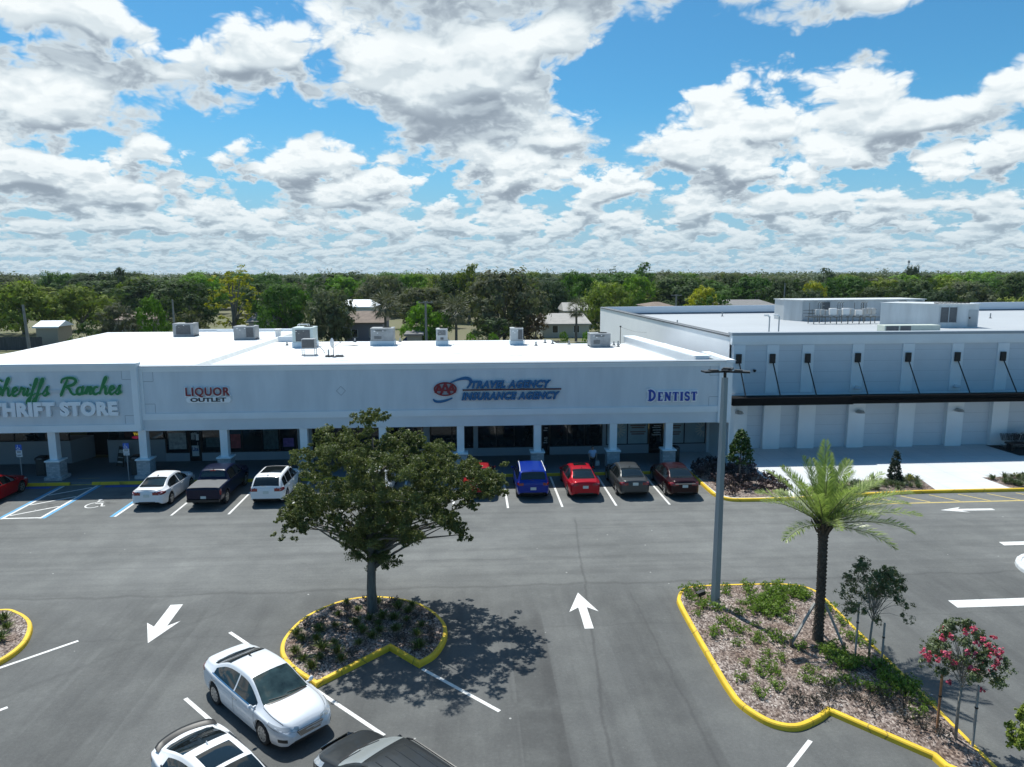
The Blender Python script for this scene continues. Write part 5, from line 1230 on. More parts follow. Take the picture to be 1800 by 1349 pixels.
        b = Body(L, W,
            [(-e,.95),(-e+.02,1.24),(-e+.06,1.27),(-2.0,1.28),(-1.22,1.29),(-1.20,1.31),(-1.02,1.83),(-.7,1.88),(0,1.90),(.5,1.86),(.8,1.76),(1.2,1.50),(1.45,1.33),(1.7,1.29),(2.4,1.24),(2.7,1.14),(e-.04,.98),(e,.80)],
            [(-e,.90),(-e+.03,1.20),(-1.2,1.235),(0,1.20),(1.3,1.16),(2.3,1.08),(2.7,.95),(e,.72)],
            [(-e,.93),(-e+.04,.96),(-e+.2,.985),(-1.2,1),(1.5,1),(2.2,.985),(2.6,.94),(e-.06,.84),(e,.76)],
            [(-e,.90),(-1.3,.91),(-1.15,.80),(-.9,.735),(.4,.735),(.9,.76),(1.45,.84),(2.4,.86),(2.7,.78),(e,.66)],
            [(-e,.62),(-e+.06,.52),(-e+.5,.45),(-.9,.40),(1.0,.40),(e-.4,.44),(e,.52)], (-1.75,1.83), wr, wr+.09, mid=.75)
        cuts = dict(ws=(.72,1.42), rw=(-1.175,-1.055), side=(-.98,1.18), bp=(.12,))
    e = b.L/2; P = pcol
    body = obj('body', b.body_mb(), P, t)
    mb = MB(); ylim = W/2*.86; mb.box(-e+.40,e-.62,-ylim,ylim,.20 if kind != 'pickup' else .42,.72); obj('underbody', mb, UNDER, t)
    # glazing
    mb = MB(); x0, x1 = cuts['ws']; b.top_patch(mb, x0, x1, f0=.90, f1=.955, bow=.10); ws = obj('windscreen', mb, opts.get('ws_mat', CARGLASS), t)
    mb = MB(); x0, x1 = cuts['rw']
    if kind in ('sedan','coupe'): b.top_patch(mb, x0, x1, f0=.86, f1=.90, bow=-.10)
    else: b.top_patch(mb, x0, x1, f0=.90, f1=.86)
    obj('rear_window', mb, CARGLASS, t)
    sx0, sx1 = cuts['side']; bounds = [sx0]+sorted(cuts['bp'])+[sx1]
    zlo = lambda x: float(b.belt(x))+.035
    def zhi(x):
        zb, zt = float(b.belt(x)), float(b.top(x)); return zt-min(float(b.drop(x)),(zt-zb)*.55)-.055
    for sg in (-1,1):
        for i in range(len(bounds)-1):
            a, c = bounds[i]+.035, bounds[i+1]-.035; mb = MB(); b.side_patch(mb, a, c, zlo, zhi, sg, .006); obj('side_window', mb, CARGLASS, t)
        mb = MB(); b.side_patch(mb, sx0-.03, sx1+.03, lambda x: float(b.belt(x))+.012, lambda x: float(b.belt(x))+.034, sg, .007, nz=2, nx=20)
        obj('window_trim', mb, opts.get('trim', TRIMB), t)
        # seams between the doors and door handles
        mb = MB()
        for xd in bounds: b.side_patch(mb, xd-.006, xd+.006, lambda x: .30 if kind != 'pickup' else .5, lambda x: float(b.belt(x))+.0, sg, .003, nx=2, nz=7)
        obj('door_seam', mb, TRIMB, t)
        for i in range(min(2,len(bounds)-1)):
            xh = bounds[-2-i]+.16; zh = float(b.belt(xh))-.11; yh = b.y_at(xh, zh); mb = MB(); mb.box(xh-.10,xh+.10,sg*(yh+.004)-.014,sg*(yh+.004)+.014,zh-.018,zh+.018); obj('door_handle', mb, opts.get('handle', P), t)
        xm = sx1-.05; zm = float(b.belt(xm))+.10; ym = b.y_at(xm, zm-.06)
        mb = MB(); mb.smooth = True; r0 = []
        for k in range(7):
            a = math.pi*k/6; rr_ = math.sin(a)*.075+.012
            r0.append([(xm+.04*math.cos(c*math.pi/4)*(rr_/.08)-.02, sg*(ym+.05+k*.028), zm+rr_*math.sin(c*math.pi/4)) for c in range(9)])
        mb.grid(r0 if sg < 0 else [r[::-1] for r in r0]); mb.smooth = False; mb.box(xm-.02,xm+.02,sg*ym-.06,sg*ym+.07,zm-.05,zm-.01); obj('wing_mirror', mb, opts.get('mirror', P), t)
        # lamps wrap round the corners
        if kind == 'pickup':
            mb = MB(); b.side_patch(mb, -e+.012, -e+.20, lambda x: .86, lambda x: 1.17, sg, .008, nx=8); obj('tail_lamp', mb, TAIL, t)
            mb = MB(); b.side_patch(mb, e-.42, e-.05, lambda x: .86, lambda x: 1.02, sg, .008); obj('headlamp', mb, LAMPC, t)
        else:
            tz0, tz1, tl = opts.get('tail', (.80,.97,.36)); mb = MB()
            b.side_patch(mb, -e+.004, -e+tl, lambda x: tz0+.03*((x+e)/tl), lambda x: tz1-.045*((x+e)/tl)**2, sg, .007, xs=np.concatenate((np.linspace(-e+.004,-e+.14,9), np.linspace(-e+.18,-e+tl,6)))); obj('tail_lamp', mb, TAIL, t)
            hz = .60 if kind in ('sedan','coupe') else .76
            mb = MB(); b.side_patch(mb, e-.70, e-.03, lambda x: hz+.03+.10*max(0,(e-.05-x)/.65)-.03*max(0,(x-e+.2)/.2), lambda x: hz+.125+.085*max(0,(e-.05-x)/.65), sg, .007, xs=np.linspace(e-.70,e-.03,14)); obj('headlamp', mb, LAMPC, t)
    # lamps across the tail panel, plate, bumper, grille
    mb = MB(); yw = W/2*float(b.plan(-e))
    if opts.get('tailbar'): mb.box(-e-.012,-e+.002,-yw*.93,yw*.93,.90,.935); obj('chrome_bar', mb, CHROME, t); mb = MB()
    tz0, tz1, tl = opts.get('tail', (.80,.97,.36))
    if kind != 'pickup':
        for sg in (-1,1):
            mb = MB(); y0_, y1_ = sorted((sg*yw*.995, sg*yw*opts.get('tail_in', .62))); mb.add([(-e-.006,y0_,tz0+.01),(-e-.006,y1_,tz0+.01),(-e-.004,y1_,tz1-.02),(-e-.004,y0_,tz1-.02)],[(3,2,1,0)]); obj('tail_lamp', mb, TAIL, t)
    pz = opts.get('plate_z', .70 if kind in ('sedan','coupe') else .72)
    if kind == 'pickup': pz = .64
    mb = MB(); mb.box(-e-.016,-e-.004,-.155,.155,pz,pz+.155); obj('licence_plate', mb, PLATE, t)
    mb = MB()
    for sx_, z in ((-.11,pz+.05),): pass
    mb.box(-e-.006,-e+.06,-yw*.70,yw*.70,.40 if kind != 'pickup' else .52,.45 if kind != 'pickup' else .60)
    obj('bumper_trim', mb, TRIMB, t)
    gz0, gz1 = (.44,.63) if kind in ('sedan','coupe') else (.62,.86)
    yf = W/2*float(b.plan(e)); mb = MB(); gw = yf*.80
    mb.add([(e+.006,-gw*.72,gz0),(e+.006,gw*.72,gz0),(e-.004,gw,gz1-.02),(e-.022,gw*.9,gz1),(e-.022,-gw*.9,gz1),(e-.004,-gw,gz1-.02)],[tuple(range(6))]); gr = obj('grille', mb, TRIMB, t)
    mb = MB()
    for k in range(5): z = gz0+.015+(gz1-gz0-.03)*k/4; ww = gw*(.74+.22*k/4); mb.box(e-.006,e+.014,-ww,ww,z-.009,z+.009)
    obj('grille_bars', mb, CHROME, gr)
    mb = MB(); mb.box(e-.03,e+.004,-yf*.95,yf*.95,.30 if kind != 'pickup' else .5,.37 if kind != 'pickup' else .58); obj('air_intake', mb, TRIMB, t)
    for sg in (-1,1):
        mb = MB(); b.side_patch(mb, e-.30, e-.06, lambda x: .37, lambda x: .47, sg, .005, nx=8, nz=3); obj('fog_lamp_recess', mb, TRIMB, t)
    for xw in b.wheels:
        for sg in (-1,1): wheel(t, xw, sg*(W/2-.125), wr, .22, sg, rim, opts.get('spokes',5))
    # bonnet and boot shut lines
    mb = MB()
    for sg in (-1,1):
        rows = []
        for x in np.linspace(cuts['ws'][1]+.05, e-.28, 10): y = sg*float(b.roofw(x))*W/2*.99; rows.append([(x,y-.006,b.z_at(x,y-.006)+.004),(x,y+.006,b.z_at(x,y+.006)+.004)])
        mb.grid(rows[::-1])
    if kind in ('sedan','coupe'): b.top_patch(mb, cuts['rw'][0]-.075, cuts['rw'][0]-.06, .98, .004, 2, 9)
    obj('panel_seam', mb, TRIMB, t)
    if kind != 'pickup' :
        mb = MB(); b.top_patch(mb, cuts['ws'][1]-.02, cuts['ws'][1]+.06, .98, .006, 3, 13, bow=.10); obj('scuttle', mb, TRIMB, t)
        mb = MB()
        for y0_, y1_ in ((.05,.62),(-.50,.02)):
            x = cuts['ws'][1]+.03; n = 6; pts = []
            for k in range(n): y = y0_+(y1_-y0_)*k/(n-1); xx = x-.10*((y1_-y)/(y1_-y0_)) + .06*(1-(y/.7)**2); pts.append((xx, y, b.z_at(xx,y)+.022))
            mb.tube(pts, .009, 5)
        obj('wiper', mb, TRIMB, t)
    # extras
    if opts.get('sunroof'):
        x0, x1, f = opts['sunroof']; mb = MB(); b.top_patch(mb, x0, x1, f, .006, 8, 9); obj('sunroof', mb, CARGLASS, t)
    if opts.get('rails'):
        for sg in (-1,1):
            mb = MB(); pts = []
            for x in np.linspace(opts['rails'][0], opts['rails'][1], 9):
                y = sg*float(b.roofw(x))*W/2*.97; pts.append((x,y,b.z_at(x,y)+.065-(.055 if x in (opts['rails'][0],opts['rails'][1]) else 0)))
            mb.tube(pts, .022, 6); obj('roof_rail', mb, opts.get('rail_mat', CHROME), t)
    if opts.get('ribs'):
        mb = MB()
        for q in (-.62,-.22,.22,.62):
            rows = []
            for x in np.linspace(-e+.8, .05, 10): y = q*float(b.roofw(x))*W/2; rows.append([(x,y-.014,b.z_at(x,y-.014)+.003),(x,y,b.z_at(x,y)+.012),(x,y+.014,b.z_at(x,y+.014)+.003)])
            mb.grid(rows)
        obj('roof_rib', mb, P, t)
    if opts.get('antenna', True):
        x = cuts['rw'][1]+.15; mb = MB(); mb.add([(x-.10,-.02,b.z_at(x,0)),(x-.10,.02,b.z_at(x,0)),(x+.08,.014,b.z_at(x+.06,0)),(x+.08,-.014,b.z_at(x+.06,0)),(x-.09,0,b.z_at(x,0)+.07)],[(0,4,1),(1,4,2),(2,4,3),(3,4,0)]); obj('roof_fin', mb, opts.get('fin', TRIMB), t)
    if opts.get('spoiler'):
        mb = MB(); rows = []
        for q in np.linspace(-1,1,15):
            y = q*W/2*.80; xx = -e+.10+.22*q*q; z = b.z_at(max(-e+.06,xx),y*.95); rows.append([(xx+.14,y,z+.02),(xx+.03,y,z+.075),(xx-.05,y,z+.085),(xx-.04,y,z+.05),(xx+.05,y,z+.012)])
        mb.smooth = True; mb.grid(rows); obj('spoiler', mb, TRIMB, t)
    if kind == 'pickup':
        mb = MB(); b.top_patch(mb, -e+.05, -1.26, 1.0, .03, 6, 9); obj('bed_cover', mb, mat('tonneau_vinyl', (.115,.12,.125), .75, var=.1), t)
        mb = MB(); mb.box(-e-.10,-e+.05,-.92,.92,.46,.60); obj('rear_bumper', mb, TRIMB, t)
        mb = MB(); mb.box(-e-.006,-e+.0,-.80,.80,.70,1.16); mb.box(-e-.01,-e+.0,-.12,.12,1.02,1.08); obj('tailgate_panel', mb, TRIMB if False else P, t)
        mb = MB(); mb.box(-1.13,-1.06,-.16,.16,1.80,1.84); obj('high_brake_lamp', mb, TAIL, t)
    if kind in ('suv','crossover','wagon'):
        mb = MB(); x = -e+.12+slope*.95; b.top_patch(mb, x-.02, x+.10, .90, .012, 3, 9); obj('tailgate_spoiler', mb, P, t)
        mb = MB(); mb.bar((-e-.0,-.02,1.13),(-e+.02,.26,1.19),.014); obj('rear_wiper', mb, mat('wiper_pale', (.35,.36,.36), .5) if kind == 'crossover' else TRIMB, t)
    if opts.get('bootlip'):
        mb = MB(); rows = []
        for q in np.linspace(-1,1,13):
            y = q*W/2*.72; xx = -e+.12+.10*q*q; z = b.z_at(xx,y); rows.append([(xx+.10,y,z+.004),(xx-.02,y,z+.028),(xx-.05,y,z+.012)])
        mb.smooth = True; mb.grid(rows); obj('boot_lip', mb, P, t)
    return t, b
N = math.pi/2
G_ROW = 'cars parked nose-in along the shop row'
make_car('coupe', 'red car at the left edge beside the hatched aisle', paint('scarlet',(.34,.006,.010)), (-25.05,37.35,0), N, group=G_ROW)
make_car('sedan', 'white saloon beside the blue-lined accessible bay', paint('white',(.74,.75,.76),.0), (-16.15,37.42,0), N, group=G_ROW, opts=dict(tail=(.80,.98,.42), tail_in=.52, bootlip=True))
make_car('pickup', 'navy pickup truck with a grey bed cover', paint('navy',(.001,.004,.026),.0), (-13.35,37.55,0), N, .865, 'pickup', G_ROW, rim=RIM)
make_car('crossover', 'white crossover with a dark glass roof beside the oak crown', paint('white',(.74,.75,.76),.0), (-10.35,37.45,0), N, .91, 'suv', G_ROW, opts=dict(sunroof=(-1.25,.12,.80), tail=(.86,1.06,.40), tail_in=.60, plate_z=.74))
make_car('sedan', 'pale silver car mostly hidden behind the oak crown', paint('silver',(.56,.58,.60),.35), (-5.02,37.45,0), N, group=G_ROW)
make_car('sedan', 'crimson car behind the right end of the oak crown', paint('crimson',(.34,.014,.02)), (.40,37.9,0), N, group=G_ROW)
make_car('suv', 'bright blue SUV with silver roof rails', paint('blue',(.002,.026,.26),.2), (3.18,37.35,0), N, .95, 'suv', G_ROW, opts=dict(rails=(-1.75,.35), rail_mat=mat('rail_silver', (.72,.74,.76), .35), tail=(.84,1.0,.26), tail_in=.74, plate_z=.60))
make_car('sedan', 'bright red saloon with a dark sunroof beside the blue SUV', paint('red',(.40,.006,.016)), (5.87,37.40,0), N, group=G_ROW, opts=dict(sunroof=(-.35,.22,.62), tail=(.86,.99,.30), tail_in=.70, trim=TRIMB))
make_car('sedan', 'grey saloon between the bright red car and the maroon car', paint('grey',(.070,.074,.074),.4), (8.48,37.45,0), N, group=G_ROW, opts=dict(tail=(.80,.98,.28), tail_in=.66, plate_z=.80, fin=TRIMB, tailbar=False))
make_car('sedan', 'dark maroon saloon with a chrome tail strip by the planting bed', paint('maroon',(.020,.002,.004),.2), (11.02,37.20,0), N, group=G_ROW, opts=dict(tail=(.80,.98,.40), tail_in=.60, tailbar=True))
H = R(-45.5)
make_car('sedan', 'silver saloon parked diagonally beside the oak island', paint('bright_silver',(.66,.69,.72),.15,.35), (-5.60,18.02,0), H, .905, 'car', 'cars in the diagonal bays', opts=dict(spokes=10, handle=CHROME, trim=CHROME, ws_mat=mat('teal_glass', (.030,.050,.050), .05, spec=.6, var=.6, vscale=2.2), antenna=True, fin=TRIMB))
make_car('coupe', 'white saloon with a black spoiler and dark sunroof at the lower edge', paint('white',(.74,.75,.76),.0), (-5.36,14.22,0), H, .925, 'car', 'cars in the diagonal bays', opts=dict(spoiler=True, sunroof=(-.62,.10,.70), fin=paint('white',(.74,.75,.76),.0)))
make_car('wagon', 'dark grey car with roof bars and a silver sunshade at the lower edge', paint('graphite',(.040,.044,.046),.4), (-1.78,14.02,0), R(134.5), .90, 'suv', 'cars in the diagonal bays', rim=RIMD, opts=dict(rails=(-1.8,.25), rail_mat=TRIMB, ribs=True, ws_mat=SUNSH))
# ------------------------------------------------------------------ foliage helpers (numpy, fast)
NR = np.random.default_rng(11)
def quad_cloud(centers, size, aspect=.55, up_bias=.3, jitter=.35, rg=NR, follow=.6):
    """one folded leaf at each centre; leaves face partly outwards from their clump, as real foliage does"""
    C = np.asarray(centers, float); n = len(C); nrm = rg.normal(size=(n,3)); nrm /= np.linalg.norm(nrm,axis=1)[:,None]
    if C.shape[1] == 6: nrm = nrm*(1-follow)+C[:,3:]*follow; C = C[:,:3]; nrm[:,2] += up_bias*.6
    else: nrm[:,2] = np.abs(nrm[:,2])+up_bias
    nrm /= np.linalg.norm(nrm,axis=1)[:,None]+1e-9
    a = rg.normal(size=(n,3)); a -= nrm*(a*nrm).sum(1)[:,None]; a /= np.linalg.norm(a,axis=1)[:,None]
    b = np.cross(nrm,a); s = size*(1+jitter*rg.normal(size=n)).clip(.4,1.8)
    a *= s[:,None]*.5; b *= (s*aspect)[:,None]*.5
    return np.stack([C-a, C+b*.9-a*.1+nrm*s[:,None]*.06, C+a, C-b*.9-a*.1+nrm*s[:,None]*.06],1).reshape(-1,3)
def quads_obj(name, V, m, parent=None, loc=None):
    n = len(V)//4; me = bpy.data.meshes.new(name); me.vertices.add(4*n); me.vertices.foreach_set('co', np.ascontiguousarray(V, dtype=np.float32).ravel())
    me.loops.add(4*n); me.loops.foreach_set('vertex_index', np.arange(4*n, dtype=np.int32)); me.polygons.add(n)
    me.polygons.foreach_set('loop_start', np.arange(0,4*n,4,dtype=np.int32)); me.update(calc_edges=True); me.validate()
    me.materials.append(m); o = bpy.data.objects.new(name, me); COL.objects.link(o)
    if parent is not None: o.parent = parent
    if loc: o.location = loc
    return o
def blob_points(c, r, n, flat=1.0, shell=.55, rg=NR):
    """points in a clump, denser towards its outside, split into twig-sized tufts"""
    m = max(4, n//14); d = rg.normal(size=(m,3)); d /= np.linalg.norm(d,axis=1)[:,None]
    rad = (shell+(1-shell)*rg.random(m))**.8
    T = d*rad[:,None]*r; T[:,2] *= flat
    P = T[rg.integers(0,m,n)]+rg.normal(size=(n,3))*r*.13
    O = P/(np.linalg.norm(P,axis=1)[:,None]+1e-9)
    return np.concatenate([P+np.array(c), O],1)
BARK = mat('bark', (.16,.145,.125), .95, var=.5, vscale=6, bump=.6, bscale=14, stretch=(1,1,.25)); BARK_PALE = mat('bark_pale', (.30,.27,.23), .9, var=.35, vscale=7); STAKE = mat('stake_wood', (.30,.22,.15), .9, var=.3, vscale=5, stretch=(1,1,.2)); STAKE_G = mat('stake_grey', (.33,.32,.30), .9, var=.25, vscale=6)

# the live oak on the round island
OAK_LEAF = leaf_mat('oak_leaf', (.050,.070,.024), (.185,.208,.066), .30, .5)
oak = thing('oak_tree', 'large oak with a wide ragged crown standing in the mulched island', 'tree', (-3.45,23.25,.16))
RX = lambda cx: (cx-532)/138.0
RZ = lambda cy: 7.21-.16-(cy-52)/133.0
rows_ = [(525,105,66),(500,150,70),(400,165,82),(290,185,80),(640,175,88),(780,182,78),(855,225,66),(250,310,66),(225,235,50),(330,230,80),(430,240,90),(520,260,100),(600,240,90),(680,300,105),(760,270,90),(820,330,95),(900,300,70),(960,350,88),(1040,345,62),(1085,365,66),(1010,300,36),(560,70,36),(590,90,30),(180,430,62),(150,500,50),(290,450,95),(250,520,60),(190,515,44),(420,420,100),(390,510,44),(360,540,36),(540,390,110),(560,470,100),(700,440,105),(850,440,95),(960,430,76),(1050,430,52),(1110,400,40),(640,560,80),(700,560,44),(540,620,95),(500,675,85),(565,700,88),(612,738,46),(480,640,78),(590,655,85),(530,720,60),(130,545,52),(170,565,44),(120,500,44),(930,600,48),(700,600,58),(655,615,50),(400,585,44),(900,560,52),(1120,430,40),(540,560,60),(890,520,62),(930,575,34),(800,500,52),(1010,470,42),(620,500,80),(760,470,70)]
V = []; tips = []
ro = random.Random(5); LC = RX(600)
for cx, cy, r in rows_:
    x, z, rr_ = RX(cx), RZ(cy), r/135.0
    if x < LC: x = LC+(x-LC)*.89
    half = math.sqrt(max(.25, 3.7**2-(x-LC)**2))*.62
    low_branch = z < 2.9
    ys = [0.0] if low_branch and abs(x) < 1.0 else [half*(q+ro.uniform(-.2,.2)) for q in (-.85,-.2,.3,.85)]
    if z > 5.9: ys = [ro.uniform(-.8,.5), ro.uniform(-.3,.9)]
    for yy in ys:
        y = yy+ro.uniform(-.25,.25); xx = x+ro.uniform(-.12,.12)-.148*y; dome = -abs(y)*.06-y*.24
        zz = z+dome+ro.uniform(-.12,.12); q = rr_*ro.uniform(.62,.98)*(1.25 if low_branch else 1)
        if zz < 1.9 and abs(xx) > 1.0: zz += .3
        tips.append((xx,y,zz))
        for s_ in range(9):                      # sprays round each bough end leave gaps and a ragged edge
            dx, dy, dz = [ro.gauss(0,.52)*q for _ in range(3)]; sr = q*ro.uniform(.22,.48); V.append(blob_points((xx+dx*1.15,y+dy,zz+dz*.72), sr, int(880*sr*sr/.10*.62)+48, .62, .25))
P = np.concatenate(V)
quads_obj('crown', quad_cloud(P, .060, .50, .25, follow=.45), OAK_LEAF, oak)
mb = MB(); mb.smooth = True; mb.tube([(0,0,-.1),(.0,.0,.15),(-.01,0,.9),(.02,.02,1.7),(.0,.0,2.6),(.1,.05,3.6),(.15,0,4.8),(.2,0,6.1)], [.24,.175,.155,.14,.125,.10,.07,.02], 10); obj('trunk', mb, BARK, oak)
for k, tp in enumerate(sorted(tips, key=lambda q: ro.random()+(0 if q[2] < 3.3 else .9))[:52]):
    mb = MB(); mb.smooth = True; h = max(1.5, min(4.6, tp[2]-.25*math.hypot(tp[0],tp[1])-.3)); p0 = Vector((.06,.02,h)); p1 = Vector(tp)
    mid = p0.lerp(p1,.5)+Vector((ro.uniform(-.2,.2),ro.uniform(-.2,.2),.22))
    mb.tube([p0, p0.lerp(mid,.5)+Vector((0,0,.08)), mid, mid.lerp(p1,.6), p1], [.055,.045,.034,.022,.008], 6); obj('limb', mb, BARK, oak)

# date palm
PALM_LEAF = leaf_mat('palm_leaflet', (.125,.19,.050), (.43,.50,.20), .36, .30)
palm = thing('palm_tree', 'feather palm with a rough dark trunk on the large island', 'tree', (10.82,20.33,.18))
mb = MB(); mb.smooth = True; rp = random.Random(2)
def palm_axis(z): return Vector((-.05*z/4+.02*math.sin(z), .0, z))
mb.tube([palm_axis(z) for z in np.linspace(-.1,3.9,40)], [.128+.06*math.exp(-z*2.2)+.005*math.sin(z*34) + (.06*max(0,(z-3.3)/.6)) for z in np.linspace(-.1,3.9,40)], 12)
mb.smooth = False
for k in range(330):                         # old leaf bases in spirals
    z = .15+3.6*k/330; a = k*2.39996; c = palm_axis(z); r = .122+.05*math.exp(-z*2.2)+(.06*max(0,(z-3.2)/.6)); d = Vector((math.cos(a),math.sin(a),0)); s_ = Vector((-d.y,d.x,0))
    w = .036; mb.add([c+d*r*.86-s_*w, c+d*r*.86+s_*w, c+d*(r+.032)+s_*w*.5+Vector((0,0,.07)), c+d*(r+.032)-s_*w*.5+Vector((0,0,.07)), c+d*r*.8+Vector((0,0,.13))],[(0,1,2,3),(3,2,4),(1,4,2),(0,3,4)])
obj('trunk', mb, mat('palm_bark', (.095,.073,.056), .95, var=.5, vscale=9), palm)
top = palm_axis(3.85); FL = 1.02; LV = []; stems = MB(); stems.smooth = True
fr = [(az, el, ln) for az, el, ln in [(100,84,2.35),(60,76,1.95),(140,74,1.9),(250,72,1.8),(20,66,1.9),(300,68,1.8),(178,58,2.1),(205,50,1.9),(165,44,2.2),(40,54,2.0),(5,48,2.2),(340,50,2.0),(275,52,1.9),(80,54,1.9),(120,50,1.9),(230,44,2.0),(312,40,2.2),(188,30,2.1),(150,28,2.0),(15,34,2.5),(350,30,2.6),(330,24,2.5),(2,22,2.6),(28,26,2.3),(285,30,1.9),(255,26,1.9),(70,30,1.9),(105,28,1.9),(48,20,2.0),(210,16,1.9),(300,8,2.0),(338,14,2.4)]]
for az, el, ln in fr:
    az += rp.uniform(-8,8); el += rp.uniform(-4,4); d0 = Vector((math.cos(R(az))*math.cos(R(el)), math.sin(R(az))*math.cos(R(el)), math.sin(R(el))))
    pts = []; p = top+Vector((d0.x*.12,d0.y*.12,-.1+.25*max(0,math.sin(R(el))))); d = d0.copy(); nseg = 22; ln *= FL; droop = .047*(1.15-math.sin(R(el))*.9)
    for k in range(nseg+1):
        pts.append(p.copy()); d = (d+Vector((0,0,-droop*(k/nseg)*1.5))).normalized(); p = p+d*(ln/nseg)
    stems.tube(pts, [.024*(1-.85*k/nseg) for k in range(nseg+1)], 5, False)
    for k in range(4, nseg*4+1):
        f = k/(nseg*4); i = min(nseg-1,int(f*nseg)); q = pts[i].lerp(pts[i+1], f*nseg-i); tg = (pts[i+1]-pts[i]).normalized()
        side = tg.cross(Vector((0,0,1)));
        if side.length < .1: side = tg.cross(Vector((0,1,0)))
        side.normalize(); nr = side.cross(tg)
        ll = .47*(math.sin(math.pi*min(1,f*.86+.10))**.6)*(.75+.25*ln/2.4)
        for sg in (-1,1):
            dr = (side*sg*.62+tg*.72+nr*rp.uniform(-.05,.62)).normalized(); w = tg*.0165
            tip = q+dr*ll+Vector((0,0,-.10*ll)); md = q+dr*ll*.5
            LV += [q-w*.6, md-w, tip, md+w]
quads_obj('frond_leaflets', np.array([tuple(v) for v in LV]), PALM_LEAF, palm)
obj('frond_stems', stems, mat('palm_stem', (.14,.15,.06), .5), palm)
mb = MB(); 
for k in range(26):
    a = k*2.4; d = Vector((math.cos(a),math.sin(a),0)); mb.bar(top+d*.17+Vector((0,0,-.35+.012*k)), top+d*(.36)+Vector((0,0,-.02+.012*k)), .05, .02)
obj('leaf_bases', mb, mat('palm_boots', (.10,.075,.05), .9, var=.4, vscale=8), palm)
for k, (dx, dy) in enumerate(((-.98,-.25),(.55,-.60),(.35,.85))):
    t = thing('palm_brace', ('grey timber brace leaning on the palm from the lamp post side','timber brace leaning on the palm from the blossom tree side','timber brace leaning on the palm from behind')[k], 'tree brace', (10.82+dx,20.33+dy,.2), 0, 'timber braces around the palm')
    mb = MB(); top_ = Vector((-dx*.80,-dy*.80,1.25)); mb.bar((0,0,0), top_, .075, .05); obj('prop', mb, STAKE_G, t)
    mb = MB(); mb.bar((-.02,-.02,-.1),(-.02,-.02,.22),.06,.06); obj('peg', mb, STAKE, t)

# crape myrtles with stakes
MYRTLE = leaf_mat('myrtle_leaf', (.050,.080,.034), (.160,.195,.085), .22, .45); PALE_LEAF = leaf_mat('pale_leaf', (.17,.23,.03), (.34,.40,.08), .35, .5)
BLOOM = leaf_mat('blossom', (.55,.05,.11), (.76,.17,.27), .25, .6)
def myrtle(label, loc, h, w, z_crown, leafm, seed, bloom=0, density=1.0):
    t = thing('crape_myrtle', label, 'tree', loc); rs = random.Random(seed); rg = np.random.default_rng(seed)
    tr = MB(); tr.smooth = True; tr.tube([(0,0,-.05),(.0,.01,z_crown*.6),(.02,0,z_crown)], [.042,.034,.03], 7)
    V = []; tips = []
    for k in range(62):
        a = rs.uniform(0,2*math.pi); rr_ = w/2*(.15+.90*math.sqrt(rs.random())); z = z_crown+.10+(h-z_crown)*(.14+.80*rs.random())
        lim = w/2*(1.05 if z < z_crown+.55*(h-z_crown) else 1.0*(1-(z-z_crown)/(h-z_crown))+.40); rr_ = min(rr_, lim)
        tp = Vector((rr_*math.cos(a), rr_*math.sin(a), z)); tips.append(tp)
        base = Vector((.02,0,z_crown-.05+.5*rs.random()*(h-z_crown))); md = base.lerp(tp,.5)+Vector((0,0,.10)); tr.tube([base,md,tp], [.009,.006,.003], 4, False)
        q = rs.uniform(.18,.30)*w/2.2; V.append(blob_points(tp, q, int(210*density), .9, .2, rg))
    quads_obj('crown', quad_cloud(np.concatenate(V), .060, .5, .15, rg=rg), leafm, t); obj('trunk', tr, BARK_PALE, t)
    if bloom:
        for (bx, by, bz) in bloom:
            B_ = blob_points((bx,by,bz), .085, 120, 1.2, .1, rg); quads_obj('blossom', quad_cloud(B_, .042, .8, .3, rg=rg), BLOOM, t)
    return t
myrtle('staked dark-leaved myrtle without blossom beside the palm', (11.82,19.16,.17), 2.95, 2.05, 1.20, MYRTLE, 21, 0, .85)
bl = [(-1.12,-.1,2.45),(-1.0,-.12,2.35),(-.95,0,2.22),(-.82,-.2,2.3),(-.80,.1,2.12),(-.62,-.3,2.42),(-.55,-.3,1.72),(-.5,-.2,2.85),(-.42,-.25,2.20),(-.25,-.3,3.02),(-.08,-.3,3.1),(.02,-.35,2.75),(-.1,-.45,2.5),(.12,-.4,2.85),(.16,-.45,2.3),(.38,-.3,2.62),(.5,-.35,2.55),(.55,-.2,2.78),(.78,-.1,2.1),(.82,-.1,2.22),(.88,0,2.0),(.98,.05,2.28),(.84,.1,1.68),(.9,.1,1.85),(.35,-.2,1.42),(.1,-.3,2.0),(-.35,.3,2.75),(.3,.35,2.7),(-.2,.5,2.4),(-.75,-.35,2.52),(-.3,-.48,2.62),(.3,-.45,2.45),(.05,-.2,2.95),(-.65,-.1,2.75),(.62,-.3,2.35),(-.2,-.5,2.2)]
myrtle('staked myrtle carrying pink-red blossom at the island tip', (11.92,15.45,.17), 2.95, 1.62, 1.40, MYRTLE, 22, bl, .8)
myrtle('pale green young tree cut by the right edge of the picture', (12.62,14.0,.1), 1.75, .95, .62, PALE_LEAF, 23, 0, .7)
def stake(x, y, h, label, m=STAKE_G, grp='stakes beside the myrtles'):
    t = thing('tree_stake', label, 'stake', (x,y,.15), 0, grp); mb = MB(); mb.bbox(-.024,.024,-.024,.024,-.1,h,.005); obj('post', mb, m, t); mb = MB(); mb.box(-.03,.03,-.03,.03,h*.62,h*.62+.04); obj('tie', mb, BLACKM, t)
stake(11.50,19.35,1.75,'left grey stake of the dark-leaved myrtle'); stake(12.12,19.0,1.25,'right grey stake of the dark-leaved myrtle')
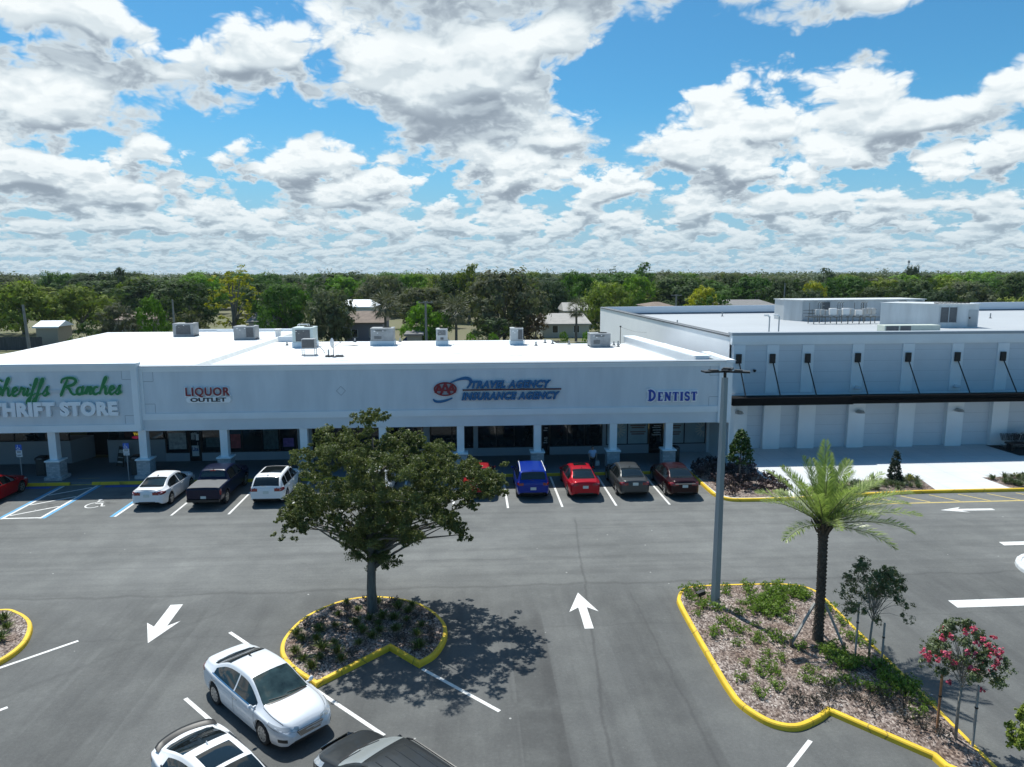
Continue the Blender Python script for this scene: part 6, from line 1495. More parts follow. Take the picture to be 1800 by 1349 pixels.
stake(11.60,15.7,1.62,'orange-brown stake left of the blossoming myrtle', mat('stake_orange', (.36,.17,.08), .9, var=.3, vscale=5)); stake(12.18,15.2,1.6,'grey stake right of the blossoming myrtle')

# clipped holly, small conifer and shrubs in the pavement beds
HOLLY = leaf_mat('holly_leaf', (.020,.052,.012), (.075,.140,.026), .15, .35); PURPLE = leaf_mat('purple_leaf', (.040,.024,.028), (.125,.085,.085), .1, .6); SHRUB = leaf_mat('shrub_leaf', (.075,.150,.016), (.27,.38,.06), .32, .45); DARKSHRUB = leaf_mat('dark_shrub_leaf', (.045,.040,.034), (.11,.095,.075), .1, .6); TUFT = leaf_mat('tuft_blade', (.035,.060,.018), (.18,.22,.05), .2, .5); YELLOWSH = leaf_mat('yellow_leaf', (.22,.22,.02), (.36,.34,.05), .3, .5); GRASSY = leaf_mat('liriope_blade', (.05,.075,.03), (.16,.20,.10), .2, .5)
t = thing('clipped_holly', 'clipped teardrop holly on a bare stem beside the lamp post', 'tree', (14.75,37.2,.15)); rg = np.random.default_rng(4); V = []
for k in range(260):
    z = rg.random()**.85; r = .86*(1-z)**.60*(1 if z > .10 else .7+3*z); a = rg.random()*6.283; q_ = .88*math.sqrt(.45+.55*rg.random()); V.append(blob_points((r*q_*math.cos(a), r*q_*math.sin(a), 1.20+1.74*z), .14, 60, 1, .3, rg))
quads_obj('crown', quad_cloud(np.concatenate(V), .085, .55, .3, rg=rg), HOLLY, t); mb = MB(); mb.smooth = True; mb.tube([(0,0,-.05),(0,0,.7),(.01,0,2.2)], [.045,.04,.02], 7); obj('trunk', mb, BARK, t)
t = thing('small_conifer', 'narrow dark conifer in the grassy bed on the white pavement', 'tree', (23.35,36.8,.15)); V = []
for k in range(46):
    z = k/45; r = .44*(1-z)**.75+.03; nb = max(2,int(6*(1-z))+1)
    for j in range(nb): a = rg.random()*6.283; V.append(blob_points((r*.7*math.cos(a), r*.7*math.sin(a), .12+1.62*z), .13, 44, .6, .2, rg))
quads_obj('crown', quad_cloud(np.concatenate(V), .075, .4, .1, rg=rg), leaf_mat('conifer_leaf', (.012,.026,.012), (.045,.065,.03), .1, .5), t); mb = MB(); mb.tube([(0,0,-.05),(0,0,1.5)], [.03,.01], 6); obj('trunk', mb, BARK, t)
def shrub(name, label, cat, m, r, h, n, leaf, seed, stems=True, blade=False, grp=None):
    t = thing(name, label, cat, (0,0,-50), 0, grp); rg = np.random.default_rng(seed)
    if blade:
        LV = []
        for k in range(n):
            a = rg.random()*6.283; el = R(rg.uniform(28,86)); L = h*rg.uniform(.6,1.1); b0 = Vector((rg.normal()*r*.18, rg.normal()*r*.18, 0)); d = Vector((math.cos(a)*math.cos(el),math.sin(a)*math.cos(el),math.sin(el))); s_ = Vector((-math.sin(a),math.cos(a),0))*leaf
            p1 = b0+d*L*.6; p2 = p1+Vector((d.x*.5*L,d.y*.5*L,d.z*.2*L-.05*L)); LV += [b0-s_, p1-s_*.9, p2, p1+s_*.9]
        quads_obj('blades', np.array([tuple(v) for v in LV]), m, t)
    else:
        V = []
        for k in range(16):
            a = rg.random()*6.283; q = math.sqrt(rg.random())*r*.75; z = h*(.25+.6*rg.random())*(1-.35*(q/r)); V.append(blob_points((q*math.cos(a),q*math.sin(a),z), r*.34, n//16, .8, .25, rg))
        quads_obj('foliage', quad_cloud(np.concatenate(V), leaf, .55, .25, rg=rg), m, t)
        mb = MB()
        for k in range(6): a = k*1.05; mb.tube([(0,0,-.03),(r*.3*math.cos(a),r*.3*math.sin(a),h*.45),(r*.5*math.cos(a),r*.5*math.sin(a),h*.75)], [.012,.008,.003], 4, False)
        obj('stems', mb, BARK, t)
    return t
rs = random.Random(31)
def plant_out(proto, spots, label, grp, first=True, smin=.8, smax=1.2):
    for i, s_ in enumerate(spots):
        k = rs.uniform(smin,smax); sc = (k,k,k*rs.uniform(.85,1.15)); lb = s_[3] if len(s_) > 3 else label
        if i == 0 and proto.location.z < -40:
            index_kids(proto); proto.location = s_[:3]; proto.scale = sc; proto['label'] = lb; proto['group'] = grp
        else: dup(proto, s_[:3], rs.uniform(0,6.28), sc, lb, grp)
p1 = shrub('purple_shrub', '', 'shrub', PURPLE, .50, .62, 620, .085, 41)
spots = []
for k in range(400):
    if len(spots) >= 30: break
    x, y = rs.uniform(12.9,16.7), rs.uniform(34.9,41.0)
    if inside((x,y), BED1) and all((x-a)**2+(y-b_)**2 > .40 for a,b_,*_ in spots) and not (x < 13.5 and y < 36.5) and (x > 13.35 or y > 37.5) and y > 35.15: spots.append((x,y,.14))
plant_out(p1, spots, 'low dark purple shrub in the bed around the clipped holly', 'purple shrubs around the clipped holly')
p2 = shrub('edging_plant', '', 'plant', GRASSY, .24, .42, 90, .014, 42, blade=True)
spots = []
for k in range(2000):
    if len(spots) >= 74: break
    x, y = rs.uniform(18.0,32.0), rs.uniform(35.1,37.5)
    if (inside((x,y), offset_loop(BED2,.2)) or inside((x,y), offset_loop(BED3,.2))) and all((x-a)**2+(y-b_)**2 > .075 for a,b_,*_ in spots): spots.append((x,y,.15))
plant_out(p2, spots, 'tuft of edging grass in the pavement beds', 'edging grass tufts in the pavement beds')
p3 = shrub('yellow_shrub', 'bright yellow-green shrub right of the narrow conifer', 'shrub', YELLOWSH, .30, .45, 320, .07, 43); p3.location = (24.3,36.9,.15)
index_kids(p3); dup(p3, (30.6,37.0,.15), 1, .9, 'bright yellow-green shrub in the bed at the right edge')
dup(p3, (17.2,35.0,.15), 2, .5, 'small yellow-green shrub at the kerb beside the purple shrubs')
# tufts on the oak island
p4 = shrub('island_tuft', '', 'plant', TUFT, .24, .36, 110, .014, 44, blade=True)
spots = []; isl1 = offset_loop(ISL1, -.38) if inside((-3.45,21.5), offset_loop(ISL1,-.38)) and not inside((-6.05,21.86), offset_loop(ISL1,-.38)) else offset_loop(ISL1, .38)
for k in range(3000):
    if len(spots) >= 52: break
    x, y = rs.uniform(-6,-.9), rs.uniform(18.9,24.5)
    if inside((x,y), isl1) and all((x-a)**2+(y-b_)**2 > .16 for a,b_,*_ in spots) and math.hypot(x+3.45,y-23.25) > .45: spots.append((x,y,.17))
plant_out(p4, spots[:34], 'low green tuft in the mulch under the oak', 'green tufts under the oak', smin=.7, smax=1.25)
p5 = shrub('island_tuft', '', 'plant', DARKSHRUB, .20, .26, 240, .045, 45)
plant_out(p5, spots[34:], 'small brownish shrub in the mulch under the oak', 'brownish shrubs under the oak', smin=.6, smax=1.2)
plant_out(dup(p4, (0,0,-50)), [(-15.7,23.3,.17),(-15.2,22.7,.17),(-15.0,22.0,.17),(-15.3,21.4,.17),(-16.0,22.3,.17),(-16.4,21.4,.17),(-15.9,20.6,.17),(-16.6,23.4,.17),(-17.2,22.6,.17),(-14.9,21.1,.17)], 'green grass tuft in the yellow-kerbed bed at the left edge', 'grass tufts at the left edge', smin=.9, smax=1.4)
# leafy shrubs on the big island
p6 = shrub('leafy_shrub', '', 'shrub', SHRUB, .42, .36, 950, .046, 46)
big_spots = [(7.75,24.0),(8.15,24.05),(7.75,23.4),(7.95,22.8),(8.9,24.2),(9.35,24.25),(9.1,23.7),(8.95,22.2),(8.35,21.6),(8.55,21.0),(9.25,21.4),(9.55,20.9),(9.6,20.3),(8.2,20.2),(8.05,19.1),(8.25,18.6),(8.7,18.55),(9.2,19.3),(8.4,17.9),(9.75,18.6),(10.05,24.2),(12.1,22.3),(11.75,21.9),(12.15,21.4),(12.05,16.9),(7.6,22.2),(8.5,23.3),(8.3,22.6),(9.9,22.0),(8.9,20.3),(9.0,20.6),(7.7,20.9),(7.6,18.3),(9.4,18.1),(8.9,19.6),(10.1,19.9),(10.5,18.0),(9.9,17.9),(11.0,17.6),(7.8,17.6),(8.6,19.0),(11.9,20.3),(12.2,19.9),(10.4,21.6),(9.4,22.9),(11.6,16.4)]
gspots = [(x,y,.18) for x,y in big_spots]
plant_out(p6, gspots, 'bright green leafy shrub scattered in the mulch of the lamp post island', 'leafy shrubs on the lamp post island', smin=.55, smax=1.05)
dense = []
for cx, cy, rx, ry, n in ((10.9,23.6,1.0,.62,20),(10.2,22.6,.85,.6,13),(11.4,19.5,.0,.0,0),(10.95,19.4,.6,.45,8),(11.4,18.5,.7,.5,10),(11.7,17.6,.55,.4,7)):
    for k in range(n):
        a, q = rs.uniform(0,6.28), math.sqrt(rs.random()); dense.append((cx+rx*q*math.cos(a), cy+ry*q*math.sin(a), .18))
plant_out(dup(p6,(0,0,-50)), dense, 'green shrub in the thick clump around the palm foot', 'thick green shrubs around the palm', smin=.7, smax=1.1)
p7 = shrub('wiry_shrub', '', 'shrub', DARKSHRUB, .42, .50, 380, .050, 47)
plant_out(p7, [(8.75,17.15,.18),(9.15,17.0,.18),(9.55,17.25,.18),(9.75,17.5,.18),(10.3,17.2,.18),(8.45,17.0,.18),(10.5,16.7,.18),(11.1,16.2,.18),(11.35,15.9,.18),(11.6,15.6,.18),(11.5,16.9,.18),(11.0,16.9,.18)], 'dark brown wiry shrub near the point of the lamp post island', 'wiry brown shrubs on the lamp post island', smin=.7, smax=1.1)
# ------------------------------------------------------------------ behind the shops: fences, houses, trees
def tree_proto(name, seed, w, h, trunk_h, nb, per, leaf, top_heavy=.0, sparse=False, shape='round'):
    rg = np.random.default_rng(seed); t = thing(name, '', 'tree', (0,0,-80)); V = []; tips = []
    for k in range(nb):
        a = rg.random()*6.283; q = math.sqrt(rg.random()); zf = rg.random()
        if shape == 'round': prof = math.sin(math.pi*(.12+.80*zf))**.6
        elif shape == 'spread': prof = (1-zf)**.45*.95+.1
        else: prof = math.sin(math.pi*(.10+.85*zf))**.8*.9
        r = w/2*prof*(.30+.66*q); z = trunk_h+(h-trunk_h)*zf*.92
        br = w*rg.uniform(.11,.20)*(0.8 if sparse else 1); c = (r*math.cos(a), r*math.sin(a), z); tips.append(c)
        V.append(blob_points(c, br, per, .75, .45, rg))
    quads_obj('crown', quad_cloud(np.concatenate(V), leaf, .7, .35, rg=rg, follow=.8), FAR_LEAF, t)
    mb = MB(); mb.tube([(0,0,-.3),(0,0,trunk_h),(.1,0,h*.75)], [.028*h,.022*h,.006*h], 7)
    for c in tips[::max(1,nb//9)]: mb.tube([(0,0,trunk_h*.8),(c[0]*.5,c[1]*.5,(trunk_h+c[2])*.5+.2),c], [.012*h,.008*h,.003*h], 5, False)
    obj('trunk', mb, BARK, t); index_kids(t)
    return t
FAR_LEAF = leaf_mat('far_leaf', (.60,.62,.55), (1.55,1.55,1.20), .34, .8, use_obj=True)
PR = {}
PR['oak'] = tree_proto('oak_tree', 61, 10, 8.5, 1.3, 78, 170, .36); PR['round'] = tree_proto('broadleaf_tree', 62, 8, 8, 1.0, 70, 170, .31); PR['spread'] = tree_proto('broadleaf_tree', 63, 9.5, 7.2, 1.3, 66, 170, .33, shape='spread'); PR['tall'] = tree_proto('tall_tree', 64, 6, 11, 2.5, 54, 120, .26, shape='tall'); PR['sparse'] = tree_proto('sparse_tree', 65, 6.5, 10.5, 2.0, 46, 60, .24, sparse=True, shape='tall'); PR['bush'] = tree_proto('bush', 66, 4, 3.2, .3, 26, 110, .18)
DIM = {'oak':(10,8.5),'round':(8,8),'spread':(9.5,7.2),'tall':(6,11),'sparse':(6.5,10.5),'bush':(4,3.2)}
TINT = {'dark':(.052,.082,.030),'green':(.058,.125,.020),'bright':(.115,.215,.018),'olive':(.155,.195,.036),'yellow':(.29,.29,.02),'grey':(.105,.118,.078),'brown':(.125,.080,.062),'deep':(.050,.078,.042)}
def ray_at(u, v, Y):
    d = fw*F_PX + r2*(u-900) - u2*(v-674.5); k = Y/d.y; return Vector((d.x*k, d.y*k, CAM_H+d.z*k))
used = set()
FT = random.Random(77)
def far_tree(kind, u, vtop, wpx, Y, tint, label, group='trees behind the shops', ky=1.38):
    Y = Y*ky
    top = ray_at(u, vtop, Y); w = wpx*Y/1252; h = max(1.2, top.z); W0, H0 = DIM[kind]
    c = TINT[tint]; j = FT.uniform(.85,1.15); col = (c[0]*j*FT.uniform(.94,1.06), c[1]*j, c[2]*j*FT.uniform(.9,1.1))
    sc = (w/W0, w/W0*FT.uniform(.85,1.1), h/H0/1.0)
    if kind in used: return dup(PR[kind], (top.x,Y,0), FT.uniform(0,6.28), sc, label, group, col)
    used.add(kind); p = PR[kind]; p.location = (top.x,Y,0); p.rotation_euler = (0,0,FT.uniform(0,6)); p.scale = sc; p['label'] = label; p['group'] = group
    for ch in p.children: ch.color = (*col,1)
    return p
LIST = [
 ('spread',32,498,115,106,'olive','wide olive-green tree at the far left behind the roof'),('spread',138,507,112,112,'olive','wide olive-green tree above the white-roofed shed'),('tall',205,466,48,165,'deep','tall dark tree standing above the skyline at left'),
 ('oak',268,490,150,150,'dark','dark oak above the leftmost rooftop unit'),('sparse',405,462,112,95,'yellow','tall yellow-green sparse tree left of centre'),('round',266,524,52,80,'bright','small bright green tree beside the left utility pole'),
 ('round',206,536,66,88,'grey','grey-green tree right of the shed'),('bush',150,566,60,84,'dark','dark bush beside the shed fence'),('round',330,496,90,108,'dark','dark tree behind the left utility pole'),('bush',335,548,70,84,'grey','grey-green bush below the dark tree by the pole'),
 ('oak',500,503,98,96,'green','deep green tree behind the pale green unit'),('bush',470,545,52,82,'green','green bush beside the grey-roofed house'),('oak',578,513,84,86,'grey','grey oak in front of the white metal roof'),('tall',556,478,60,180,'green','tall green tree beneath bare branches on the skyline'),
 ('round',602,487,80,150,'bright','bright green tree above the grey oak'),('oak',668,487,84,140,'grey','grey-green oak above the white metal roof'),('round',722,482,66,150,'bright','bright green tree right of the grey-green oak'),('oak',745,508,110,112,'grey','grey oak behind the tall T-shaped utility pole'),
 ('round',738,536,62,80,'bright','bright green tree by the T-shaped utility pole'),('bush',775,548,50,80,'bright','bright green bush right of the T-shaped utility pole'),('oak',886,479,142,88,'grey','very large grey oak right of centre'),('tall',824,458,58,122,'olive','olive-topped tree at the left shoulder of the large grey oak'),('oak',800,484,90,125,'dark','dark tree left of the large grey oak'),
 ('bush',938,553,60,84,'brown','brown-leaved bush at the foot of the large grey oak'),('bush',868,560,90,82,'deep','dark hedge-like bush beneath the large grey oak'),('oak',968,497,64,120,'deep','dark green tree right of the large grey oak'),('round',1018,481,66,125,'green','rounded green tree above the tan-roofed house'),
 ('oak',1066,500,86,102,'olive','olive round tree above the tall side wall corner'),('round',1122,486,62,135,'bright','bright green tree right of the olive round tree'),('tall',1134,457,44,190,'green','tall tree standing highest on the skyline right of centre'),('sparse',1075,466,34,200,'grey','thin grey tree on the skyline right of centre'),
 ('oak',1180,490,90,150,'grey','grey-green oak behind the tall shop'),('round',1235,506,60,112,'yellow','yellow-green tree behind the roof left of the plant room'),('bush',1262,519,80,104,'green','low green tree in front of the grey house roof'),('round',1330,487,86,140,'green','rounded green tree left of the plant room'),('oak',1292,484,70,165,'dark','dark tree beyond the rounded green tree'),
 ('round',1432,497,52,120,'yellow','yellow-green tree over the left end of the plant room'),('oak',1382,492,74,130,'dark','dark tree at the left corner of the plant room'),('oak',1490,489,104,128,'green','green oak over the plant room'),('tall',1452,468,40,210,'deep','small dark tree on the skyline above the plant room'),('round',1552,492,80,140,'olive','olive tree over the equipment rack'),
 ('oak',1605,470,34,230,'deep','dark rounded tree in front of the radio mast'),('oak',1612,494,110,118,'dark','dark oak over the gap between the plant rooms'),('round',1660,488,76,140,'olive','olive tree right of the dark oak'),('oak',1700,498,96,112,'grey','grey-green oak over the front plant room'),('round',1744,490,84,128,'green','green tree near the right edge'),('oak',1796,484,92,120,'dark','dark oak at the right edge'),('bush',1782,524,90,100,'olive','low olive tree at the right edge above the rear wall'),
 ('oak',1540,508,90,108,'dark','dark bushy tree behind the plant room roof'),('oak',1650,512,90,104,'deep','deep green bushy tree behind the front plant room'),('oak',1420,512,80,106,'deep','deep green bushy tree at the plant room corner'),
]
for a in LIST: far_tree(*a)
kinds = ['oak','round','spread','oak','round','tall']; tints = ['dark','green','grey','dark','olive','deep','grey','green','bright']
for k in range(150):
    Y = 190+200*FT.random(); u = FT.uniform(-60,1860); kd = FT.choice(kinds); wp = FT.uniform(85,150)*190/Y
    vt = 478+FT.uniform(2,34)*190/Y
    if kd == 'tall': wp *= .6
    far_tree(kd, u, vt, wp, Y, FT.choice(tints), {'dark':'dark','green':'green','grey':'grey-green','olive':'olive','deep':'very dark','bright':'bright green'}[tints[k%9]]+' tree in the crowded belt beyond the houses', 'trees in the belt beyond the houses', 1.0)
# the woods beyond: one mass
rg = np.random.default_rng(90); VV = []
for k in range(2600):
    Y = 350*math.exp(rg.random()*1.95); X = Y*(rg.uniform(-.86,.98)); h = rg.uniform(7.0,11.8)+(rg.uniform(1.5,3.2) if rg.random() < .10 else 0); w = rg.uniform(8,14)
    if Y > 700: h = rg.uniform(9,12.4)+(rg.uniform(1,4) if rg.random() < .05 else 0)
    n = 90 if Y < 520 else 34 if Y < 900 else 16
    nb = 7; cs = np.stack([rg.normal(size=nb)*w*.24, rg.normal(size=nb)*w*.24, h*(.45+.5*rg.random(nb))],1)
    P_ = cs[rg.integers(0,nb,n)]+rg.normal(size=(n,3))*np.array([w*.12,w*.12,h*.09]); P_[:,2] = np.minimum(P_[:,2], h+.3)+0; O_ = P_-np.array([0,0,h*.55]); O_ /= np.linalg.norm(O_,axis=1)[:,None]+1e-9; P_ = np.concatenate([P_+np.array([X,Y,0]), O_],1); VV.append((P_, (1.1 if Y < 520 else 1.9 if Y < 900 else 3.0)))
WOOD = leaf_mat('far_woods', (.060,.088,.045), (.120,.150,.065), .2, .7)
wv = np.concatenate([quad_cloud(p_, s_, .7, .4, rg=rg) for p_, s_ in VV])
o = quads_obj('far_woods', wv, WOOD); tag(o, 'unbroken dark green woods running to the horizon', 'woods', kind='stuff')
# bare branches on the skyline
t = thing('bare_tree', 'leafless tree top poking over the skyline above the deep green tree', 'tree', (ray_at(570,470,240).x,240,0)); mb = MB(); rb = random.Random(8)
mb.tube([(0,0,0),(0,0,10)], [.2,.12], 5)
for k in range(9):
    a = rb.uniform(-2.6,2.6); mb.tube([(0,0,8+rb.random()*2),(a*.5,rb.uniform(-.5,.5),11),(a,rb.uniform(-1,1),12+rb.random()*1.6)], [.09,.06,.03], 4, False)
obj('trunk', mb, BARK_PALE, t); quads_obj('crown', quad_cloud(np.concatenate([blob_points((rb.uniform(-2.6,2.6),0,rb.uniform(12,13.4)), .35, 26, 1, .2) for _ in range(11)]), .22), MYRTLE, t)
# sabal palms
def sabal(label, u, v, Y, r, scale=1.0):
    Y *= 1.38; r *= 1.38; c = ray_at(u, v, Y); t = thing('fan_palm', label, 'tree', (c.x,Y,0)); rs_ = random.Random(int(u)); h = c.z
    mb = MB(); mb.tube([(0,0,-.2),(.05,0,h*.5),(0,0,h)], [.24,.19,.17], 8); obj('trunk', mb, BARK, t); LV = []
    for k in range(34):
        az = k*2.4; el = R(80-4.0*k); d = Vector((math.cos(az)*math.cos(el),math.sin(az)*math.cos(el),math.sin(el))); st = Vector((0,0,h))+d*r*.45; s_ = Vector((-math.sin(az),math.cos(az),0)); n_ = s_.cross(d)
        for j in range(9):
            f = (j-4)/4; dd = (d*math.cos(f*1.1)+s_*math.sin(f*1.1)+Vector((0,0,-.35*abs(f)-.25))).normalized(); tip = st+dd*r*.62; md = st+dd*r*.35; w = (s_*math.cos(f*1.1)-d*math.sin(f*1.1))*.045*r/1.4
            LV += [st, md-w, tip, md+w]
        w2 = s_*.02; LV += [Vector((0,0,h))-w2, st-w2, st+w2, Vector((0,0,h))+w2]
    quads_obj('fronds', np.array([tuple(v_) for v_ in LV]), leaf_mat('fan_frond', (.050,.060,.028), (.15,.155,.085), .15, .5), t)
sabal('fan palm beside the purple-walled house', 676, 536, 84, 2.1); sabal('fan palm right of the T-shaped utility pole', 801, 546, 80, 2.0); sabal('small fan palm in front of the tan-roofed house', 1013, 542, 88, 1.5)
# houses
ROOFS = {'brown':mat('roof_brown', (.20,.155,.125), .9, var=.25, vscale=1.2),'grey':mat('roof_grey', (.20,.195,.19), .9, var=.2, vscale=1.2),'white':mat('roof_white_metal', (.80,.82,.83), .4, .1),'tan':mat('roof_tan', (.36,.345,.32), .9, var=.15, vscale=1)}
HW = {'mauve':mat('wall_mauve', (.20,.20,.26), .85),'cream':mat('wall_cream', (.46,.44,.38), .85),'pale':mat('wall_pale', (.50,.53,.51), .85),'tan':mat('wall_tan', (.36,.32,.26), .85)}
def house(label, u0, u1, v_ridge, v_eave, v_base, Y, roof, wall, depth=9, wins=2, hip=.35):
    Y *= 1.40; depth *= 1.2
    a, b_ = ray_at(u0,v_eave,Y), ray_at(u1,v_eave,Y); zr = ray_at(u0,v_ridge,Y+depth*.5).z; ze = a.z; x0, x1 = a.x, b_.x; w = x1-x0
    t = thing('house', label, 'house', ((x0+x1)/2,Y,0)); hw = w/2
    mb = MB(); mb.box(-hw+.4,hw-.4,.3,depth-.3,-.05,ze-.01); obj('wall', mb, HW[wall], t)
    mb = MB(); hp = min(w*hip*.5, depth*.5); y0, y1, ym = 0, depth, depth/2
    mb.add([(-hw,y0,ze),(hw,y0,ze),(hw,y1,ze),(-hw,y1,ze),(-hw+hp,ym,zr),(hw-hp,ym,zr)],[(0,1,5,4),(1,2,5),(2,3,4,5),(3,0,4),(0,3,2,1)]); mb.box(-hw,hw,-.05,-.003,ze-.22,ze+.02); rf = obj('roof', mb, ROOFS[roof], t)
    for k in range(wins):
        x = -hw+w*(k+.7)/(wins+.4); mb = MB(); mb.box(x-.5,x+.5,.26,.298,.9,min(ze-.35,2.1)); wd = obj('window', mb, GLASS, t); mb = MB(); mb.box(x-.56,x-.5,.25,.296,.86,min(ze-.3,2.14)); mb.box(x+.5,x+.56,.25,.296,.86,min(ze-.3,2.14)); mb.box(x-.56,x+.56,.25,.296,.80,.858); obj('frame', mb, TRIM, wd)
    return t
house('mauve-walled house with a brown roof behind the shop roof', 600, 676, 547, 568, 590, 88, 'brown', 'mauve', 9, 2, 0.2)
house('house with a bright white metal roof among the oaks', 590, 658, 527, 540, 553, 108, 'white', 'pale', 9, 3)
house('grey-roofed house left of the deep green tree', 432, 480, 546, 566, 585, 92, 'grey', 'cream', 8, 1)
house('low brown-roofed house behind the grey-green tree at left', 186, 258, 549, 563, 580, 96, 'brown', 'tan', 9, 2)
house('tan-roofed house left of the tall side wall', 950, 1040, 551, 570, 592, 92, 'tan', 'cream', 10, 2, .15)
house('tan-roofed house behind the small fan palm', 990, 1048, 532, 547, 565, 108, 'tan', 'tan', 9, 1, .1)
house('brown-roofed house just above the rear wall', 1140, 1192, 531, 540, 560, 106, 'brown', 'tan', 10, 1, .8)
house('grey-roofed house seen over the rear wall left of the plant room', 1280, 1366, 527, 537, 560, 108, 'grey', 'cream', 10, 2, .3)
t = house('small wooden shed with a pale metal roof at the left', 56, 103, 564, 575, 585, 85, 'white', 'tan', 4, 0, .05)
t = house('small grey shed beside a blue tarpaulin', 710, 745, 580, 588, 595, 76, 'grey', 'tan', 4, 0, .2)
t = thing('tarpaulin', 'blue tarpaulin lean-to beside the small grey shed', 'tarpaulin', (ray_at(707,590,108).x,108,0)); mb = MB(); mb.add([(-1.6,0,0),(1.0,0,0),(1.3,.8,2.9),(-1.6,.3,.02),(1.1,.3,.02),(1.35,1.0,2.9)],[(0,1,2),(5,4,3),(0,2,5,3),(1,4,5,2)]); obj('sheet', mb, mat('tarp_blue', (.015,.03,.11), .6), t)
# fences
FENCE = mat('fence_wood', (.105,.098,.09), .9, var=.4, vscale=2.5, stretch=(4,4,.5)); FENCE_G = mat('fence_grey', (.075,.08,.085), .9, var=.35, vscale=1.6, stretch=(3,3,.3))
def fence(label, x0, y0, x1, y1, h, m):
    t = thing('board_fence', label, 'fence', (x0,y0,0)); d = Vector((x1-x0,y1-y0)); L = d.length; t.rotation_euler = (0,0,math.atan2(d.y,d.x)); mb = MB(); n = int(L/.16)
    for k in range(n): a = k*L/n; mb.box(a,a+L/n-.015,0,.025,.03,h+.03*math.sin(k*1.7))
    obj('boards', mb, m, t); mb = MB()
    for z in (.4,h-.35): mb.box(0,L,.026,.08,z,z+.09)
    obj('rail', mb, m, t)
    for k in range(int(L/2.6)+1): mb = MB(); mb.box(k*2.6-.05,k*2.6+.05,.081,.18,-.1,h-.05); obj('post', mb, m, t)
fence('long dark board fence behind the left part of the roof', -95, 114, -66, 114, 2.1, FENCE_G); fence('board fence running behind the shop roof to the tall side wall', -58, 101, 13.4, 101, 2.05, FENCE)
fence('dark lattice screen on the lawn edge below the grey oak', -20, 71.5, -8.4, 71.5, 3.9, mat('screen_dark', (.03,.03,.032), .9)) if False else None
# utility poles and mast
def pole(label, u, v_top, Y, arms=0, r=.13, lean=0):
    Y *= 1.38; r *= 1.3; p = ray_at(u, v_top, Y); t = thing('utility_pole', label, 'utility pole', (p.x,Y,0)); mb = MB(); mb.tube([(-lean,0,-.2),(0,0,p.z)], [r*1.25,r*.8], 8); obj('pole', mb, mat('pole_wood', (.26,.25,.235), .9, var=.2, vscale=2), t)
    for k in range(arms): mb = MB(); mb.box(-1.05,1.05,-.12,-.02,p.z-.25-k*.8,p.z-.13-k*.8); obj('crossarm', mb, mat('pole_wood', (.26,.25,.235)), t)
    if arms:
        for q in (-.9,-.3,.3,.9): mb = MB(); mb.lathe([(.05,0),(.06,.06),(.03,.16)], (q,-.07,p.z-.128), 8); obj('insulator', mb, GALV, t)
pole('leaning grey pole at the far left beside the shed fence', 40, 536, 80, 0, .16, -.3); pole('grey pole behind the leftmost rooftop unit', 303, 527, 72, 0, .11); pole('T-shaped utility pole behind the wide grey unit', 748, 530, 76, 1); pole('utility pole rising above the rear wall', 1189, 518, 98, 1, .16); pole('pole among the trees left of the plant room', 1380, 498, 110, 0, .12)
p = ray_at(1598,458,600); t = thing('radio_mast', 'thin distant radio mast on the skyline', 'mast', (p.x,600,0)); mb = MB()
for a in range(3): mb.tube([(.9*math.cos(a*2.09),.9*math.sin(a*2.09),0),(.5*math.cos(a*2.09),.5*math.sin(a*2.09),p.z)], .14, 4)
for k in range(12): z = p.z*k/12; mb.tube([(.8,0,z),(-.4,.65,z+1.5),(-.4,-.65,z+2.5)], .08, 4, False)
obj('lattice', mb, GALV, t); mb = MB(); mb.box(-.9,.9,-.3,.3,p.z-2.2,p.z-.4); obj('antennas', mb, GALV, t)
for k, (u, w) in enumerate(((905,4),(990,4),(830,3))): pass
for k, (u, lb) in enumerate(((828,'round bright green shrub behind the roof, left of the tall narrow unit'),(868,'round bright green shrub behind the roof near the tall narrow unit'),(993,'round bright green shrub left of the rightmost rooftop unit'),(1032,'round bright green shrub against the tall side wall'))):
    far_tree('bush', u, 586 if k < 2 else 584, 24, 98, 'bright', lb, 'round shrubs behind the shop roof', 1.0)
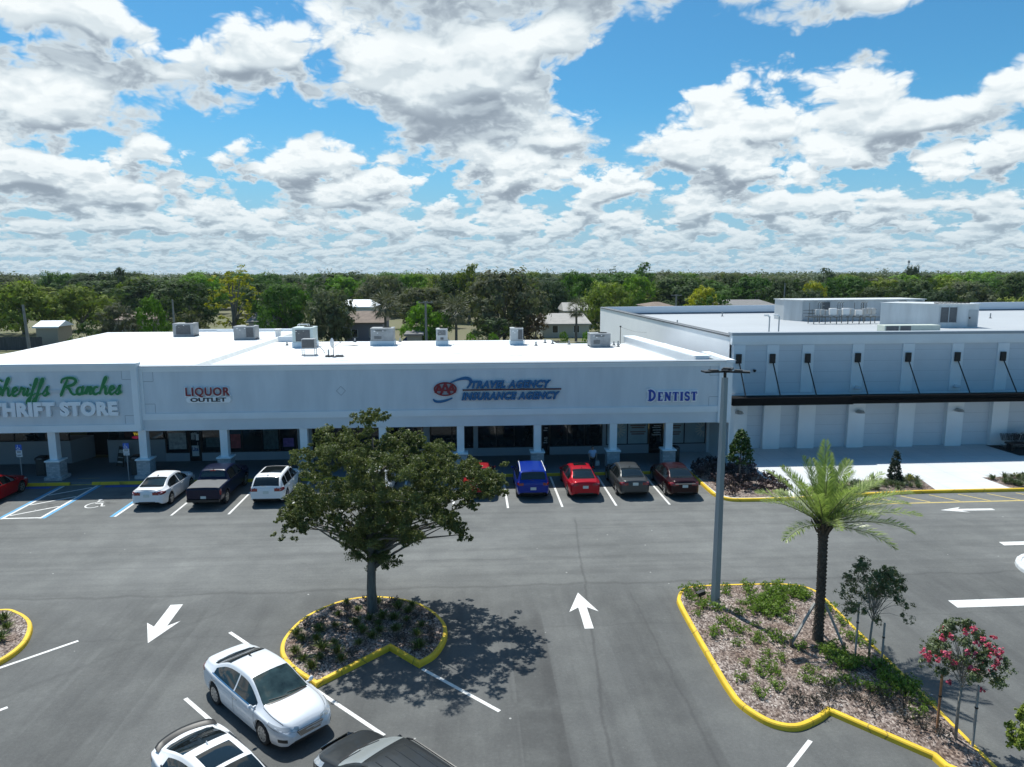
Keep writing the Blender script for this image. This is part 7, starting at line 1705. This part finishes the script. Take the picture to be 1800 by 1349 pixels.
# ------------------------------------------------------------------ the person under the arcade
def person():
    t = thing('person', 'person in a pale blue shirt and dark trousers carrying a bag under the arcade', 'person', (7.15,40.55,.15), R(10)); t.scale = (.80,)*3
    SK = mat('skin', (.36,.22,.16), .6); SH = mat('shirt_blue', (.36,.44,.60), .8, var=.12, vscale=6); TR = mat('trousers_dark', (.018,.02,.026), .85); SHOE = mat('shoe', (.05,.05,.05), .7); HAIR = mat('hair_grey', (.10,.09,.085), .8)
    def skin(name, pts, edges, m, root=0, sub=2):
        me = bpy.data.meshes.new(name); me.from_pydata([p[0] for p in pts], edges, []); me.materials.append(m); o = bpy.data.objects.new(name, me); COL.objects.link(o); o.parent = t
        sk = o.modifiers.new('skin','SKIN'); sk.use_smooth_shade = True
        for i, p in enumerate(pts):
            r = p[1]; me.skin_vertices[0].data[i].radius = r if isinstance(r, tuple) else (r,r); me.skin_vertices[0].data[i].use_root = (i == root)
        sb = o.modifiers.new('sub','SUBSURF'); sb.levels = sub; sb.render_levels = sub
        return o
    # one continuous body: trunk, head, arms to the wrists, legs
    body = [((0,0,.94),(.16,.12)),((0,-.01,1.12),(.19,.14)),((0,0,1.32),(.18,.12)),((0,.01,1.44),(.10,.08)),((0,0,1.50),.055),((0,-.015,1.585),(.070,.085)),((0,-.01,1.68),(.065,.075)),
            ((-.21,.01,1.39),.062),((-.29,.0,1.13),.048),((-.28,-.10,.90),.036),((-.275,-.13,.83),.035),
            ((.21,.01,1.39),.062),((.29,.02,1.13),.048),((.31,-.04,.90),.036),((.31,-.06,.83),.035),
            ((-.09,0,.86),.10),((-.10,-.02,.48),.068),((-.105,.02,.10),.045),((.09,0,.86),.10),((.10,.01,.48),.068),((.11,.03,.10),.045)]
    ed = [(0,1),(1,2),(2,3),(3,4),(4,5),(5,6),(2,7),(7,8),(8,9),(9,10),(2,11),(11,12),(12,13),(13,14),(0,15),(15,16),(16,17),(0,18),(18,19),(19,20)]
    skin('body', body, ed, SK)
    for sx_, c in ((-1,(-.275,-.135,.80)),(1,(.31,-.065,.80))):
        for k in range(4): skin('finger', [((c[0]+(k-1.5)*.018,c[1],c[2]),.010),((c[0]+(k-1.5)*.019,c[1]-.012,c[2]-.05),.009),((c[0]+(k-1.5)*.018,c[1]+.004,c[2]-.085+.008*abs(k-1.5)),.007)], [(0,1),(1,2)], SK, 0, 1)
        skin('thumb', [((c[0]-sx_*.02,c[1]-.02,c[2]+.01),.011),((c[0]-sx_*.035,c[1]-.035,c[2]-.03),.009)], [(0,1)], SK, 0, 1)
    skin('shirt', [((0,0,.84),(.205,.155)),((0,-.01,1.12),(.215,.165)),((0,0,1.32),(.20,.14)),((0,.01,1.43),(.12,.09)),((-.215,.01,1.39),.080),((-.275,.0,1.19),.072),((.215,.01,1.39),.080),((.275,.02,1.19),.072)], [(0,1),(1,2),(2,3),(2,4),(4,5),(2,6),(6,7)], SH)
    skin('trousers', [((0,0,.95),(.175,.135)),((-.09,0,.84),.115),((-.10,-.02,.48),.085),((-.105,.02,.09),.070),((.09,0,.84),.115),((.10,.01,.48),.085),((.11,.03,.09),.070)], [(0,1),(1,2),(2,3),(0,4),(4,5),(5,6)], TR)
    for x, y in ((-.105,.02),(.11,.03)): skin('shoe', [((x,y+.05,.045),.045),((x,y-.08,.04),.045),((x,y-.15,.035),.038)], [(0,1),(1,2)], SHOE)
    skin('hair', [((0,.02,1.66),(.078,.082)),((0,.02,1.72),(.066,.070)),((0,.055,1.60),(.06,.05))], [(0,1),(0,2)], HAIR)
    mb = MB()
    for sx_ in (-.026,.026): mb.lathe([(.009,-.004),(.009,.004)], (sx_,-.083,1.61), 8)
    obj('eyes', mb, BLACKP, t)
    mb = MB(); mb.add([(-.014,-.085,1.565),(.014,-.085,1.565),(0,-.115,1.572),(0,-.088,1.61)],[(0,1,2),(1,3,2),(0,2,3)]); obj('nose', mb, SK, t)
    mb = MB(); mb.box(-.024,.024,-.090,-.082,1.535,1.543); obj('mouth', mb, mat('lips', (.25,.10,.09), .6), t)
    for sx_ in (-.078,.078): mb = MB(); mb.smooth = True; mb.lathe([(.004,-.03),(.018,-.015),(.02,.012),(.006,.03)], (sx_,.0,1.60), 8); obj('ear', mb, SK, t)
    b_ = thing('shoulder_bag', 'pale bag hanging from the hand of the person under the arcade', 'bag', (7.43,40.48,.15), R(10)); b_.scale = (.80,)*3
    mb = MB(); mb.add([(-.16,-.05,.30),(.16,-.05,.30),(.16,.05,.30),(-.16,.05,.30),(-.13,-.04,.66),(.13,-.04,.66),(.13,.04,.66),(-.13,.04,.66)],[(0,3,2,1),(4,5,6,7),(0,1,5,4),(1,2,6,5),(2,3,7,6),(3,0,4,7)]); obj('sack', mb, mat('bag_pale', (.40,.41,.40), .7, var=.3, vscale=8), b_)
    mb = MB()
    for y in (-.03,.03): mb.tube([(-.08,y,.65),(-.06,y,.78),(0,0,.82),(.06,y,.78),(.08,y,.65)], .010, 5)
    obj('handle', mb, mat('bag_strap', (.2,.2,.19), .7), b_)
person()
# ------------------------------------------------------------------ the air
mb = MB(); mb.box(-3200,3200,-120,5600,-1.5,32); hz = obj('haze', mb, [])
hm = bpy.data.materials.new('haze_air'); hm.use_nodes = True; ht = hm.node_tree; ht.nodes.clear()
ho = ht.nodes.new('ShaderNodeOutputMaterial'); hv = ht.nodes.new('ShaderNodeVolumePrincipled'); hv.inputs['Color'].default_value = (.62,.78,.90,1); hv.inputs['Density'].default_value = .00008; hv.inputs['Anisotropy'].default_value = .2
ht.links.new(hv.outputs[0], ho.inputs['Volume']); hz.data.materials.append(hm); tag(hz, kind='stuff')
